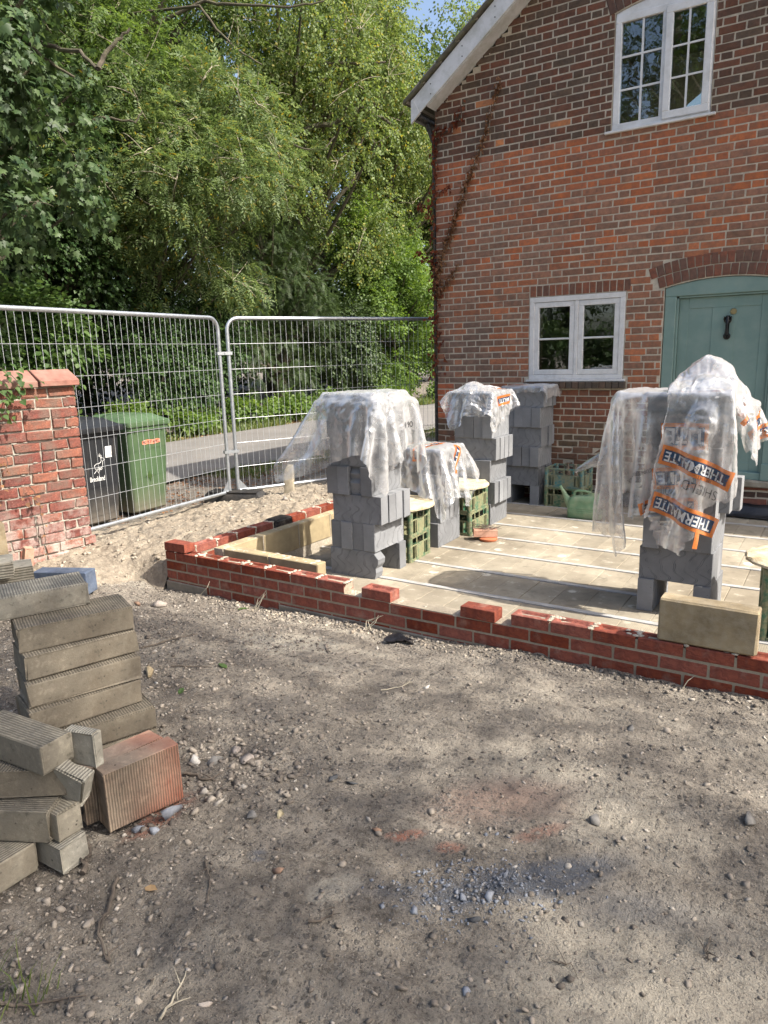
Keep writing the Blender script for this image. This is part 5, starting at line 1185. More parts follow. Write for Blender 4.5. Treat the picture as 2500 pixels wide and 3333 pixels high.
# short stack
G_ = drape(1.20, 2.04, 1.16, 1.12, -0.25, tB+0.08, [bx6(0.90, 1.36, 1.87, 2.34, tB), bx6(0.95, 1.36, 1.36, 1.72, ZF+2*CH+0.03), (0.95, 2.40, -0.2, 1.40, 2.80, ZF+2*CH+0.04)], sp=0.03, seed=8, wind=(0.5, -0.4, 0), pin=(0.96, 1.30, 1.93, 2.28, tB), steps=120, crumple=0.014)
FB_ = Film(G_, 1.16, 1.12, (1.12, 2.1, 0.4), 'torn clear film with orange print over the short block stack', seed=5)
FB_.label('THERMALITE', -0.20, -0.26, 0.50, 0.10, 1.85); FB_.label('THERMALITE', 0.06, -0.27, 0.52, 0.10, 1.80); FB_.label('LITE', 0.10, 0.14, 0.28, 0.09, -0.3)
# tall stack by the window
G_ = drape(1.22, 3.02, 0.90, 0.90, 0.35, tC+0.13, [bx6(0.93, 1.41, 2.83, 3.31, tC)], [(1.20, 2.86, tC-0.10, 0.09)], sp=0.026, seed=12, steps=100, wind=(-0.2, -0.9, 0.4), pin=(1.02, 1.34, 2.90, 3.22, tC, ((1.14, 2.98, 0.09, 0.13),)), crumple=0.014)
FC = Film(G_, 0.90, 0.90, (1.17, 3.07, 0.8), 'crumpled clear film bag over the tall stack left of the window', seed=9)
FC.label('MALITE', 0.28, 0.10, 0.30, 0.09, -1.9); FC.rect('print_border', 0.05, 0.20, 0.30, 0.03, 0.2, F_OR, 0.003, n=(24, 10))
# stack against the house
G_ = drape(1.30, 4.14, 0.72, 0.60, 0.05, tD+0.06, [bx6(1.02, 1.51, 3.93, 4.37, tD)], sp=0.027, seed=15, steps=90, pin=(1.06, 1.47, 3.97, 4.3, tD), crumple=0.008)
FD = Film(G_, 0.72, 0.60, (1.25, 4.15, 0.9), 'flat clear film over the top of the stack against the house', seed=4)
FD.rect('print_border', -0.30, -0.05, 0.24, 0.035, 0.25, F_OR, 0.003, n=(24, 10))
# stack before the green door: left sheet with long hanging side, right hooded bag, flap on the far side
eb = bx6(3.205, 3.68, 1.14, 1.60, tE)
G_ = drape(2.98, 1.12, 1.46, 1.36, 0.0, tE+0.04, [eb, (3.0, 1.16, 1.0, 3.25, 1.50, tE-0.005), (3.03, 1.20, 0.45, 3.25, 1.45, 1.1)], sp=0.029, seed=22, wind=(0.0, 0.0, 0), steps=150, pin=(3.01, 3.66, 1.18, 1.52, tE), crumple=0.010)
FE1 = Film(G_, 1.46, 1.36, (3.35, 1.38, 0.6), 'large clear film with orange labels hanging off the left of the door stack', tears=((0.62, -0.78, 0.36, 0.20), (-0.70, -0.62, 0.2, 0.3)), seed=7)
FE1.label('THERMALITE', 0.40, 0.10, 0.32, 0.09, 0.0); FE1.label('THERMALITE', 0.45, 0.27, 0.30, 0.08, 0.0)
FE1.label('LITE', 0.60, -0.14, 0.28, 0.15, PI); FE1.label('LITE', 0.56, -0.38, 0.30, 0.13, PI+0.08); FE1.label('ALITE', 0.56, -0.57, 0.42, 0.11, PI+0.08)
FE1.text('215x100', 0.58, -0.50, 0.075, PI+0.05, DARKP, 0.004, bold=-0.02); FE1.text('CONTROL BLOCK', 0.26, -0.40, 0.035, PI+0.08, DARKP, 0.004, bold=-0.01)
G_ = drape(3.58, 0.98, 0.60, 1.62, -0.10, tE+0.26, [bx6(3.17, 3.69, 1.09, 1.61, tE+0.01)], [(3.55, 1.10, 1.10, 0.09), (3.52, 1.08, 0.80, 0.07)], sp=0.026, seed=27, steps=160, wind=(-0.25, 0.02, 0), mg=0.022, pin=(3.36, 3.67, 1.20, 1.50, tE, ((3.46, 1.35, 0.115, 0.15), (3.60, 1.34, 0.13, 0.15))), crumple=0.016)
FE2 = Film(G_, 0.60, 1.62, (3.45, 1.42, 0.6), 'crumpled clear film hood with torn printed strip down the door stack', tears=((0.36, -0.80, 0.30, 0.36), (-0.34, -0.83, 0.20, 0.20)), seed=13)
FE2.label('THERMALITE', 0.26, -0.26, 0.50, 0.11, PI-0.12); FE2.label('THERMALITE', 0.24, -0.54, 0.48, 0.12, PI-0.14); FE2.rect('print_border', 0.10, -0.74, 0.03, 0.16, 0.05, F_OR, 0.003, n=(24, 10))
FE2.text('SHIELD', 0.20, -0.39, 0.08, PI-0.12, DARKP, 0.005, bold=-0.02); FE2.text('18:02:81', 0.14, -0.335, 0.032, PI-0.12, DARKP, 0.007, bold=-0.01); FE2.text('02 MAY 2024', 0.18, -0.30, 0.032, PI-0.12, DARKP, 0.007, bold=-0.01)
FE2.label('THER', 0.27, 0.30, 0.26, 0.08, -PI/2)
G_ = drape(3.78, 1.46, 0.56, 0.66, 0.25, tE+0.02, [bx6(3.19, 3.69, 1.10, 1.62, tE-0.02), (3.66, 1.25, 0.75, 3.78, 1.58, tE-0.08)], sp=0.026, seed=33, steps=120, wind=(0.1, 0.05, 0), pin=(3.52, 3.67, 1.25, 1.58, tE-0.01), crumple=0.012)
FE3 = Film(G_, 0.56, 0.66, (3.45, 1.42, 0.6), 'clear film flap with orange labels hanging off the right of the door stack', seed=17)
FE3.label('LITE', 0.06, 0.02, 0.24, 0.09, -PI/2); FE3.label('THERMA', 0.17, 0.26, 0.30, 0.09, -PI/2)
# pointed flap of film reaching out to the left of the door stack
mb = MB(); pts = [(3.02, 1.30, 0.90), (2.94, 1.29, 0.86), (2.87, 1.28, 0.82), (2.80, 1.27, 0.78), (2.74, 1.27, 0.745)]
fs = []; vs = []
for i, p_ in enumerate(pts):
    h_ = (0.085, 0.06, 0.045, 0.032, 0.018)[i]
    for k in range(8): an = 2*PI*k/8; vs.append((p_[0]+0.3*h_*math.sin(an), p_[1]+0.4*h_*math.cos(an), p_[2]+h_*math.sin(an)*(1+0.2*math.sin(3*an+i))))
for i in range(4):
    for k in range(8): k2 = (k+1) % 8; fs.append((i*8+k, i*8+k2, i*8+8+k2, i*8+8+k))
mb.add(vs, fs); o = mb.obj('film_flap', FILM, FE1.o, smooth=True)

# ------------------------------------------------------------------ temporary fence panels
def panel(name, p0, p1, z0, label):
    d = Vector((p1[0]-p0[0], p1[1]-p0[1], 0)); L = d.length; rz = math.atan2(d.y, d.x)
    o = empty(name, (p0[0], p0[1], z0), rz); tag(o, label, 'fence', 'temporary fence panels along the lane')
    H = 2.0; r = 0.13; path = [(0, 0, 0.0)] + [(0, 0, H-r)]
    path += [(r-r*math.cos(a), 0, H-r+r*math.sin(a)) for a in np.linspace(0, PI/2, 7)[1:]] + [(L-r+r*math.sin(a), 0, H-r+r*math.cos(a)) for a in np.linspace(0, PI/2, 7)] + [(L, 0, 0.0)]
    mb = MB(); mb.tube(path, 0.021, 12); mb.obj('tube_frame', GALV, o, smooth='auto')
    mb = MB(); mb.tube([(0.02, 0, 0.06), (L-0.02, 0, 0.06)], 0.019, 12); mb.obj('bottom_rail', GALV, o, smooth='auto')
    mb = MB(); n = int(L/0.0705)
    for k in range(1, n): xk = L*k/n; mb.tube([(xk, 0.004, 0.06), (xk+random.uniform(-.004, .004), 0.004, H-0.015)], 0.0016, 5, False)
    for k in range(1, 7): mb.tube([(0.01, -0.001, 0.06+0.277*k), (L-0.01, -0.001, 0.06+0.277*k)], 0.0019, 5, False)
    tag(mb.obj('wire_mesh', WIRE, o), kind='stuff')
    mb = MB()
    for xx_, sg in ((0.02, 1), (L-0.02, -1)): mb.prism([(xx_, 0.075), (xx_+sg*0.10, 0.075), (xx_, 0.19)], -0.002, 0.002)
    mb.obj('gusset', GALV, o); return o
_u = Vector((0.18, -2.0)).normalized(); P1 = (-1.655, 2.335); PE = (P1[0]+_u.x*3.45, P1[1]+_u.y*3.45)
panel('mesh_fence', P1, PE, 0.0, 'galvanised mesh fence panel standing in front of the wheelie bins')
_w = Vector((0.46, 1.0)).normalized(); P2 = (-1.615, 2.435); PE2 = (P2[0]+_w.x*3.45, P2[1]+_w.y*3.45)
panel('mesh_fence', P2, PE2, 0.0, 'galvanised mesh fence panel running behind the corner of the house')
for z_, lb in ((1.62, 'upper steel clip joining the two fence panels'), (0.52, 'lower steel clip joining the two fence panels')):
    mb = MB(); m_ = ((P1[0]+P2[0])/2, (P1[1]+P2[1])/2); M_ = T(m_[0], m_[1], z_, rz=math.atan2(P2[1]-P1[1], P2[0]-P1[0]))
    for sg in (-1, 1): mb.box(-0.085, 0.085, sg*0.025-0.003, sg*0.025+0.003, -0.017, 0.017, M_); 
    mb.box(-0.088, -0.082, -0.028, 0.028, -0.017, 0.017, M_); mb.box(0.082, 0.088, -0.028, 0.028, -0.017, 0.017, M_); mb.tube([(0, -0.034, 0), (0, 0.034, 0)], 0.008, 8, True, M_)
    tag(mb.obj('fence_clip', GALV), lb, 'clip')
mb = MB(); M_ = T(-1.60, 2.37, -0.06, rz=0.35); mb.add(*[(lambda q: (q.v, q.f))(loft([rrect(0.72, 0.23, 0.0, 0.04), rrect(0.72, 0.23, 0.08, 0.04), rrect(0.64, 0.17, 0.125, 0.05)]))][0], M_)
for k in range(5): mb.tube([(-0.30+0.03*0, -0.09+0.045*k, 0.125), (0.30, -0.09+0.045*k, 0.125)], 0.012, 6, True, M_)
tag(mb.obj('rubber_block', RUBBER, smooth='auto'), 'black rubber foot block under the joint of the fence panels', 'rubber block')
mb = MB(); M_ = T(-0.985, 2.60, -0.05, rx=0.03, ry=0.04, rz=0.5); mb.add(*(lambda q: (q.v, q.f))(loft([rrect(0.105, 0.10, 0.0, 0.008, 2), rrect(0.098, 0.095, 0.36, 0.008, 2), rrect(0.06, 0.07, 0.425, 0.015, 2, cx=0.012)])), M_)
tag(mb.obj('concrete_post', POSTC, smooth='auto'), 'short broken concrete post stuck in the earth bank', 'post')

# ------------------------------------------------------------------ wheelie bins
def wheelie(x, y, z, rz, mat, label, open_=0.0):
    o = empty('wheelie_bin', (x, y, z), rz); tag(o, label, 'wheelie bin', 'wheelie bins behind the fence')
    body = loft([rrect(0.50, 0.44, 0.03, 0.05), rrect(0.54, 0.47, 0.05, 0.06), rrect(0.58, 0.50, 0.30, 0.06), rrect(0.665, 0.555, 0.90, 0.06), rrect(0.675, 0.56, 0.925, 0.06), rrect(0.71, 0.585, 0.93, 0.06), rrect(0.715, 0.585, 0.965, 0.06)]); body.obj('body', mat, o, smooth='auto')
    mb = MB()
    for k in range(4): mb = MB(); mb.prism([(0.318, 0.93), (0.352, 0.93), (0.318, 0.86)], -0.19+0.125*k-0.004, -0.19+0.125*k+0.004); mb.obj('rib', mat, o)
    lid = loft([rrect(0.745, 0.60, 0.968, 0.05), rrect(0.755, 0.61, 0.985, 0.05), rrect(0.752, 0.605, 1.018, 0.055), rrect(0.70, 0.55, 1.03, 0.06), rrect(0.60, 0.46, 1.06, 0.06, cx=-0.03), rrect(0.54, 0.40, 1.085, 0.06, cx=-0.05), rrect(0.36, 0.30, 1.092, 0.06, cx=-0.08)]); lo = lid.obj('lid', mat, o, smooth='auto')
    if open_: lo.rotation_euler = (0, open_, 0); lo.location = (0.0, 0, 0.012)
    mb = MB(); mb.tube([(-0.40, -0.22, 1.0), (-0.43, -0.2, 1.0), (-0.43, 0.2, 1.0), (-0.40, 0.22, 1.0)], 0.016, 8); mb.tube([(-0.36, -0.2, 0.98), (-0.43, -0.2, 1.0)], 0.016, 8); mb.tube([(-0.36, 0.2, 0.98), (-0.43, 0.2, 1.0)], 0.016, 8); mb.obj('handle', mat, o, smooth='auto')
    for sg in (-1, 1):
        mb = MB(); mb.lathe([(0.03, -0.025), (0.095, -0.025), (0.1, -0.015), (0.1, 0.015), (0.095, 0.025), (0.03, 0.025)], 20, T(-0.23, sg*0.255, 0.1, rx=PI/2)); mb.obj('wheel', RUBBER, o, smooth='auto')
    return o
def face_x(z): return np.interp(z, [0.05, 0.30, 0.90], [0.27, 0.29, 0.3325])
def on_front(o, V2, F2, y0, z0, mat, name, off=0.004):
    """V2: (n,2) metres, x to the viewer's right (= +y), y up"""
    P_ = [(float(face_x(z0+b)+off), y0+a, z0+b) for a, b in V2]; me = bpy.data.meshes.new(name); me.from_pydata(P_, [], F2); me.update(); return link(name, me, o, mat)
wb = wheelie(-2.36, 0.93, -0.09, 0.02, BINB, 'black wheelie bin with white deer emblem half behind the brick pier', 0.03)
wg = wheelie(-2.42, 1.61, -0.09, 0.04, BING, 'green wheelie bin with orange sticker beside the black bin')
V_, F_ = text_mesh('Breckland', 0.072, 0.0006); on_front(wb, V_[:, :2]*[0.62, 1.0], F_, -0.115, 0.475, WHITEP, 'lettering')
dv = [[(0.02, 0.0), (0.055, 0.035), (0.035, 0.07), (0.03, 0.105), (0.055, 0.125), (0.10, 0.13), (0.125, 0.14), (0.135, 0.165), (0.13, 0.19), (0.145, 0.205), (0.175, 0.185), (0.185, 0.17), (0.165, 0.165), (0.155, 0.15), (0.15, 0.11)],
      [(0.055, 0.05), (0.07, 0.03), (0.085, 0.0)], [(0.06, 0.06), (0.095, 0.045), (0.10, 0.02)], [(0.075, 0.078), (0.11, 0.06), (0.145, 0.075), (0.15, 0.11)], [(0.085, 0.06), (0.12, 0.04), (0.145, 0.055)],
      [(0.13, 0.19), (0.12, 0.22), (0.09, 0.235)], [(0.12, 0.22), (0.105, 0.25)], [(0.135, 0.195), (0.13, 0.235), (0.115, 0.26)], [(0.145, 0.205), (0.145, 0.235)]]
mb = MB()
for l in dv: mb.tube([(float(face_x(0.56+b*0.62))+0.002, -0.075+a*0.80, 0.555+b*0.75) for a, b in l], 0.0028, 5)
mb.obj('emblem', WHITEP, wb)
sq = np.array([(0, 0), (1, 0), (1, 1), (0, 1)], float); on_front(wb, sq*[0.075, 0.115], [(0, 1, 2, 3)], 0.085, 0.70, WHITEP, 'sticker', 0.003)
bl_ = np.array([(0, .2), (.1, 0), (.3, .1), (.55, 0), (.8, .05), (1, .2), (1, .8), (.85, 1), (.6, .85), (.35, 1), (.1, .9), (0, .7)]); on_front(wg, bl_*[0.25, 0.055], [tuple(range(12))], -0.10, 0.765, STICK, 'sticker', 0.003)
V_, F_ = text_mesh('NO HOT ASHES', 0.043, 0.0004); on_front(wg, V_[:, :2]*[0.72, 1.0], F_, -0.09, 0.778, DARKP, 'lettering', 0.005)
lv = np.array([(0, 0), (.02, .05), (-.01, .07), (.03, .10), (.05, .14), (.06, .09), (.10, .06), (.07, .05), (.06, .0), (.04, .05)]); o = on_front(wg, lv*0.9, [tuple(range(10))], -0.06, 0.36, L_HAZEL, 'stuck_leaf', 0.008)

# ------------------------------------------------------------------ old brick pier at the left
pr = empty('brick_pier', (-1.11, 0.14, -0.06), 0.0); _pd = Vector((0.105, 0.9945, 0)); prz = math.atan2(-_pd.x, _pd.y)
tag(pr, 'weathered old brick garden wall end with stone coping and ivy', 'wall'); pr.rotation_euler = (0, 0, prz)
def pier_brick(w, h):
    v_, f_ = brick_verts(w, h, random.uniform(0, 0.006), 0.007); me = bpy.data.meshes.new('brick'); me.from_pydata(v_, [], f_); me.update(); me.materials.append(BRICK_PIER); return me
# local frame: +x out of the face, y along the wall (0 at the far end, negative towards the camera)
zc = 0.0
for ci_ in range(17):
    y_ = 0.0; first = (0.11 if ci_ % 2 else 0.225); hgt = 0.0845; ext = 0.035 if ci_ < 2 else 0.0
    y_ = ext; k = 0
    while y_ > -1.25:
        L = (first if k == 0 else random.choice([0.225, 0.225, 0.215, 0.115])) ; 
        o = link('brick', pier_brick(L-0.014, hgt-0.016), pr); o.location = (random.uniform(-.004, .006), y_-L/2, zc+hgt/2); o.rotation_euler = (random.uniform(-.015, .015), 0, PI/2); y_ -= L; k += 1
    # far end bricks (face +y)
    o = link('brick', pier_brick(0.19-0.01, hgt-0.016), pr); o.location = (-0.095, ext+0.003, zc+hgt/2); o.rotation_euler = (0, 0, PI)
    zc += hgt
mb = MB(); mb.box(-0.20, -0.010, -1.25, -0.008, -0.1, zc); mb.obj('mortar', MORTAR_PIER, pr)
mb = MB()
for k in range(160):
    z_ = round(random.uniform(0, 16))*0.0845; blob_mesh(mb, (-0.006, random.uniform(-1.2, -0.01), z_), 0.007, random.uniform(0.01, 0.03), random.uniform(0.006, 0.011))
o = mb.obj('mortar_smears', MORTAR_PIER, pr); tag(o, kind='stuff')
for (y0_, y1_, tw) in ((-0.305, 0.02, 0.03), (-0.64, -0.318, -0.02), (-0.98, -0.65, 0.0), (-1.29, -0.99, 0.02)):
    mb = MB(); M_ = T(-0.10, 0, zc+0.002, rz=0) 
    mb.add([(px_, yy_, pz_) for yy_ in (y0_, y1_) for px_, pz_ in ((-0.155, 0), (0.155, 0), (0.155, 0.048), (0.0, 0.135), (-0.155, 0.048))], [(0, 1, 2, 3, 4), (9, 8, 7, 6, 5)] + [(i, (i+1) % 5, (i+1) % 5+5, i+5) for i in range(5)], M_ @ T(0, (y0_+y1_)/2, 0, rz=tw, ry=0.02*random.uniform(-1, 1)) @ T(0, -(y0_+y1_)/2, 0)); mb.obj('coping_stone', COPING, pr, bevel=0.005)

# ------------------------------------------------------------------ concrete block pile
def cblock(x, y, z, rz, label, dims=(0.44, 0.215, 0.1), mat=CONC, rx=0, ry=0, chip=0.011, name='concrete_block'):
    L, W, H = dims; mb = MB(); nx_ = 5
    me = None
    mb.box(-L/2, L/2, -W/2, W/2, 0, H); me = mb.mesh(name, bevel=0.007, seg=2)
    for v in me.vertices:
        k = chip*random.random()**3; v.co += Vector((-math.copysign(k, v.co.x) + random.uniform(-.001, .001), -math.copysign(k*0.7, v.co.y), -k*0.5 if v.co.z > H/2 else k*0.3))
    me.materials.append(mat); o = link(name, me); o.location = (x, y, z); o.rotation_euler = (rx, ry, rz); return tag(o, label, 'block')
def facing(mx, my, ang, W=0.215): n_ = (math.sin(ang), -math.cos(ang)); return mx - n_[0]*W/2, my - n_[1]*W/2, ang
random.seed(55)
CONC_X = m_ribbed('lengthwise_ribbed_block', (0.175, 0.155, 0.118), (0.25, 0.225, 0.175), axis=1)
PALEC = m_ribbed('pebbled_pale_block', (0.22, 0.205, 0.165), (0.32, 0.30, 0.25))
for (mx, my, a_, z_, lb, mt) in [(1.876, -1.918, 70, -0.055, 'lowest ribbed concrete block of the tall left pile', CONC), (1.876, -1.918, 70, 0.048, 'ribbed concrete block dusted with red brick crumbs in the left pile', CONC), (1.8135, -1.918, 73.7, 0.150, 'stained ribbed concrete block fourth from top of the left pile', CONC),
        (1.80, -1.906, 69.6, 0.252, 'brown ribbed concrete block third from top of the left pile', CONC), (1.771, -1.886, 71, 0.353, 'ribbed concrete block with pale scuff near its end in the left pile', CONC), (1.739, -1.880, 65.9, 0.454, 'wide ribbed concrete block under the broken top slab of the left pile', CONC)]:
    x_, y_, r_ = facing(mx, my, R(a_)); cblock(x_, y_, z_, r_, lb, mat=mt)
x_, y_, r_ = facing(1.567, -1.957, R(64.8)); cblock(x_, y_, 0.556, r_, 'pale broken concrete slab with pebbles on top of the left pile', (0.44, 0.20, 0.098), PALEC, chip=0.016)
cblock(2.288, -2.062, -0.012, R(76.6), 'ribbed block stained with red brick dust standing on edge', (0.275, 0.085, 0.222), CONC_RED, chip=0.008)
o = cblock(2.176, -2.060, -0.012, R(79), 'block with black stamped letters behind the red dusted block', (0.31, 0.095, 0.205), CONC_RED, chip=0.008)
V_, F_ = text_mesh('CO', 0.06, 0.001); me = bpy.data.meshes.new('lettering'); me.from_pydata([(-0.156, -0.03+b, 0.03+a) for a, b in V_[:, :2]], [], F_); me.update(); link('lettering', me, o, DARKP)
cblock(2.14, -2.648, -0.012, PI/2, 'ribbed concrete block flat on the soil at the lower left edge', mat=CONC_X)
cblock(2.175, -2.365, -0.012, 0.03, 'short concrete block with pebbly top at the pile foot', (0.33, 0.10, 0.092), PALEC)
cblock(2.165, -2.355, 0.081, 0.02, 'short concrete block end with white specks in the near pile', (0.31, 0.085, 0.102), CONC_X)
cblock(2.082, -2.472, 0.090, R(28), 'chipped corner concrete block second up in the near pile', mat=CONC_X, dims=(0.44, 0.10, 0.105), chip=0.015)
cblock(2.072, -2.412, 0.197, R(35), 'long smooth concrete block third up in the near pile', (0.44, 0.10, 0.098), CONC)
cblock(2.245, -2.30, 0.185, R(20), 'broken pebbly concrete wedge beside the near pile', (0.14, 0.06, 0.12), PALEC, rx=0.2, ry=0.35, chip=0.03)
cblock(2.095, -2.345, 0.298, R(5), 'ribbed concrete block on top of the near pile', (0.345, 0.115, 0.10), CONC_X, chip=0.008)
cblock(2.265, -2.238, 0.262, R(12), 'thin broken concrete slab end jutting from the near pile', (0.12, 0.04, 0.125), PALEC, chip=0.012)
for (mx, my, a_, z_, lb) in [(-0.133, -1.22, 62, 0.195, 'side ribbed concrete block of the far left pile'), (0.007, -1.42, 60, 0.297, 'upper side ribbed concrete block of the far left pile'), (-0.16, -1.2, 63, 0.09, 'middle concrete block of the far left pile'), (-0.15, -1.21, 61, -0.02, 'bottom concrete block of the far left pile')]:
    x_, y_, r_ = facing(mx, my, R(a_)); cblock(x_, y_, z_, r_, lb, mat=CONC_SIDE)
cblock(-1.00, -0.78, -0.03, R(75), 'yellow block standing on end by the old pier', (0.215, 0.10, 0.44), YELLOW)
cblock(-0.86, -0.62, -0.02, R(70), 'pale pink brick leaning beside the yellow block at the old pier', (0.065, 0.10, 0.23), PINKB, ry=0.2, name='pink_brick')
BLUEB = basic('blue_painted_block', (0.075, 0.10, 0.15), 0.9, 9, 0.35, 0.7, 60, 0.01, 0.0, dirt=(0.16, 0.19, 0.24), dscale=14, damt=0.6)
cblock(-0.36, -0.62, -0.055, R(24), 'blue grey dusted block half sunk in the soil behind the pile', (0.42, 0.13, 0.165), BLUEB, chip=0.02, name='blue_block')
def stone(x, y, s, col, label, cat='stone', name='stone', squash=(1, 0.8, 0.6), rz=None, sink=0.25, seed=None, flat=False):
    g = np.random.default_rng(int(abs(x*997+y*331)*100) % 99991); V3, F2 = hull_rock(g, 10, 0.9); V3 = V3*np.array(squash)*s*0.9
    me = npmesh(name, V3, np.array(F2)); o = link(name, me, None, col); o.location = (x, y, float(ground_z(np.array(x), np.array(y))) + s*squash[2]*(1-2*sink)*0.6); o.rotation_euler = (g.uniform(-.2, .2), g.uniform(-.2, .2), rz if rz is not None else g.uniform(0, 6)); return tag(o, label, cat)
def scol(name, c): return basic(name, c, 0.88, 30, 0.3, 0.4, 120, 0.003, 0.0, dirt=tuple(v*0.6 for v in c), dscale=25, damt=0.5)
SG, SW, SP, SY, SO, SK = scol('grey_stone', (0.20, 0.19, 0.175)), scol('white_flint', (0.55, 0.52, 0.47)), scol('pinkish_concrete', (0.36, 0.31, 0.265)), scol('yellow_flint', (0.42, 0.36, 0.23)), scol('orange_brick_bit', (0.27, 0.17, 0.115)), scol('dark_slate', (0.075, 0.078, 0.082))
SA = basic('aerated_chip', (0.24, 0.255, 0.285), 0.92, 20, 0.15, 0.5, 120, 0.003, 0.0)
for (x_, y_, s_, c_, lb, sq_) in [(3.665, -1.266, 0.040, SG, 'grey angular stone sitting in a small hollow of the soil', (1, 0.8, 0.7)), (4.115, -1.047, 0.048, SG, 'grey rounded stone with smooth top towards the right edge', (1.1, 0.7, 0.6)), (2.367, -1.613, 0.052, SP, 'pinkish flat concrete lump nearest the new wall in the rubble', (1, 0.75, 0.45)),
        (2.27, -1.696, 0.048, SG, 'grey mortar lump between the pale lumps of rubble', (1.1, 0.7, 0.55)), (2.214, -1.742, 0.042, SW, 'white flint lump beside the red dusted block', (1, 0.8, 0.65)), (2.276, -1.58, 0.058, SP, 'long pinkish concrete lump at the back of the rubble', (1.3, 0.55, 0.45)),
        (2.727, -1.823, 0.030, SY, 'yellow knobbly flint lying on dark soil', (1, 0.8, 0.8)), (2.652, -1.888, 0.035, SG, 'square grey stone left of the yellow flint', (1, 0.85, 0.6)), (3.06, -1.722, 0.034, SO, 'orange brown brick bit lying right of the stones', (1, 0.7, 0.55)), (2.908, -2.053, 0.034, SO, 'brown folded pottery shard near the sand patch', (1, 0.6, 0.4)),
        (2.744, -1.541, 0.036, SK, 'dark slate piece pointing at the pale shard', (1.2, 0.55, 0.4)), (2.814, -1.528, 0.032, SK, 'thin dark slate sliver right of the larger slate', (1.4, 0.4, 0.3)), (3.516, -1.909, 0.030, SK, 'small black charred lump in front of the blue dust', (0.6, 1.0, 0.6)),
        (2.622, -2.718, 0.032, SP, 'pale triangular stone at the bottom left corner', (1, 0.8, 0.4)), (3.067, -2.507, 0.026, SP, 'flat buff pebble near the bottom edge', (1.2, 0.7, 0.4)), (1.414, -1.314, 0.055, YELLOW, 'broken yellow block corner behind the tall left pile', (1.2, 0.6, 0.5)), (1.506, -1.361, 0.02, SW, 'tiny white flint chip beside the broken yellow block', (1, .8, .6)),
        (2.658, -0.665, 0.030, SW, 'whitish stone in a dark hollow mid plot', (1, 0.7, 0.5)), (3.608, -0.597, 0.034, SG, 'pale grey stone near the black scrap by the new wall', (1.2, 0.8, 0.5)), (0.20, -0.62, 0.052, SW, 'large white flint beyond the left pile', (1, 0.8, 0.8)), (0.33, -0.55, 0.045, SO, 'orange brick fragment next to the large white flint', (1.1, 0.8, 0.7)), (0.42, -0.44, 0.062, SP, 'pinkish rubble lump right of the orange fragment', (1.2, 0.7, 0.6)),
        (-0.55, 2.02, 0.05, SP, 'rounded buff stone on the earth bank above the return wall', (1, 0.8, 0.9)), (-0.55, 1.25, 0.06, SP, 'flat buff stone lying on the earth bank', (1.3, 0.8, 0.4)), (3.92, 3.75, 0.045, SP, 'brown rubble lump on the floor near the membrane', (1.3, .8, .5))]:
    o = stone(x_, y_, s_, c_, lb, squash=sq_)
    if x_ < -0.3 and y_ > 0.5: o.location.z = float(bank_z(np.array([x_]), np.array([y_]))[0]) + 0.015
    if y_ > 3: o.location.z = ZF + 0.02
for (x_, y_, s_, lb, sq_) in [(2.395, -2.03, 0.062, 'large blue grey block fragment leaning on the red dusted block', (1.3, 0.55, 0.7)), (2.345, -2.13, 0.032, 'small blue grey fragment in front of the red dusted block', (1, 0.7, 0.7)), (2.42, -2.12, 0.030, 'wedge shaped blue grey fragment beside the larger one', (1, 0.8, 0.6)),
        (3.36, -1.98, 0.022, 'lone blue grey crumb left of the dust patch', (1, .8, .6)), (3.52, -1.82, 0.030, 'biggest blue grey chip on the dust patch', (1, .7, .6)), (3.45, -1.85, 0.022, 'pale blue grey chip nearest the charred lump', (1, .8, .6)), (3.60, -2.13, 0.02, 'blue grey chip lying in front of the dust patch', (1, .9, .5))]:
    stone(x_, y_, s_, SA, lb, 'fragment', 'block_fragment', sq_)
def twig(pts, r, label, mat=TWIGD, branch=True, name='twig'):
    P_ = [Vector((a, b, float(ground_z(np.array(a), np.array(b)))+r*0.9+0.003)) for a, b in pts]; Q = []
    for i in range(len(P_)-1):
        for k in range(4): q = P_[i].lerp(P_[i+1], k/4); Q.append(q + Vector((random.uniform(-1, 1), random.uniform(-1, 1), 0.4*random.random()))*r*1.2)
    Q.append(P_[-1]); n = len(Q); mb = MB(); mb.tube(Q, [r*(1-0.65*i/n) for i in range(n)], 7)
    if branch:
        for k in range(3): i = random.randrange(2, n-1); d = Vector((random.uniform(-1, 1), random.uniform(-1, 1), 0.15))*0.05; mb.tube([Q[i], Q[i]+d*0.6+Vector((0, 0, .004)), Q[i]+d*1.2], [r*0.5, r*0.4, r*0.2], 5)
    return tag(mb.obj(name, mat, smooth='auto'), label, 'twig')
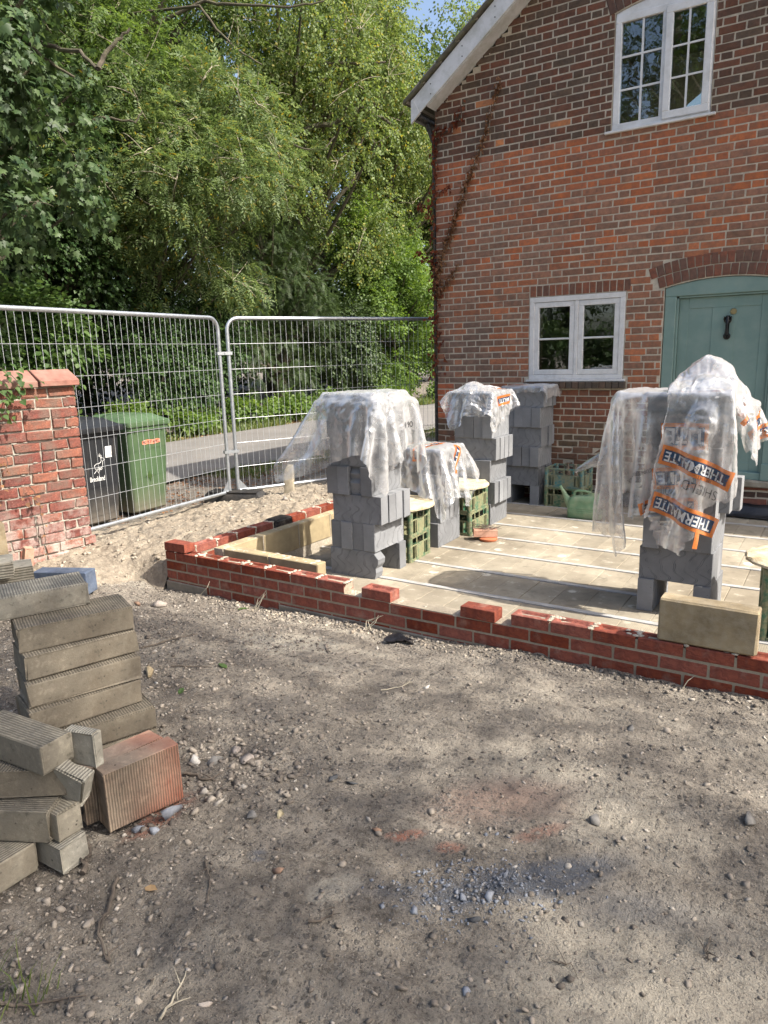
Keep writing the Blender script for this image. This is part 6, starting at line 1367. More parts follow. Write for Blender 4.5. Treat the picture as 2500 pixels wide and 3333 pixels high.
for pts, r_, lb, m_ in [([(2.503, -2.327), (2.584, -2.425), (2.62, -2.484), (2.706, -2.52), (2.739, -2.535)], 0.006, 'forked root lying in front of the near pile', TWIGD), ([(2.238, -1.827), (2.306, -1.811), (2.37, -1.792)], 0.007, 'thick bark stick beside the red dusted block', TWIGD), ([(3.132, -2.173), (3.171, -2.118), (3.156, -2.038)], 0.004, 'bent twig over the small sand patch', TWIGD),
        ([(3.016, -2.597), (2.988, -2.525), (2.947, -2.454)], 0.004, 'straight pale stick at the bottom edge', TWIGP), ([(2.387, -2.369), (2.346, -2.325), (2.295, -2.278)], 0.010, 'split wood stake lying at the near pile foot', TWIGD), ([(1.079, -1.124), (1.159, -0.955), (1.196, -0.804)], 0.005, 'long dark twig left of the big sand patch', TWIGD), ([(1.431, -1.199), (1.529, -1.152), (1.622, -1.091)], 0.004, 'straight brown twig by the green leaf', TWIGD),
        ([(2.489, -0.819), (2.541, -0.732), (2.558, -0.643)], 0.003, 'pale straw stalk mid plot', TWIGP), ([(2.675, -2.128), (2.746, -2.181), (2.816, -2.257)], 0.003, 'thin dark twig below the grey stones', TWIGD), ([(3.752, -1.93), (3.784, -1.928), (3.794, -1.91)], 0.002, 'tiny curled twig in front of the blue dust', TWIGD), ([(4.095, -1.71), (4.083, -1.683), (4.086, -1.633)], 0.003, 'short dark twig on the pale soil at right', TWIGD), ([(2.625, -2.768), (2.676, -2.726), (2.791, -2.64)], 0.005, 'long brown stalk at the bottom left corner', TWIGD)]: twig(pts, r_, lb, m_)
def ground_leaf(x, y, s, mat, label, name='fallen_leaf'):
    mb = MB(); vs = [(0, -1, 0), (0.5, -0.4, .12), (0.45, 0.3, .15), (0, 1, .05), (-0.45, 0.3, .2), (-0.5, -0.4, .1), (0, 0, 0)]; mb.add([(a*s, b*s, c*s) for a, b, c in vs], [(0, 1, 6), (1, 2, 6), (2, 3, 6), (3, 4, 6), (4, 5, 6), (5, 0, 6)]); o = mb.obj(name, mat); o.location = (x, y, float(ground_z(np.array(x), np.array(y)))+0.006); o.rotation_euler = (0.1, 0.1, random.uniform(0, 6)); return tag(o, label, 'leaf')
ground_leaf(1.657, -1.05, 0.035, L_HAZEL, 'small green leaf lying near the sand patch'); ground_leaf(1.686, -1.353, 0.028, L_HAZEL, 'green leaf lying beside the tall left pile'); ground_leaf(0.9, -0.12, 0.045, L_HAZEL, 'green leaf at the foot of the new wall')
ground_leaf(2.62, -2.30, 0.025, L_LITTER, 'brown dry leaf in front of the near pile')
mb = MB(); vs = [(random.uniform(-.09, .09), random.uniform(-.04, .04), random.uniform(0, .035)) for _ in range(26)]; 
xs_, ys_ = np.meshgrid(np.linspace(-.1, .1, 12), np.linspace(-.05, .05, 7)); zs_ = 0.05*fbm(xs_*22, ys_*22, 2, 3); me = npmesh('plastic_scrap', np.stack([xs_+0.02*(fbm(xs_*30, ys_*30, 2, 8)-.5), ys_, zs_], -1).reshape(-1, 3), np.stack([(lambda i: i)(np.arange(84).reshape(7, 12))[:-1, :-1], np.arange(84).reshape(7, 12)[:-1, 1:], np.arange(84).reshape(7, 12)[1:, 1:], np.arange(84).reshape(7, 12)[1:, :-1]], -1).reshape(-1, 4), True)
o = link('plastic_scrap', me, None, DPM); o.location = (2.18, -0.12, float(ground_z(np.array(2.18), np.array(-0.12)))-0.004); tag(o, 'crumpled black plastic scrap at the foot of the new wall', 'scrap')
# ------------------------------------------------------------------ foliage
def leaf_tpl(L, W, fold=0.25, tip=0.12):
    """rhombic leaf along +y, folded on the midrib"""
    V_ = [(0, 0, 0), (W/2, L*0.42, fold*W/2), (0, L, -tip*L), (-W/2, L*0.42, fold*W/2)]; return V_, [(0, 1, 2), (0, 2, 3)]
def spray(kind):
    V_, F_ = [], []
    def add(vs, fs, M):
        b = len(V_); V_.extend([tuple(M @ Vector(p)) for p in vs]); F_.extend([tuple(i+b for i in f) for f in fs])
    if kind == 'pinnate':
        for k in range(5):
            for sg in (-1, 1): add(*leaf_tpl(0.075, 0.026, 0.3), T(0, 0.05+0.036*k, -0.10*(k/5)**2, rz=-sg*R(62), rx=random.uniform(-.3, .2)))
        add(*leaf_tpl(0.075, 0.028), T(0, 0.23, -0.09))
    elif kind == 'ash':
        for k in range(4):
            for sg in (-1, 1): add(*leaf_tpl(0.10, 0.04, 0.3), T(0, 0.06+0.055*k, -0.13*(k/4)**2, rz=-sg*R(55), rx=random.uniform(-.4, .2)))
        add(*leaf_tpl(0.10, 0.045), T(0, 0.28, -0.14, rx=-.4))
    elif kind == 'ovate':
        for k in range(7):
            sg = -1 if k % 2 else 1; add(*leaf_tpl(0.07, 0.055, 0.2, 0.2), T(sg*0.012, 0.035*k, -0.04*(k/7), rz=-sg*R(random.uniform(35, 75)), rx=random.uniform(-1.0, 0.1), ry=random.uniform(-.5, .5)))
    elif kind == 'yew':
        for k in range(9):
            for sg in (-1, 1): add([(0, 0, 0), (0.006, 0.02, 0), (0, 0.05, -0.004), (-0.006, 0.02, 0)], [(0, 1, 2), (0, 2, 3)], T(0, 0.022*k, -0.05*(k/9)**2, rz=-sg*R(58), rx=random.uniform(-.2, .2)))
        add([(0.004, 0, 0), (-0.004, 0, 0), (-0.002, .22, -.05), (.002, .22, -.05)], [(0, 1, 2), (0, 2, 3)], T())
    elif kind == 'ivy':
        for k in range(3): add([(0, -0.005, 0), (0.034, 0.012, 0.004), (0.022, 0.038, 0), (0, 0.065, -0.012), (-0.022, 0.038, 0), (-0.034, 0.012, 0.004)], [(0, 1, 2), (0, 2, 3), (0, 3, 4), (0, 4, 5)], T(random.uniform(-.05, .05), random.uniform(-.05, .05), random.uniform(-.02, .02), rz=random.uniform(-.8, .8), rx=random.uniform(-.5, .3)))
    elif kind == 'maple':
        for k in range(4):
            s_ = random.uniform(0.75, 1.15); pts = [(0, 0), (0.035, -0.012), (0.075, 0.012), (0.05, 0.035), (0.082, 0.075), (0.035, 0.07), (0, 0.13), (-0.035, 0.07), (-0.082, 0.075), (-0.05, 0.035), (-0.075, 0.012), (-0.035, -0.012)]
            add([(a*s_, b*s_, -abs(a)*0.25*s_-0.15*b*s_) for a, b in pts] , [(0, 1, 3), (1, 2, 3), (0, 3, 5), (3, 4, 5), (0, 5, 6), (0, 6, 7), (0, 7, 9), (7, 8, 9), (0, 9, 11), (9, 10, 11)], T(random.uniform(-.13, .13), random.uniform(-.1, .16), random.uniform(-.08, .04), rz=random.uniform(-1.2, 1.2), rx=random.uniform(-.9, -.1), ry=random.uniform(-.4, .4)))
    elif kind == 'broad':
        for k in range(5): add(*leaf_tpl(0.16, 0.13, 0.2, 0.2), T(random.uniform(-.2, .2), random.uniform(-.1, .3), random.uniform(-.1, .1), rz=random.uniform(-2, 2), rx=random.uniform(-.9, .3)))
    elif kind == 'round':
        for k in range(5): sg = -1 if k % 2 else 1; add([(0, 0, 0), (0.032, 0.02, .006), (0.03, 0.055, 0), (0, 0.085, -.012), (-0.03, 0.055, 0), (-0.032, 0.02, .006)], [(0, 1, 2), (0, 2, 3), (0, 3, 4), (0, 4, 5)], T(sg*.015, 0.05*k, -0.02*k, rz=-sg*R(55), rx=random.uniform(-.6, .1)))
    return np.array(V_), np.array(F_)
def orient(n, out, droop=0.3, spread=0.9):
    """frames: local y along an outward, drooping direction, z roughly up/outward"""
    d = out + rng.normal(0, spread, (n, 3))*0.6; d[:, 2] -= droop; d /= np.linalg.norm(d, axis=1)[:, None]
    up = np.tile([0, 0, 1.0], (n, 1)) + 0.5*out + rng.normal(0, 0.45, (n, 3)); x = np.cross(d, up); x /= np.maximum(np.linalg.norm(x, axis=1), 1e-6)[:, None]; z = np.cross(x, d)
    return np.stack([x, d, z], -1)
def tree(name, base, top, crown, radii, kind, n, leafm, label, cat='tree', clumps=18, clump_r=0.34, trunk_r=0.16, twigs=90, twigm=None, droop=0.3, size=1.0, group=None, seed=1, limbs=True, barkm=None, shell=0.55):
    g = np.random.default_rng(seed); random.seed(seed); base = np.array(base, float); crown = np.array(crown, float); radii = np.array(radii, float)
    o = empty(name, tuple(base)); tag(o, label, cat, group)
    d = g.normal(size=(clumps, 3)); d /= np.linalg.norm(d, axis=1)[:, None]; cc = crown + d*radii*(g.random((clumps, 1))**0.45)*(1-clump_r*0.7); cr = (g.uniform(0.7, 1.3, (clumps, 1)))*clump_r*radii
    wts = (cr.prod(1))**0.66; cnt = np.maximum((n*wts/wts.sum()).astype(int), 4); P_, O_ = [], []
    for c, r, k in zip(cc, cr, cnt):
        q = g.normal(size=(k, 3)); q /= np.linalg.norm(q, axis=1)[:, None]; rad = g.random((k, 1))**shell; nz = 1 + 0.35*(np.sin(q[:, :1]*5+c[0])*np.cos(q[:, 1:2]*4+c[1]))
        P_.append(c + q*r*rad*nz); O_.append(q*0.8 + (c-crown)/radii*0.4)
    P_ = np.concatenate(P_); O_ = np.concatenate(O_); P_[:, 2] = np.maximum(P_[:, 2], base[2]+0.03)
    tpls = [spray(kind) for _ in range(4)]; Vs, Fs, b0 = [], [], 0; part_ = np.array_split(g.permutation(len(P_)), 4)
    for (tv, tf), ids in zip(tpls, part_):
        m = len(ids); Rm = orient(m, O_[ids], droop); s_ = g.uniform(0.75, 1.3, (m, 1, 1))*size
        V_ = np.einsum('nij,nkj->nki', Rm, tv[None]*s_) + P_[ids][:, None, :]; Vs.append(V_.reshape(-1, 3)); Fs.append((tf[None] + (np.arange(m)*len(tv))[:, None, None]).reshape(-1, 3)+b0); b0 += m*len(tv)
    ob = link('crown', npmesh('crown', np.concatenate(Vs)-base, np.concatenate(Fs)), o, leafm)
    if limbs:
        mb = MB(); tp = np.array(top, float); ax = [base*(1-t_) + tp*t_ + np.array([0.25*math.sin(3*t_+seed), 0.25*math.cos(2.5*t_+seed), 0])*t_ for t_ in np.linspace(0, 1, 9)]
        mb.tube([Vector(a-base) for a in ax], [trunk_r*(1.25-0.95*i/8) for i in range(9)], 10)
        for c in cc:
            i = min(7, max(2, int(8*np.clip((c[2]-base[2])*0.62/max(tp[2]-base[2], .1), 0, 1)))); a = ax[i]; m_ = (a+c)/2 + np.array([0, 0, -0.1*np.linalg.norm(c-a)]) + g.normal(0, .12, 3); pth = [a*(1-t_)**2 + 2*m_*t_*(1-t_) + c*t_*t_ for t_ in np.linspace(0, 1, 6)]
            r0 = trunk_r*0.38; mb.tube([Vector(p-base) for p in pth], [r0*(1-0.8*k/5) for k in range(6)], 6)
        mb.obj('trunk', barkm or BARK, o, smooth='auto')
    if twigs:
        mb = MB()
        for k in range(twigs):
            j = g.integers(len(cc)); q = g.normal(size=3); q /= np.linalg.norm(q); e = cc[j] + q*cr[j]*1.05; m_ = (cc[j]+e)/2 + g.normal(0, 0.12, 3)*cr[j] + np.array([0, 0, 0.06]); pth = [cc[j]*(1-t_)**2 + 2*m_*t_*(1-t_) + e*t_*t_ for t_ in np.linspace(0, 1, 5)]; mb.tube([Vector(p-base) for p in pth], [0.011, 0.009, 0.008, 0.006, 0.003], 4, False)
        tag(mb.obj('twigs', twigm or BARK, o), kind='stuff')
    return o
GT = 'trees and shrubs beyond the lane'
T_SYC = tree('sycamore_tree', (-8.9, 0.6, 0.1), (-8.2, 1.6, 7.5), (-7.0, 2.9, 5.9), (2.4, 2.4, 3.6), 'maple', 4200, L_MAPLE, 'broad leaved tree overhanging from the left with lobed grey green leaves', clumps=44, clump_r=0.22, trunk_r=0.22, group=GT, seed=2, shell=0.35, twigs=120, droop=0.5, size=0.8)
tree('ivy_tree', (-9.9, 5.6, 0.15), (-10, 6.0, 7), (-9.9, 6.2, 3.9), (1.9, 2.6, 4.0), 'ivy', 15000, L_IVY, 'dark tree smothered in glossy ivy behind the bins', clumps=34, clump_r=0.28, trunk_r=0.2, group=GT, seed=3, twigs=60, shell=0.3, droop=0.6)
tree('rowan_tree', (-10.2, 8.3, 0.15), (-10, 8.6, 6.5), (-8.5, 8.5, 5.4), (2.3, 3.4, 2.9), 'pinnate', 6500, L_ROWAN, 'light green rowan with feathery leaves in the middle of the trees', clumps=60, clump_r=0.20, trunk_r=0.12, group=GT, seed=4, twigs=320, shell=0.35, twigm=TWIGP, droop=0.35, size=1.25)
T_ASH = tree('ash_tree', (-13.5, 7.0, 0.2), (-13, 8, 12), (-10.8, 7.8, 9.4), (3.6, 5.6, 4.6), 'ash', 9500, L_ASH, 'tall ash tree rising behind the rowan', clumps=70, clump_r=0.19, trunk_r=0.3, group=GT, seed=5, twigs=300, shell=0.35, twigm=TWIGP, droop=0.5)
T_POP = tree('poplar_tree', (-12.2, 15.0, 0.2), (-11.8, 15.2, 12), (-9.6, 14.0, 8.4), (3.4, 5.2, 5.2), 'ovate', 11500, L_BIRCH, 'pale green poplar with bare looping twigs beside the roof', clumps=80, clump_r=0.17, trunk_r=0.3, group=GT, seed=6, twigs=460, shell=0.35, twigm=TWIGP, droop=0.6, size=1.15)
tree('poplar_tree', (-13.0, 21.5, 0.2), (-12.8, 21, 13), (-10.0, 20.8, 9.6), (3.6, 5.6, 6.4), 'ovate', 12000, L_BIRCH, 'pale green poplar partly hidden behind the roof corner', clumps=70, clump_r=0.19, trunk_r=0.3, group=GT, seed=7, twigs=240, shell=0.35, twigm=TWIGP, droop=0.6, size=1.35)
tree('yew_tree', (-9.6, 12.4, 0.15), (-9.6, 12.4, 4.2), (-9.3, 12.3, 2.9), (1.5, 2.4, 2.9), 'yew', 6800, L_YEW, 'dark feathery yew behind the second fence panel', clumps=50, clump_r=0.21, trunk_r=0.18, group=GT, seed=8, twigs=40, shell=0.35, droop=0.5, size=1.15)
tree('elder_shrub', (-9.2, 18.3, 0.15), (-9.2, 18.3, 4.4), (-9.2, 17.8, 3.4), (1.8, 3.0, 3.4), 'round', 8500, L_ELDER, 'bright green rounded shrub next to the house corner', 'shrub', clumps=55, clump_r=0.20, trunk_r=0.12, group=GT, seed=9, twigs=60, shell=0.35)
tree('hazel_shrub', (-8.8, 4.2, 0.12), (-8.8, 4.2, 2.4), (-8.6, 4.0, 1.7), (0.9, 2.0, 1.8), 'round', 3600, L_HAZEL, 'low hazel shrub with round leaves just above the bins', 'shrub', clumps=18, clump_r=0.34, trunk_r=0.05, group=GT, seed=10, twigs=40, size=1.2)
tree('holly_shrub', (-9.3, 8.8, 0.12), (-9.3, 8.8, 2.8), (-9.3, 8.8, 1.9), (1.2, 2.4, 2.2), 'ovate', 5200, L_IVY, 'dark dense shrub under the rowan behind the first panel', 'shrub', clumps=22, clump_r=0.33, trunk_r=0.06, group=GT, seed=11, twigs=30, shell=0.35)
tree('laurel_shrub', (-9.5, 15.0, 0.12), (-9.5, 15, 2.6), (-9.4, 15.0, 1.9), (1.1, 2.2, 2.0), 'ovate', 4600, L_YEW, 'dark shrub between the yew and the bright shrub', 'shrub', clumps=20, clump_r=0.33, trunk_r=0.06, group=GT, seed=12, twigs=30, shell=0.35, size=1.2)
tree('beech_tree', (-19, 9, 0.3), (-19, 9, 12), (-18, 9, 8.0), (3.5, 7.5, 7.5), 'broad', 6200, L_FAR, 'dense dark wood tree far behind the ash', clumps=36, clump_r=0.28, trunk_r=0.35, group=GT, seed=13, twigs=0, shell=0.4)
tree('beech_tree', (-18, 22, 0.3), (-18, 22, 12), (-17.5, 22, 7.0), (3.5, 8, 6.8), 'broad', 5600, L_FAR, 'dense dark wood tree far behind the poplars', clumps=34, clump_r=0.28, trunk_r=0.35, group=GT, seed=14, twigs=0, shell=0.4)
tree('beech_tree', (-15, 1.5, 0.3), (-15, 1.5, 11), (-14, 2.0, 7.2), (3.2, 4.5, 6.6), 'broad', 4600, L_FAR, 'dense dark wood tree behind the overhanging broad leaved one', clumps=30, clump_r=0.30, trunk_r=0.35, group=GT, seed=15, twigs=0, shell=0.4)
tree('beech_tree', (-13.5, 29, 0.3), (-13.5, 29, 14), (-12.5, 28, 8.5), (3.5, 7.0, 7.8), 'broad', 5200, L_FAR, 'dense wood tree seen between the poplar and the roof', clumps=32, clump_r=0.28, trunk_r=0.35, group=GT, seed=17, twigs=0, shell=0.4)
tree('ash_tree', (-15.5, 12.5, 0.3), (-15, 12.5, 14), (-14.8, 12.0, 10.5), (3.0, 4.5, 5.4), 'ash', 6500, L_ASH, 'second tall ash filling the gap behind rowan and poplar', clumps=30, clump_r=0.29, trunk_r=0.3, group=GT, seed=18, twigs=120, twigm=TWIGP, droop=0.5, size=1.3)
for k, (y_, lb) in enumerate([(3.5, 'dark undergrowth thicket behind the low hazel'), (7.5, 'dark undergrowth thicket behind the ivy tree'), (11.5, 'dark undergrowth thicket behind the yew'), (15.5, 'dark undergrowth thicket behind the dark shrub'), (20.0, 'dark undergrowth thicket behind the bright shrub'), (25.0, 'dark undergrowth thicket farthest along the lane')]):
    tree('thicket', (-11.6, y_, 0.3), (-11.6, y_, 3), (-11.4, y_, 2.2), (1.3, 2.6, 2.4), 'broad', 1500, L_IVY, lb, 'shrub', clumps=16, clump_r=0.40, trunk_r=0.06, group=GT, seed=60+k, twigs=0, shell=0.4, size=0.8)
# trees out of view: first added to filter sun, others mirrored in the windows
tree('offscreen_tree', (12.6, -3.6, -0.02), (11.5, -2.6, 8), (9.7, -1.9, 8.3), (5.2, 2.6, 2.3), 'ovate', 10500, L_FAR, 'leafy garden tree beside the plot shading the near soil', clumps=1, clump_r=0.95, trunk_r=0.2, seed=16, twigs=0, size=0.62, shell=0.36)  # added off view, small even leaves let part of the sun through
for k, (x_, y_, h_) in enumerate([(-4.5, -14.0, 13.5), (-0.5, -16.0, 15.0), (3.5, -15.0, 13.0), (7.5, -15.5, 12.0), (-2.6, -18.5, 17.0), (-7.8, -15.0, 14.0)]):
    tree('offscreen_tree', (x_, y_, -0.02), (x_, y_, h_), (x_, y_, h_*0.55), (2.8, 2.2, h_*0.50), 'broad', 2600, L_FAR, ['garden tree behind the viewer seen in the upper window glass', 'tallest garden tree behind the viewer seen in the window glass', 'garden tree straight behind the viewer', 'garden tree behind the viewer on the right', 'very tall garden tree standing behind the other garden trees', 'garden tree behind the viewer farthest to the left'][k], clumps=28, clump_r=0.34, trunk_r=0.18, seed=20+k, twigs=0)
for k, x_ in enumerate((-5.5, -1.8, 1.9, 5.6)):
    tree('hedge_bush', (x_, -11.5, 0), (x_, -11.5, 1.5), (x_, -11.5, 1.3), (2.3, 0.8, 1.5), 'broad', 900, L_FAR, ['hedge bush behind the viewer farthest left', 'hedge bush behind the viewer second from left', 'hedge bush behind the viewer third from left', 'hedge bush behind the viewer farthest right'][k], 'bush', clumps=14, clump_r=0.42, seed=70+k, twigs=0, limbs=False, shell=0.4, size=0.7)
# limbs that reach out of the crowns
def bough(tr, pts, r):
    b = Vector(tr.location); q = [Vector(p)-b for p in pts]; fine = []
    for i in range(len(q)-1):
        for k in range(4): fine.append(q[i].lerp(q[i+1], k/4) + Vector((random.uniform(-1, 1), random.uniform(-1, 1), random.uniform(-1, 1)))*r*0.5)
    fine.append(q[-1]); n = len(fine); mb = MB(); mb.tube(fine, [r*(1-0.6*i/n) for i in range(n)], 8); mb.obj('bough', BARK, tr, smooth='auto')
for k, p in enumerate([[(-8.4, 1.4, 6.0), (-7.4, 2.5, 6.5), (-6.48, 3.25, 6.36), (-5.99, 3.25, 6.07), (-5.51, 3.26, 5.85), (-4.82, 3.29, 5.62), (-4.45, 3.28, 5.32)], [(-4.45, 3.28, 5.32), (-4.43, 3.41, 5.57), (-4.31, 3.52, 5.71), (-4.19, 3.64, 5.86)], [(-5.99, 3.25, 6.07), (-5.81, 3.31, 5.85), (-5.58, 3.41, 5.66), (-5.32, 3.54, 5.49)], [(-7.9, 4.0, 5.3), (-7.07, 4.85, 5.52), (-6.79, 5.05, 5.6), (-6.5, 5.23, 5.55), (-6.3, 5.35, 5.51), (-6.22, 5.45, 5.69)]]): bough(T_SYC, p, (0.05, 0.035, 0.035, 0.03)[k])
for k, p in enumerate([[(-12, 14.8, 7), (-9.46, 12.71, 8.76), (-9.05, 13.07, 9.14), (-8.39, 13.53, 9.24), (-7.72, 13.95, 9.17), (-7.0, 14.43, 9.2)], [(-12, 14.8, 6), (-8.61, 12.93, 7.51), (-7.91, 13.44, 7.68), (-7.44, 13.85, 8.08), (-6.73, 14.18, 7.57)], [(-11, 13, 5.5), (-7.73, 10.84, 6.66), (-7.26, 11.08, 6.42), (-6.86, 11.34, 6.4), (-6.67, 11.54, 6.69)]]): bough(T_POP, p, (0.06, 0.08, 0.03)[k])
for k, p in enumerate([[(-12.5, 7.5, 8), (-8.78, 9.66, 9.44), (-8.3, 9.95, 9.37), (-7.68, 10.33, 9.3), (-6.98, 10.79, 9.27), (-6.52, 11.12, 9.37)], [(-12.8, 7.5, 9.2), (-8.04, 8.77, 8.87), (-7.68, 8.86, 8.35), (-7.29, 9.01, 7.93), (-6.82, 9.23, 7.61)]]): bough(T_ASH, p, (0.045, 0.035)[k])
# ------------------------------------------------------------------ verge plants, grass, leaf litter
def blades(name, pts, h, label, mat=L_GRASS, w=0.006):
    n = len(pts); an = rng.uniform(0, 2*PI, n); ln = rng.normal(0, 0.45, (n, 2)); h = h*rng.uniform(0.5, 1.3, n); dx, dy = np.cos(an)*w, np.sin(an)*w
    b = np.stack([pts[:, 0], pts[:, 1], pts[:, 2]], -1); z0 = np.zeros(n)
    V_ = np.stack([b + np.stack([-dx, -dy, z0], -1), b + np.stack([dx, dy, z0], -1), b + np.stack([dx*0.7+ln[:, 0]*h*0.35, dy*0.7+ln[:, 1]*h*0.35, h*0.6], -1), b + np.stack([-dx*0.7+ln[:, 0]*h*0.35, -dy*0.7+ln[:, 1]*h*0.35, h*0.6], -1), b + np.stack([ln[:, 0]*h, ln[:, 1]*h, h*0.95], -1)], 1)
    i0 = np.arange(n)*5; F_ = np.concatenate([np.stack([i0, i0+1, i0+2], -1), np.stack([i0, i0+2, i0+3], -1), np.stack([i0+3, i0+2, i0+4], -1)])
    return tag(link(name, npmesh(name, V_.reshape(-1, 3), F_), None, mat), label, kind='stuff')
p = np.stack([rng.uniform(-8.6, -7.5, 9000), rng.uniform(2.5, 26, 9000)], -1); p = p[fbm(p[:, 0]*1.5, p[:, 1]*0.8, 3, 5) > 0.42]; blades('verge_grass', np.column_stack([p, ground_z(p[:, 0], p[:, 1], False)]), 0.22, 'rough grass along the far verge of the lane', w=0.012)
p = np.stack([rng.normal(-3.25, 0.25, 5200), rng.uniform(3.8, 14, 5200)], -1); p = p[fbm(p[:, 0]*1.5, p[:, 1]*0.7, 3, 6) > 0.45]; blades('near_grass', np.column_stack([p, ground_z(p[:, 0], p[:, 1], False)]), 0.10, 'short grass at the near edge of the lane', w=0.006)
p = np.stack([rng.normal(2.62, 0.06, 46), rng.normal(-2.76, 0.05, 46)], -1); blades('grass_tuft', np.column_stack([p, ground_z(p[:, 0], p[:, 1])]), 0.09, 'dry grass tuft at the bottom left corner', w=0.0022)
def litter(name, x0, x1, y0, y1, n, s, label, mat=L_LITTER, dz=0.012, zf=None):
    p = np.stack([rng.uniform(x0, x1, n), rng.uniform(y0, y1, n)], -1); tv, tf = leaf_tpl(1.0, 0.7, 0.35, -0.1); z = ground_z(p[:, 0], p[:, 1], False) if zf is None else np.full(n, zf); Rm = orient(n, rng.normal(0, 1, (n, 3))*[1, 1, 0.1], 0.05, 0.1)
    V_ = np.einsum('nij,nkj->nki', Rm, np.array(tv)[None]*(s*rng.uniform(0.6, 1.4, (n, 1, 1)))) + np.column_stack([p, z+dz])[:, None, :]; F_ = (np.array(tf)[None] + (np.arange(n)*4)[:, None, None]).reshape(-1, 3)
    return tag(link(name, npmesh(name, V_.reshape(-1, 3), F_), None, mat), label, kind='stuff')
litter('leaf_litter', -8.5, -7.2, 2, 26, 6000, 0.07, 'brown fallen leaves along the far verge')
litter('leaf_litter', -3.7, -1.9, 0.5, 8, 2600, 0.04, 'dark leaf litter between the fence and the lane', L_DEAD, 0.008)
for k, (y_, s_) in enumerate([(4.6, 1.0), (6.4, 1.2), (7.9, 0.8), (9.6, 1.1), (11.2, 0.9), (13.0, 1.1), (16.5, 1.2), (20, 1.2)]):
    nm = ['nearest the bins', 'second along the verge', 'third along the verge', 'fourth along the verge', 'fifth along the verge', 'sixth along the verge', 'seventh along the verge', 'last before the house corner'][k]
    tree('nettle_clump', (-8.3, y_, 0.0), (-8.3, y_, 0.4), (-8.25, y_, 0.30*s_), (0.35, 0.85, 0.34*s_), 'round', 420, L_ELDER, f'low weedy clump {nm} of the lane', 'plant', clumps=8, clump_r=0.45, twigs=0, limbs=False, group='weed clumps along the far verge', seed=40+k, size=1.0)
# ------------------------------------------------------------------ dead creeper on the gable
def creeper(name, paths, label, leafm, nper, spread, ls, r=0.008):
    o = empty(name, (paths[0][-1][0], WY, paths[0][-1][1])); tag(o, label, 'creeper'); ox, oz = paths[0][-1]; mb = MB(); P_ = []
    for path in paths:
        q = [Vector((a-ox, -0.012-random.uniform(0, .006), b-oz)) for a, b in path]; fine = []
        for i in range(len(q)-1):
            for k in range(5): fine.append(q[i].lerp(q[i+1], k/5) + Vector((random.uniform(-.008, .008), random.uniform(-.006, 0), random.uniform(-.008, .008))))
        fine.append(q[-1]); n_ = len(fine); mb.tube(fine, [r*(0.3+0.7*i/n_) for i in range(n_)], 6)
        L = sum((q[i+1]-q[i]).length for i in range(len(q)-1)); m = int(L*nper); t_ = rng.random(m)**0.85
        for tt in t_:
            f = tt*(n_-1.001); i = int(f); c = fine[i].lerp(fine[i+1], f-i); P_.append((c.x + rng.normal(0, spread*(0.5+tt)), -0.02-abs(rng.normal(0, 0.018)), c.z + rng.normal(0, spread)))
    mb.obj('stem', BARK, o, smooth='auto'); P_ = np.array(P_); n_ = len(P_); tv, tf = leaf_tpl(1.0, 0.75, 0.5, 0.35); Rm = orient(n_, np.tile([0, -0.5, -0.6], (n_, 1)) + rng.normal(0, .5, (n_, 3)), 0.4, 0.9)
    V_ = np.einsum('nij,nkj->nki', Rm, np.array(tv)[None]*(ls*rng.uniform(0.6, 1.5, (n_, 1, 1)))) + P_[:, None, :]; F_ = (np.array(tf)[None] + (np.arange(n_)*4)[:, None, None]).reshape(-1, 3); link('leaves', npmesh('leaves', V_.reshape(-1, 3), F_), o, leafm)
creeper('dead_ivy', [[(0.78, 4.425), (0.741, 4.297), (0.66, 4.084), (0.591, 3.862), (0.493, 3.664), (0.377, 3.415), (0.303, 3.228), (0.228, 3.087), (0.166, 2.916), (0.072, 2.72), (-0.008, 2.492), (-0.03, 2.282)], [(0.255, 2.574), (0.194, 2.475), (0.131, 2.375), (0.037, 2.303), (-0.03, 2.22)]], 'brown dead ivy stem climbing diagonally up the brick gable', L_DEAD, 260, 0.022, 0.032)
creeper('dead_creeper', [[(0.0, 4.15), (-0.03, 3.7), (-0.05, 3.2), (-0.06, 2.7), (-0.05, 2.2), (-0.04, 1.75), (-0.04, 1.3)], [(0.351, 4.317), (0.321, 4.194), (0.263, 4.086), (0.175, 4.03), (0.07, 4.0), (-0.02, 3.96)], [(0.16, 3.45), (0.05, 3.40), (-0.04, 3.3)], [(-0.25, 3.3), (-0.15, 3.22), (-0.05, 3.1)], [(-0.28, 2.75), (-0.15, 2.7), (-0.05, 2.6)]], 'rust red dead creeper hanging on the house corner', L_RUST, 95, 0.038, 0.045)
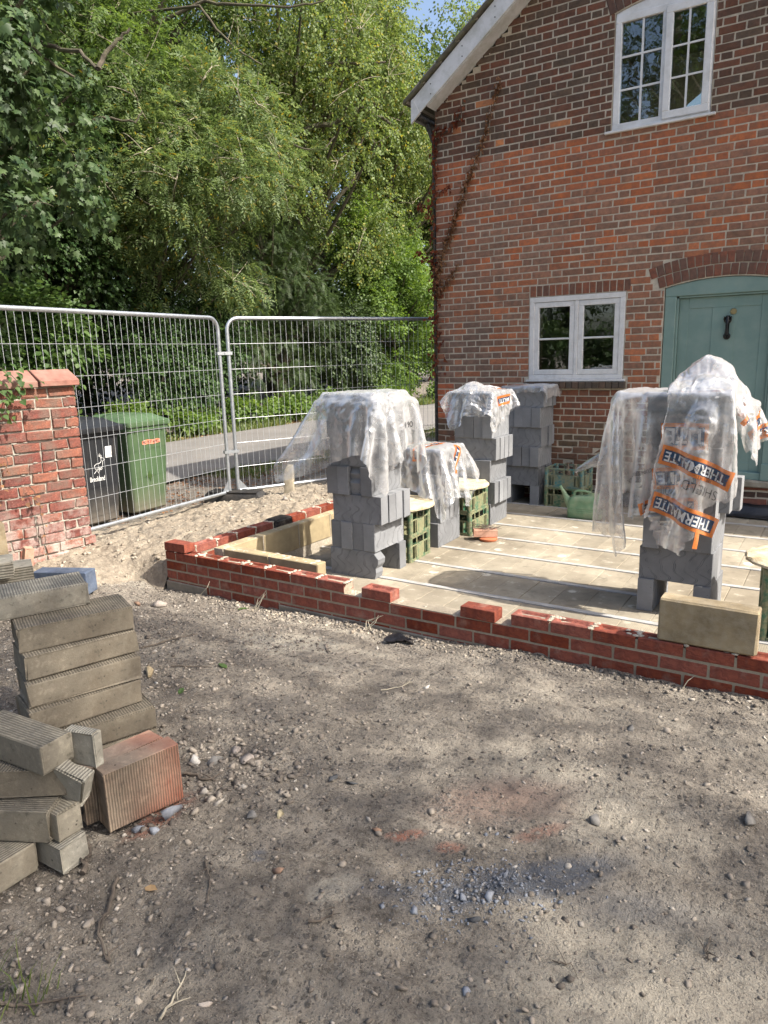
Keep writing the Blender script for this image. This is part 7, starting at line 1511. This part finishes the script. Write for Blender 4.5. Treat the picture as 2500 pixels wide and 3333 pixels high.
# living ivy on the old pier, dead tendrils on its face
def wall_ivy(name, pts, label, mat, n, s, spread):
    o = empty(name, pts[0]); tag(o, label, 'ivy'); b = np.array(pts[0]); mb = MB(); P_ = []
    for a, c in zip(pts[:-1], pts[1:]): mb.tube([Vector(a)-Vector(b), (Vector(a)+Vector(c))/2-Vector(b)+Vector((0.01, random.uniform(-.02, .02), 0.01)), Vector(c)-Vector(b)], [0.004, 0.003, 0.0025], 5)
    mb.obj('stem', TWIGD, o); seg = rng.integers(0, len(pts)-1, n); t_ = rng.random((n, 1)); A = np.array(pts); C_ = A[seg]*(1-t_) + A[seg+1]*t_ + rng.normal(0, 1, (n, 3))*np.array(spread); C_[:, 0] = np.maximum(C_[:, 0], A[seg][:, 0]+0.008)
    tv = np.array([(0, -0.1, 0), (0.5, 0.1, 0.05), (0.33, 0.55, 0), (0, 1, -0.15), (-0.33, 0.55, 0), (-0.5, 0.1, 0.05)]); tf = np.array([(0, 1, 2), (0, 2, 3), (0, 3, 4), (0, 4, 5)]); Rm = orient(n, np.tile([0.9, 0, -0.5], (n, 1)), 0.3, 0.5)
    V_ = np.einsum('nij,nkj->nki', Rm, tv[None]*(s*rng.uniform(0.6, 1.4, (n, 1, 1)))) + (C_-b)[:, None, :]; F_ = (tf[None] + (np.arange(n)*6)[:, None, None]).reshape(-1, 3); link('leaves', npmesh('leaves', V_.reshape(-1, 3), F_), o, mat)
wall_ivy('ivy', [(-1.10, -0.55, 1.55), (-1.06, -0.42, 1.50), (-1.02, -0.36, 1.40), (-1.07, -0.48, 1.30), (-1.09, -0.52, 1.15)], 'green ivy trailing over the coping of the old pier', L_HAZEL, 60, 0.042, (0.02, 0.06, 0.04))
wall_ivy('dead_tendril', [(-1.10, -0.36, 0.62), (-1.09, -0.33, 0.5), (-1.08, -0.31, 0.38), (-1.08, -0.3, 0.22), (-1.07, -0.33, 0.1)], 'dry brown tendril clinging low on the old pier', L_DEAD, 14, 0.03, (0.006, 0.03, 0.05))
wall_ivy('dead_tendril', [(-1.13, -0.62, 1.0), (-1.12, -0.55, 0.9), (-1.11, -0.50, 0.8), (-1.12, -0.6, 0.7), (-1.12, -0.62, 0.55)], 'dry brown tendril near the left edge of the old pier', L_DEAD, 12, 0.03, (0.006, 0.04, 0.05))
for (x_, h_, lb) in [(0.42, 0.16, 'dry stalk leaning against the low new wall near its corner'), (0.95, 0.14, 'tangle of dry roots at the foot of the new wall'), (1.9, 0.10, 'thin pale rootlet hanging on the new wall'), (3.72, 0.09, 'single bent straw in front of the new wall')]:
    z_ = float(ground_z(np.array(x_), np.array(-0.05))); mb = MB()
    for k in range(1 if x_ in (0.42, 3.72) else 4): mb.tube([(x_+random.uniform(-.03, .03), -0.07, z_), (x_+random.uniform(-.03, .06), -0.045, z_+h_*0.5), (x_+random.uniform(0, .09), -0.02, z_+h_*random.uniform(.7, 1))], [0.003, 0.0022, 0.0012], 5)
    tag(mb.obj('dry_stalk', TWIGP), lb, 'stalk')
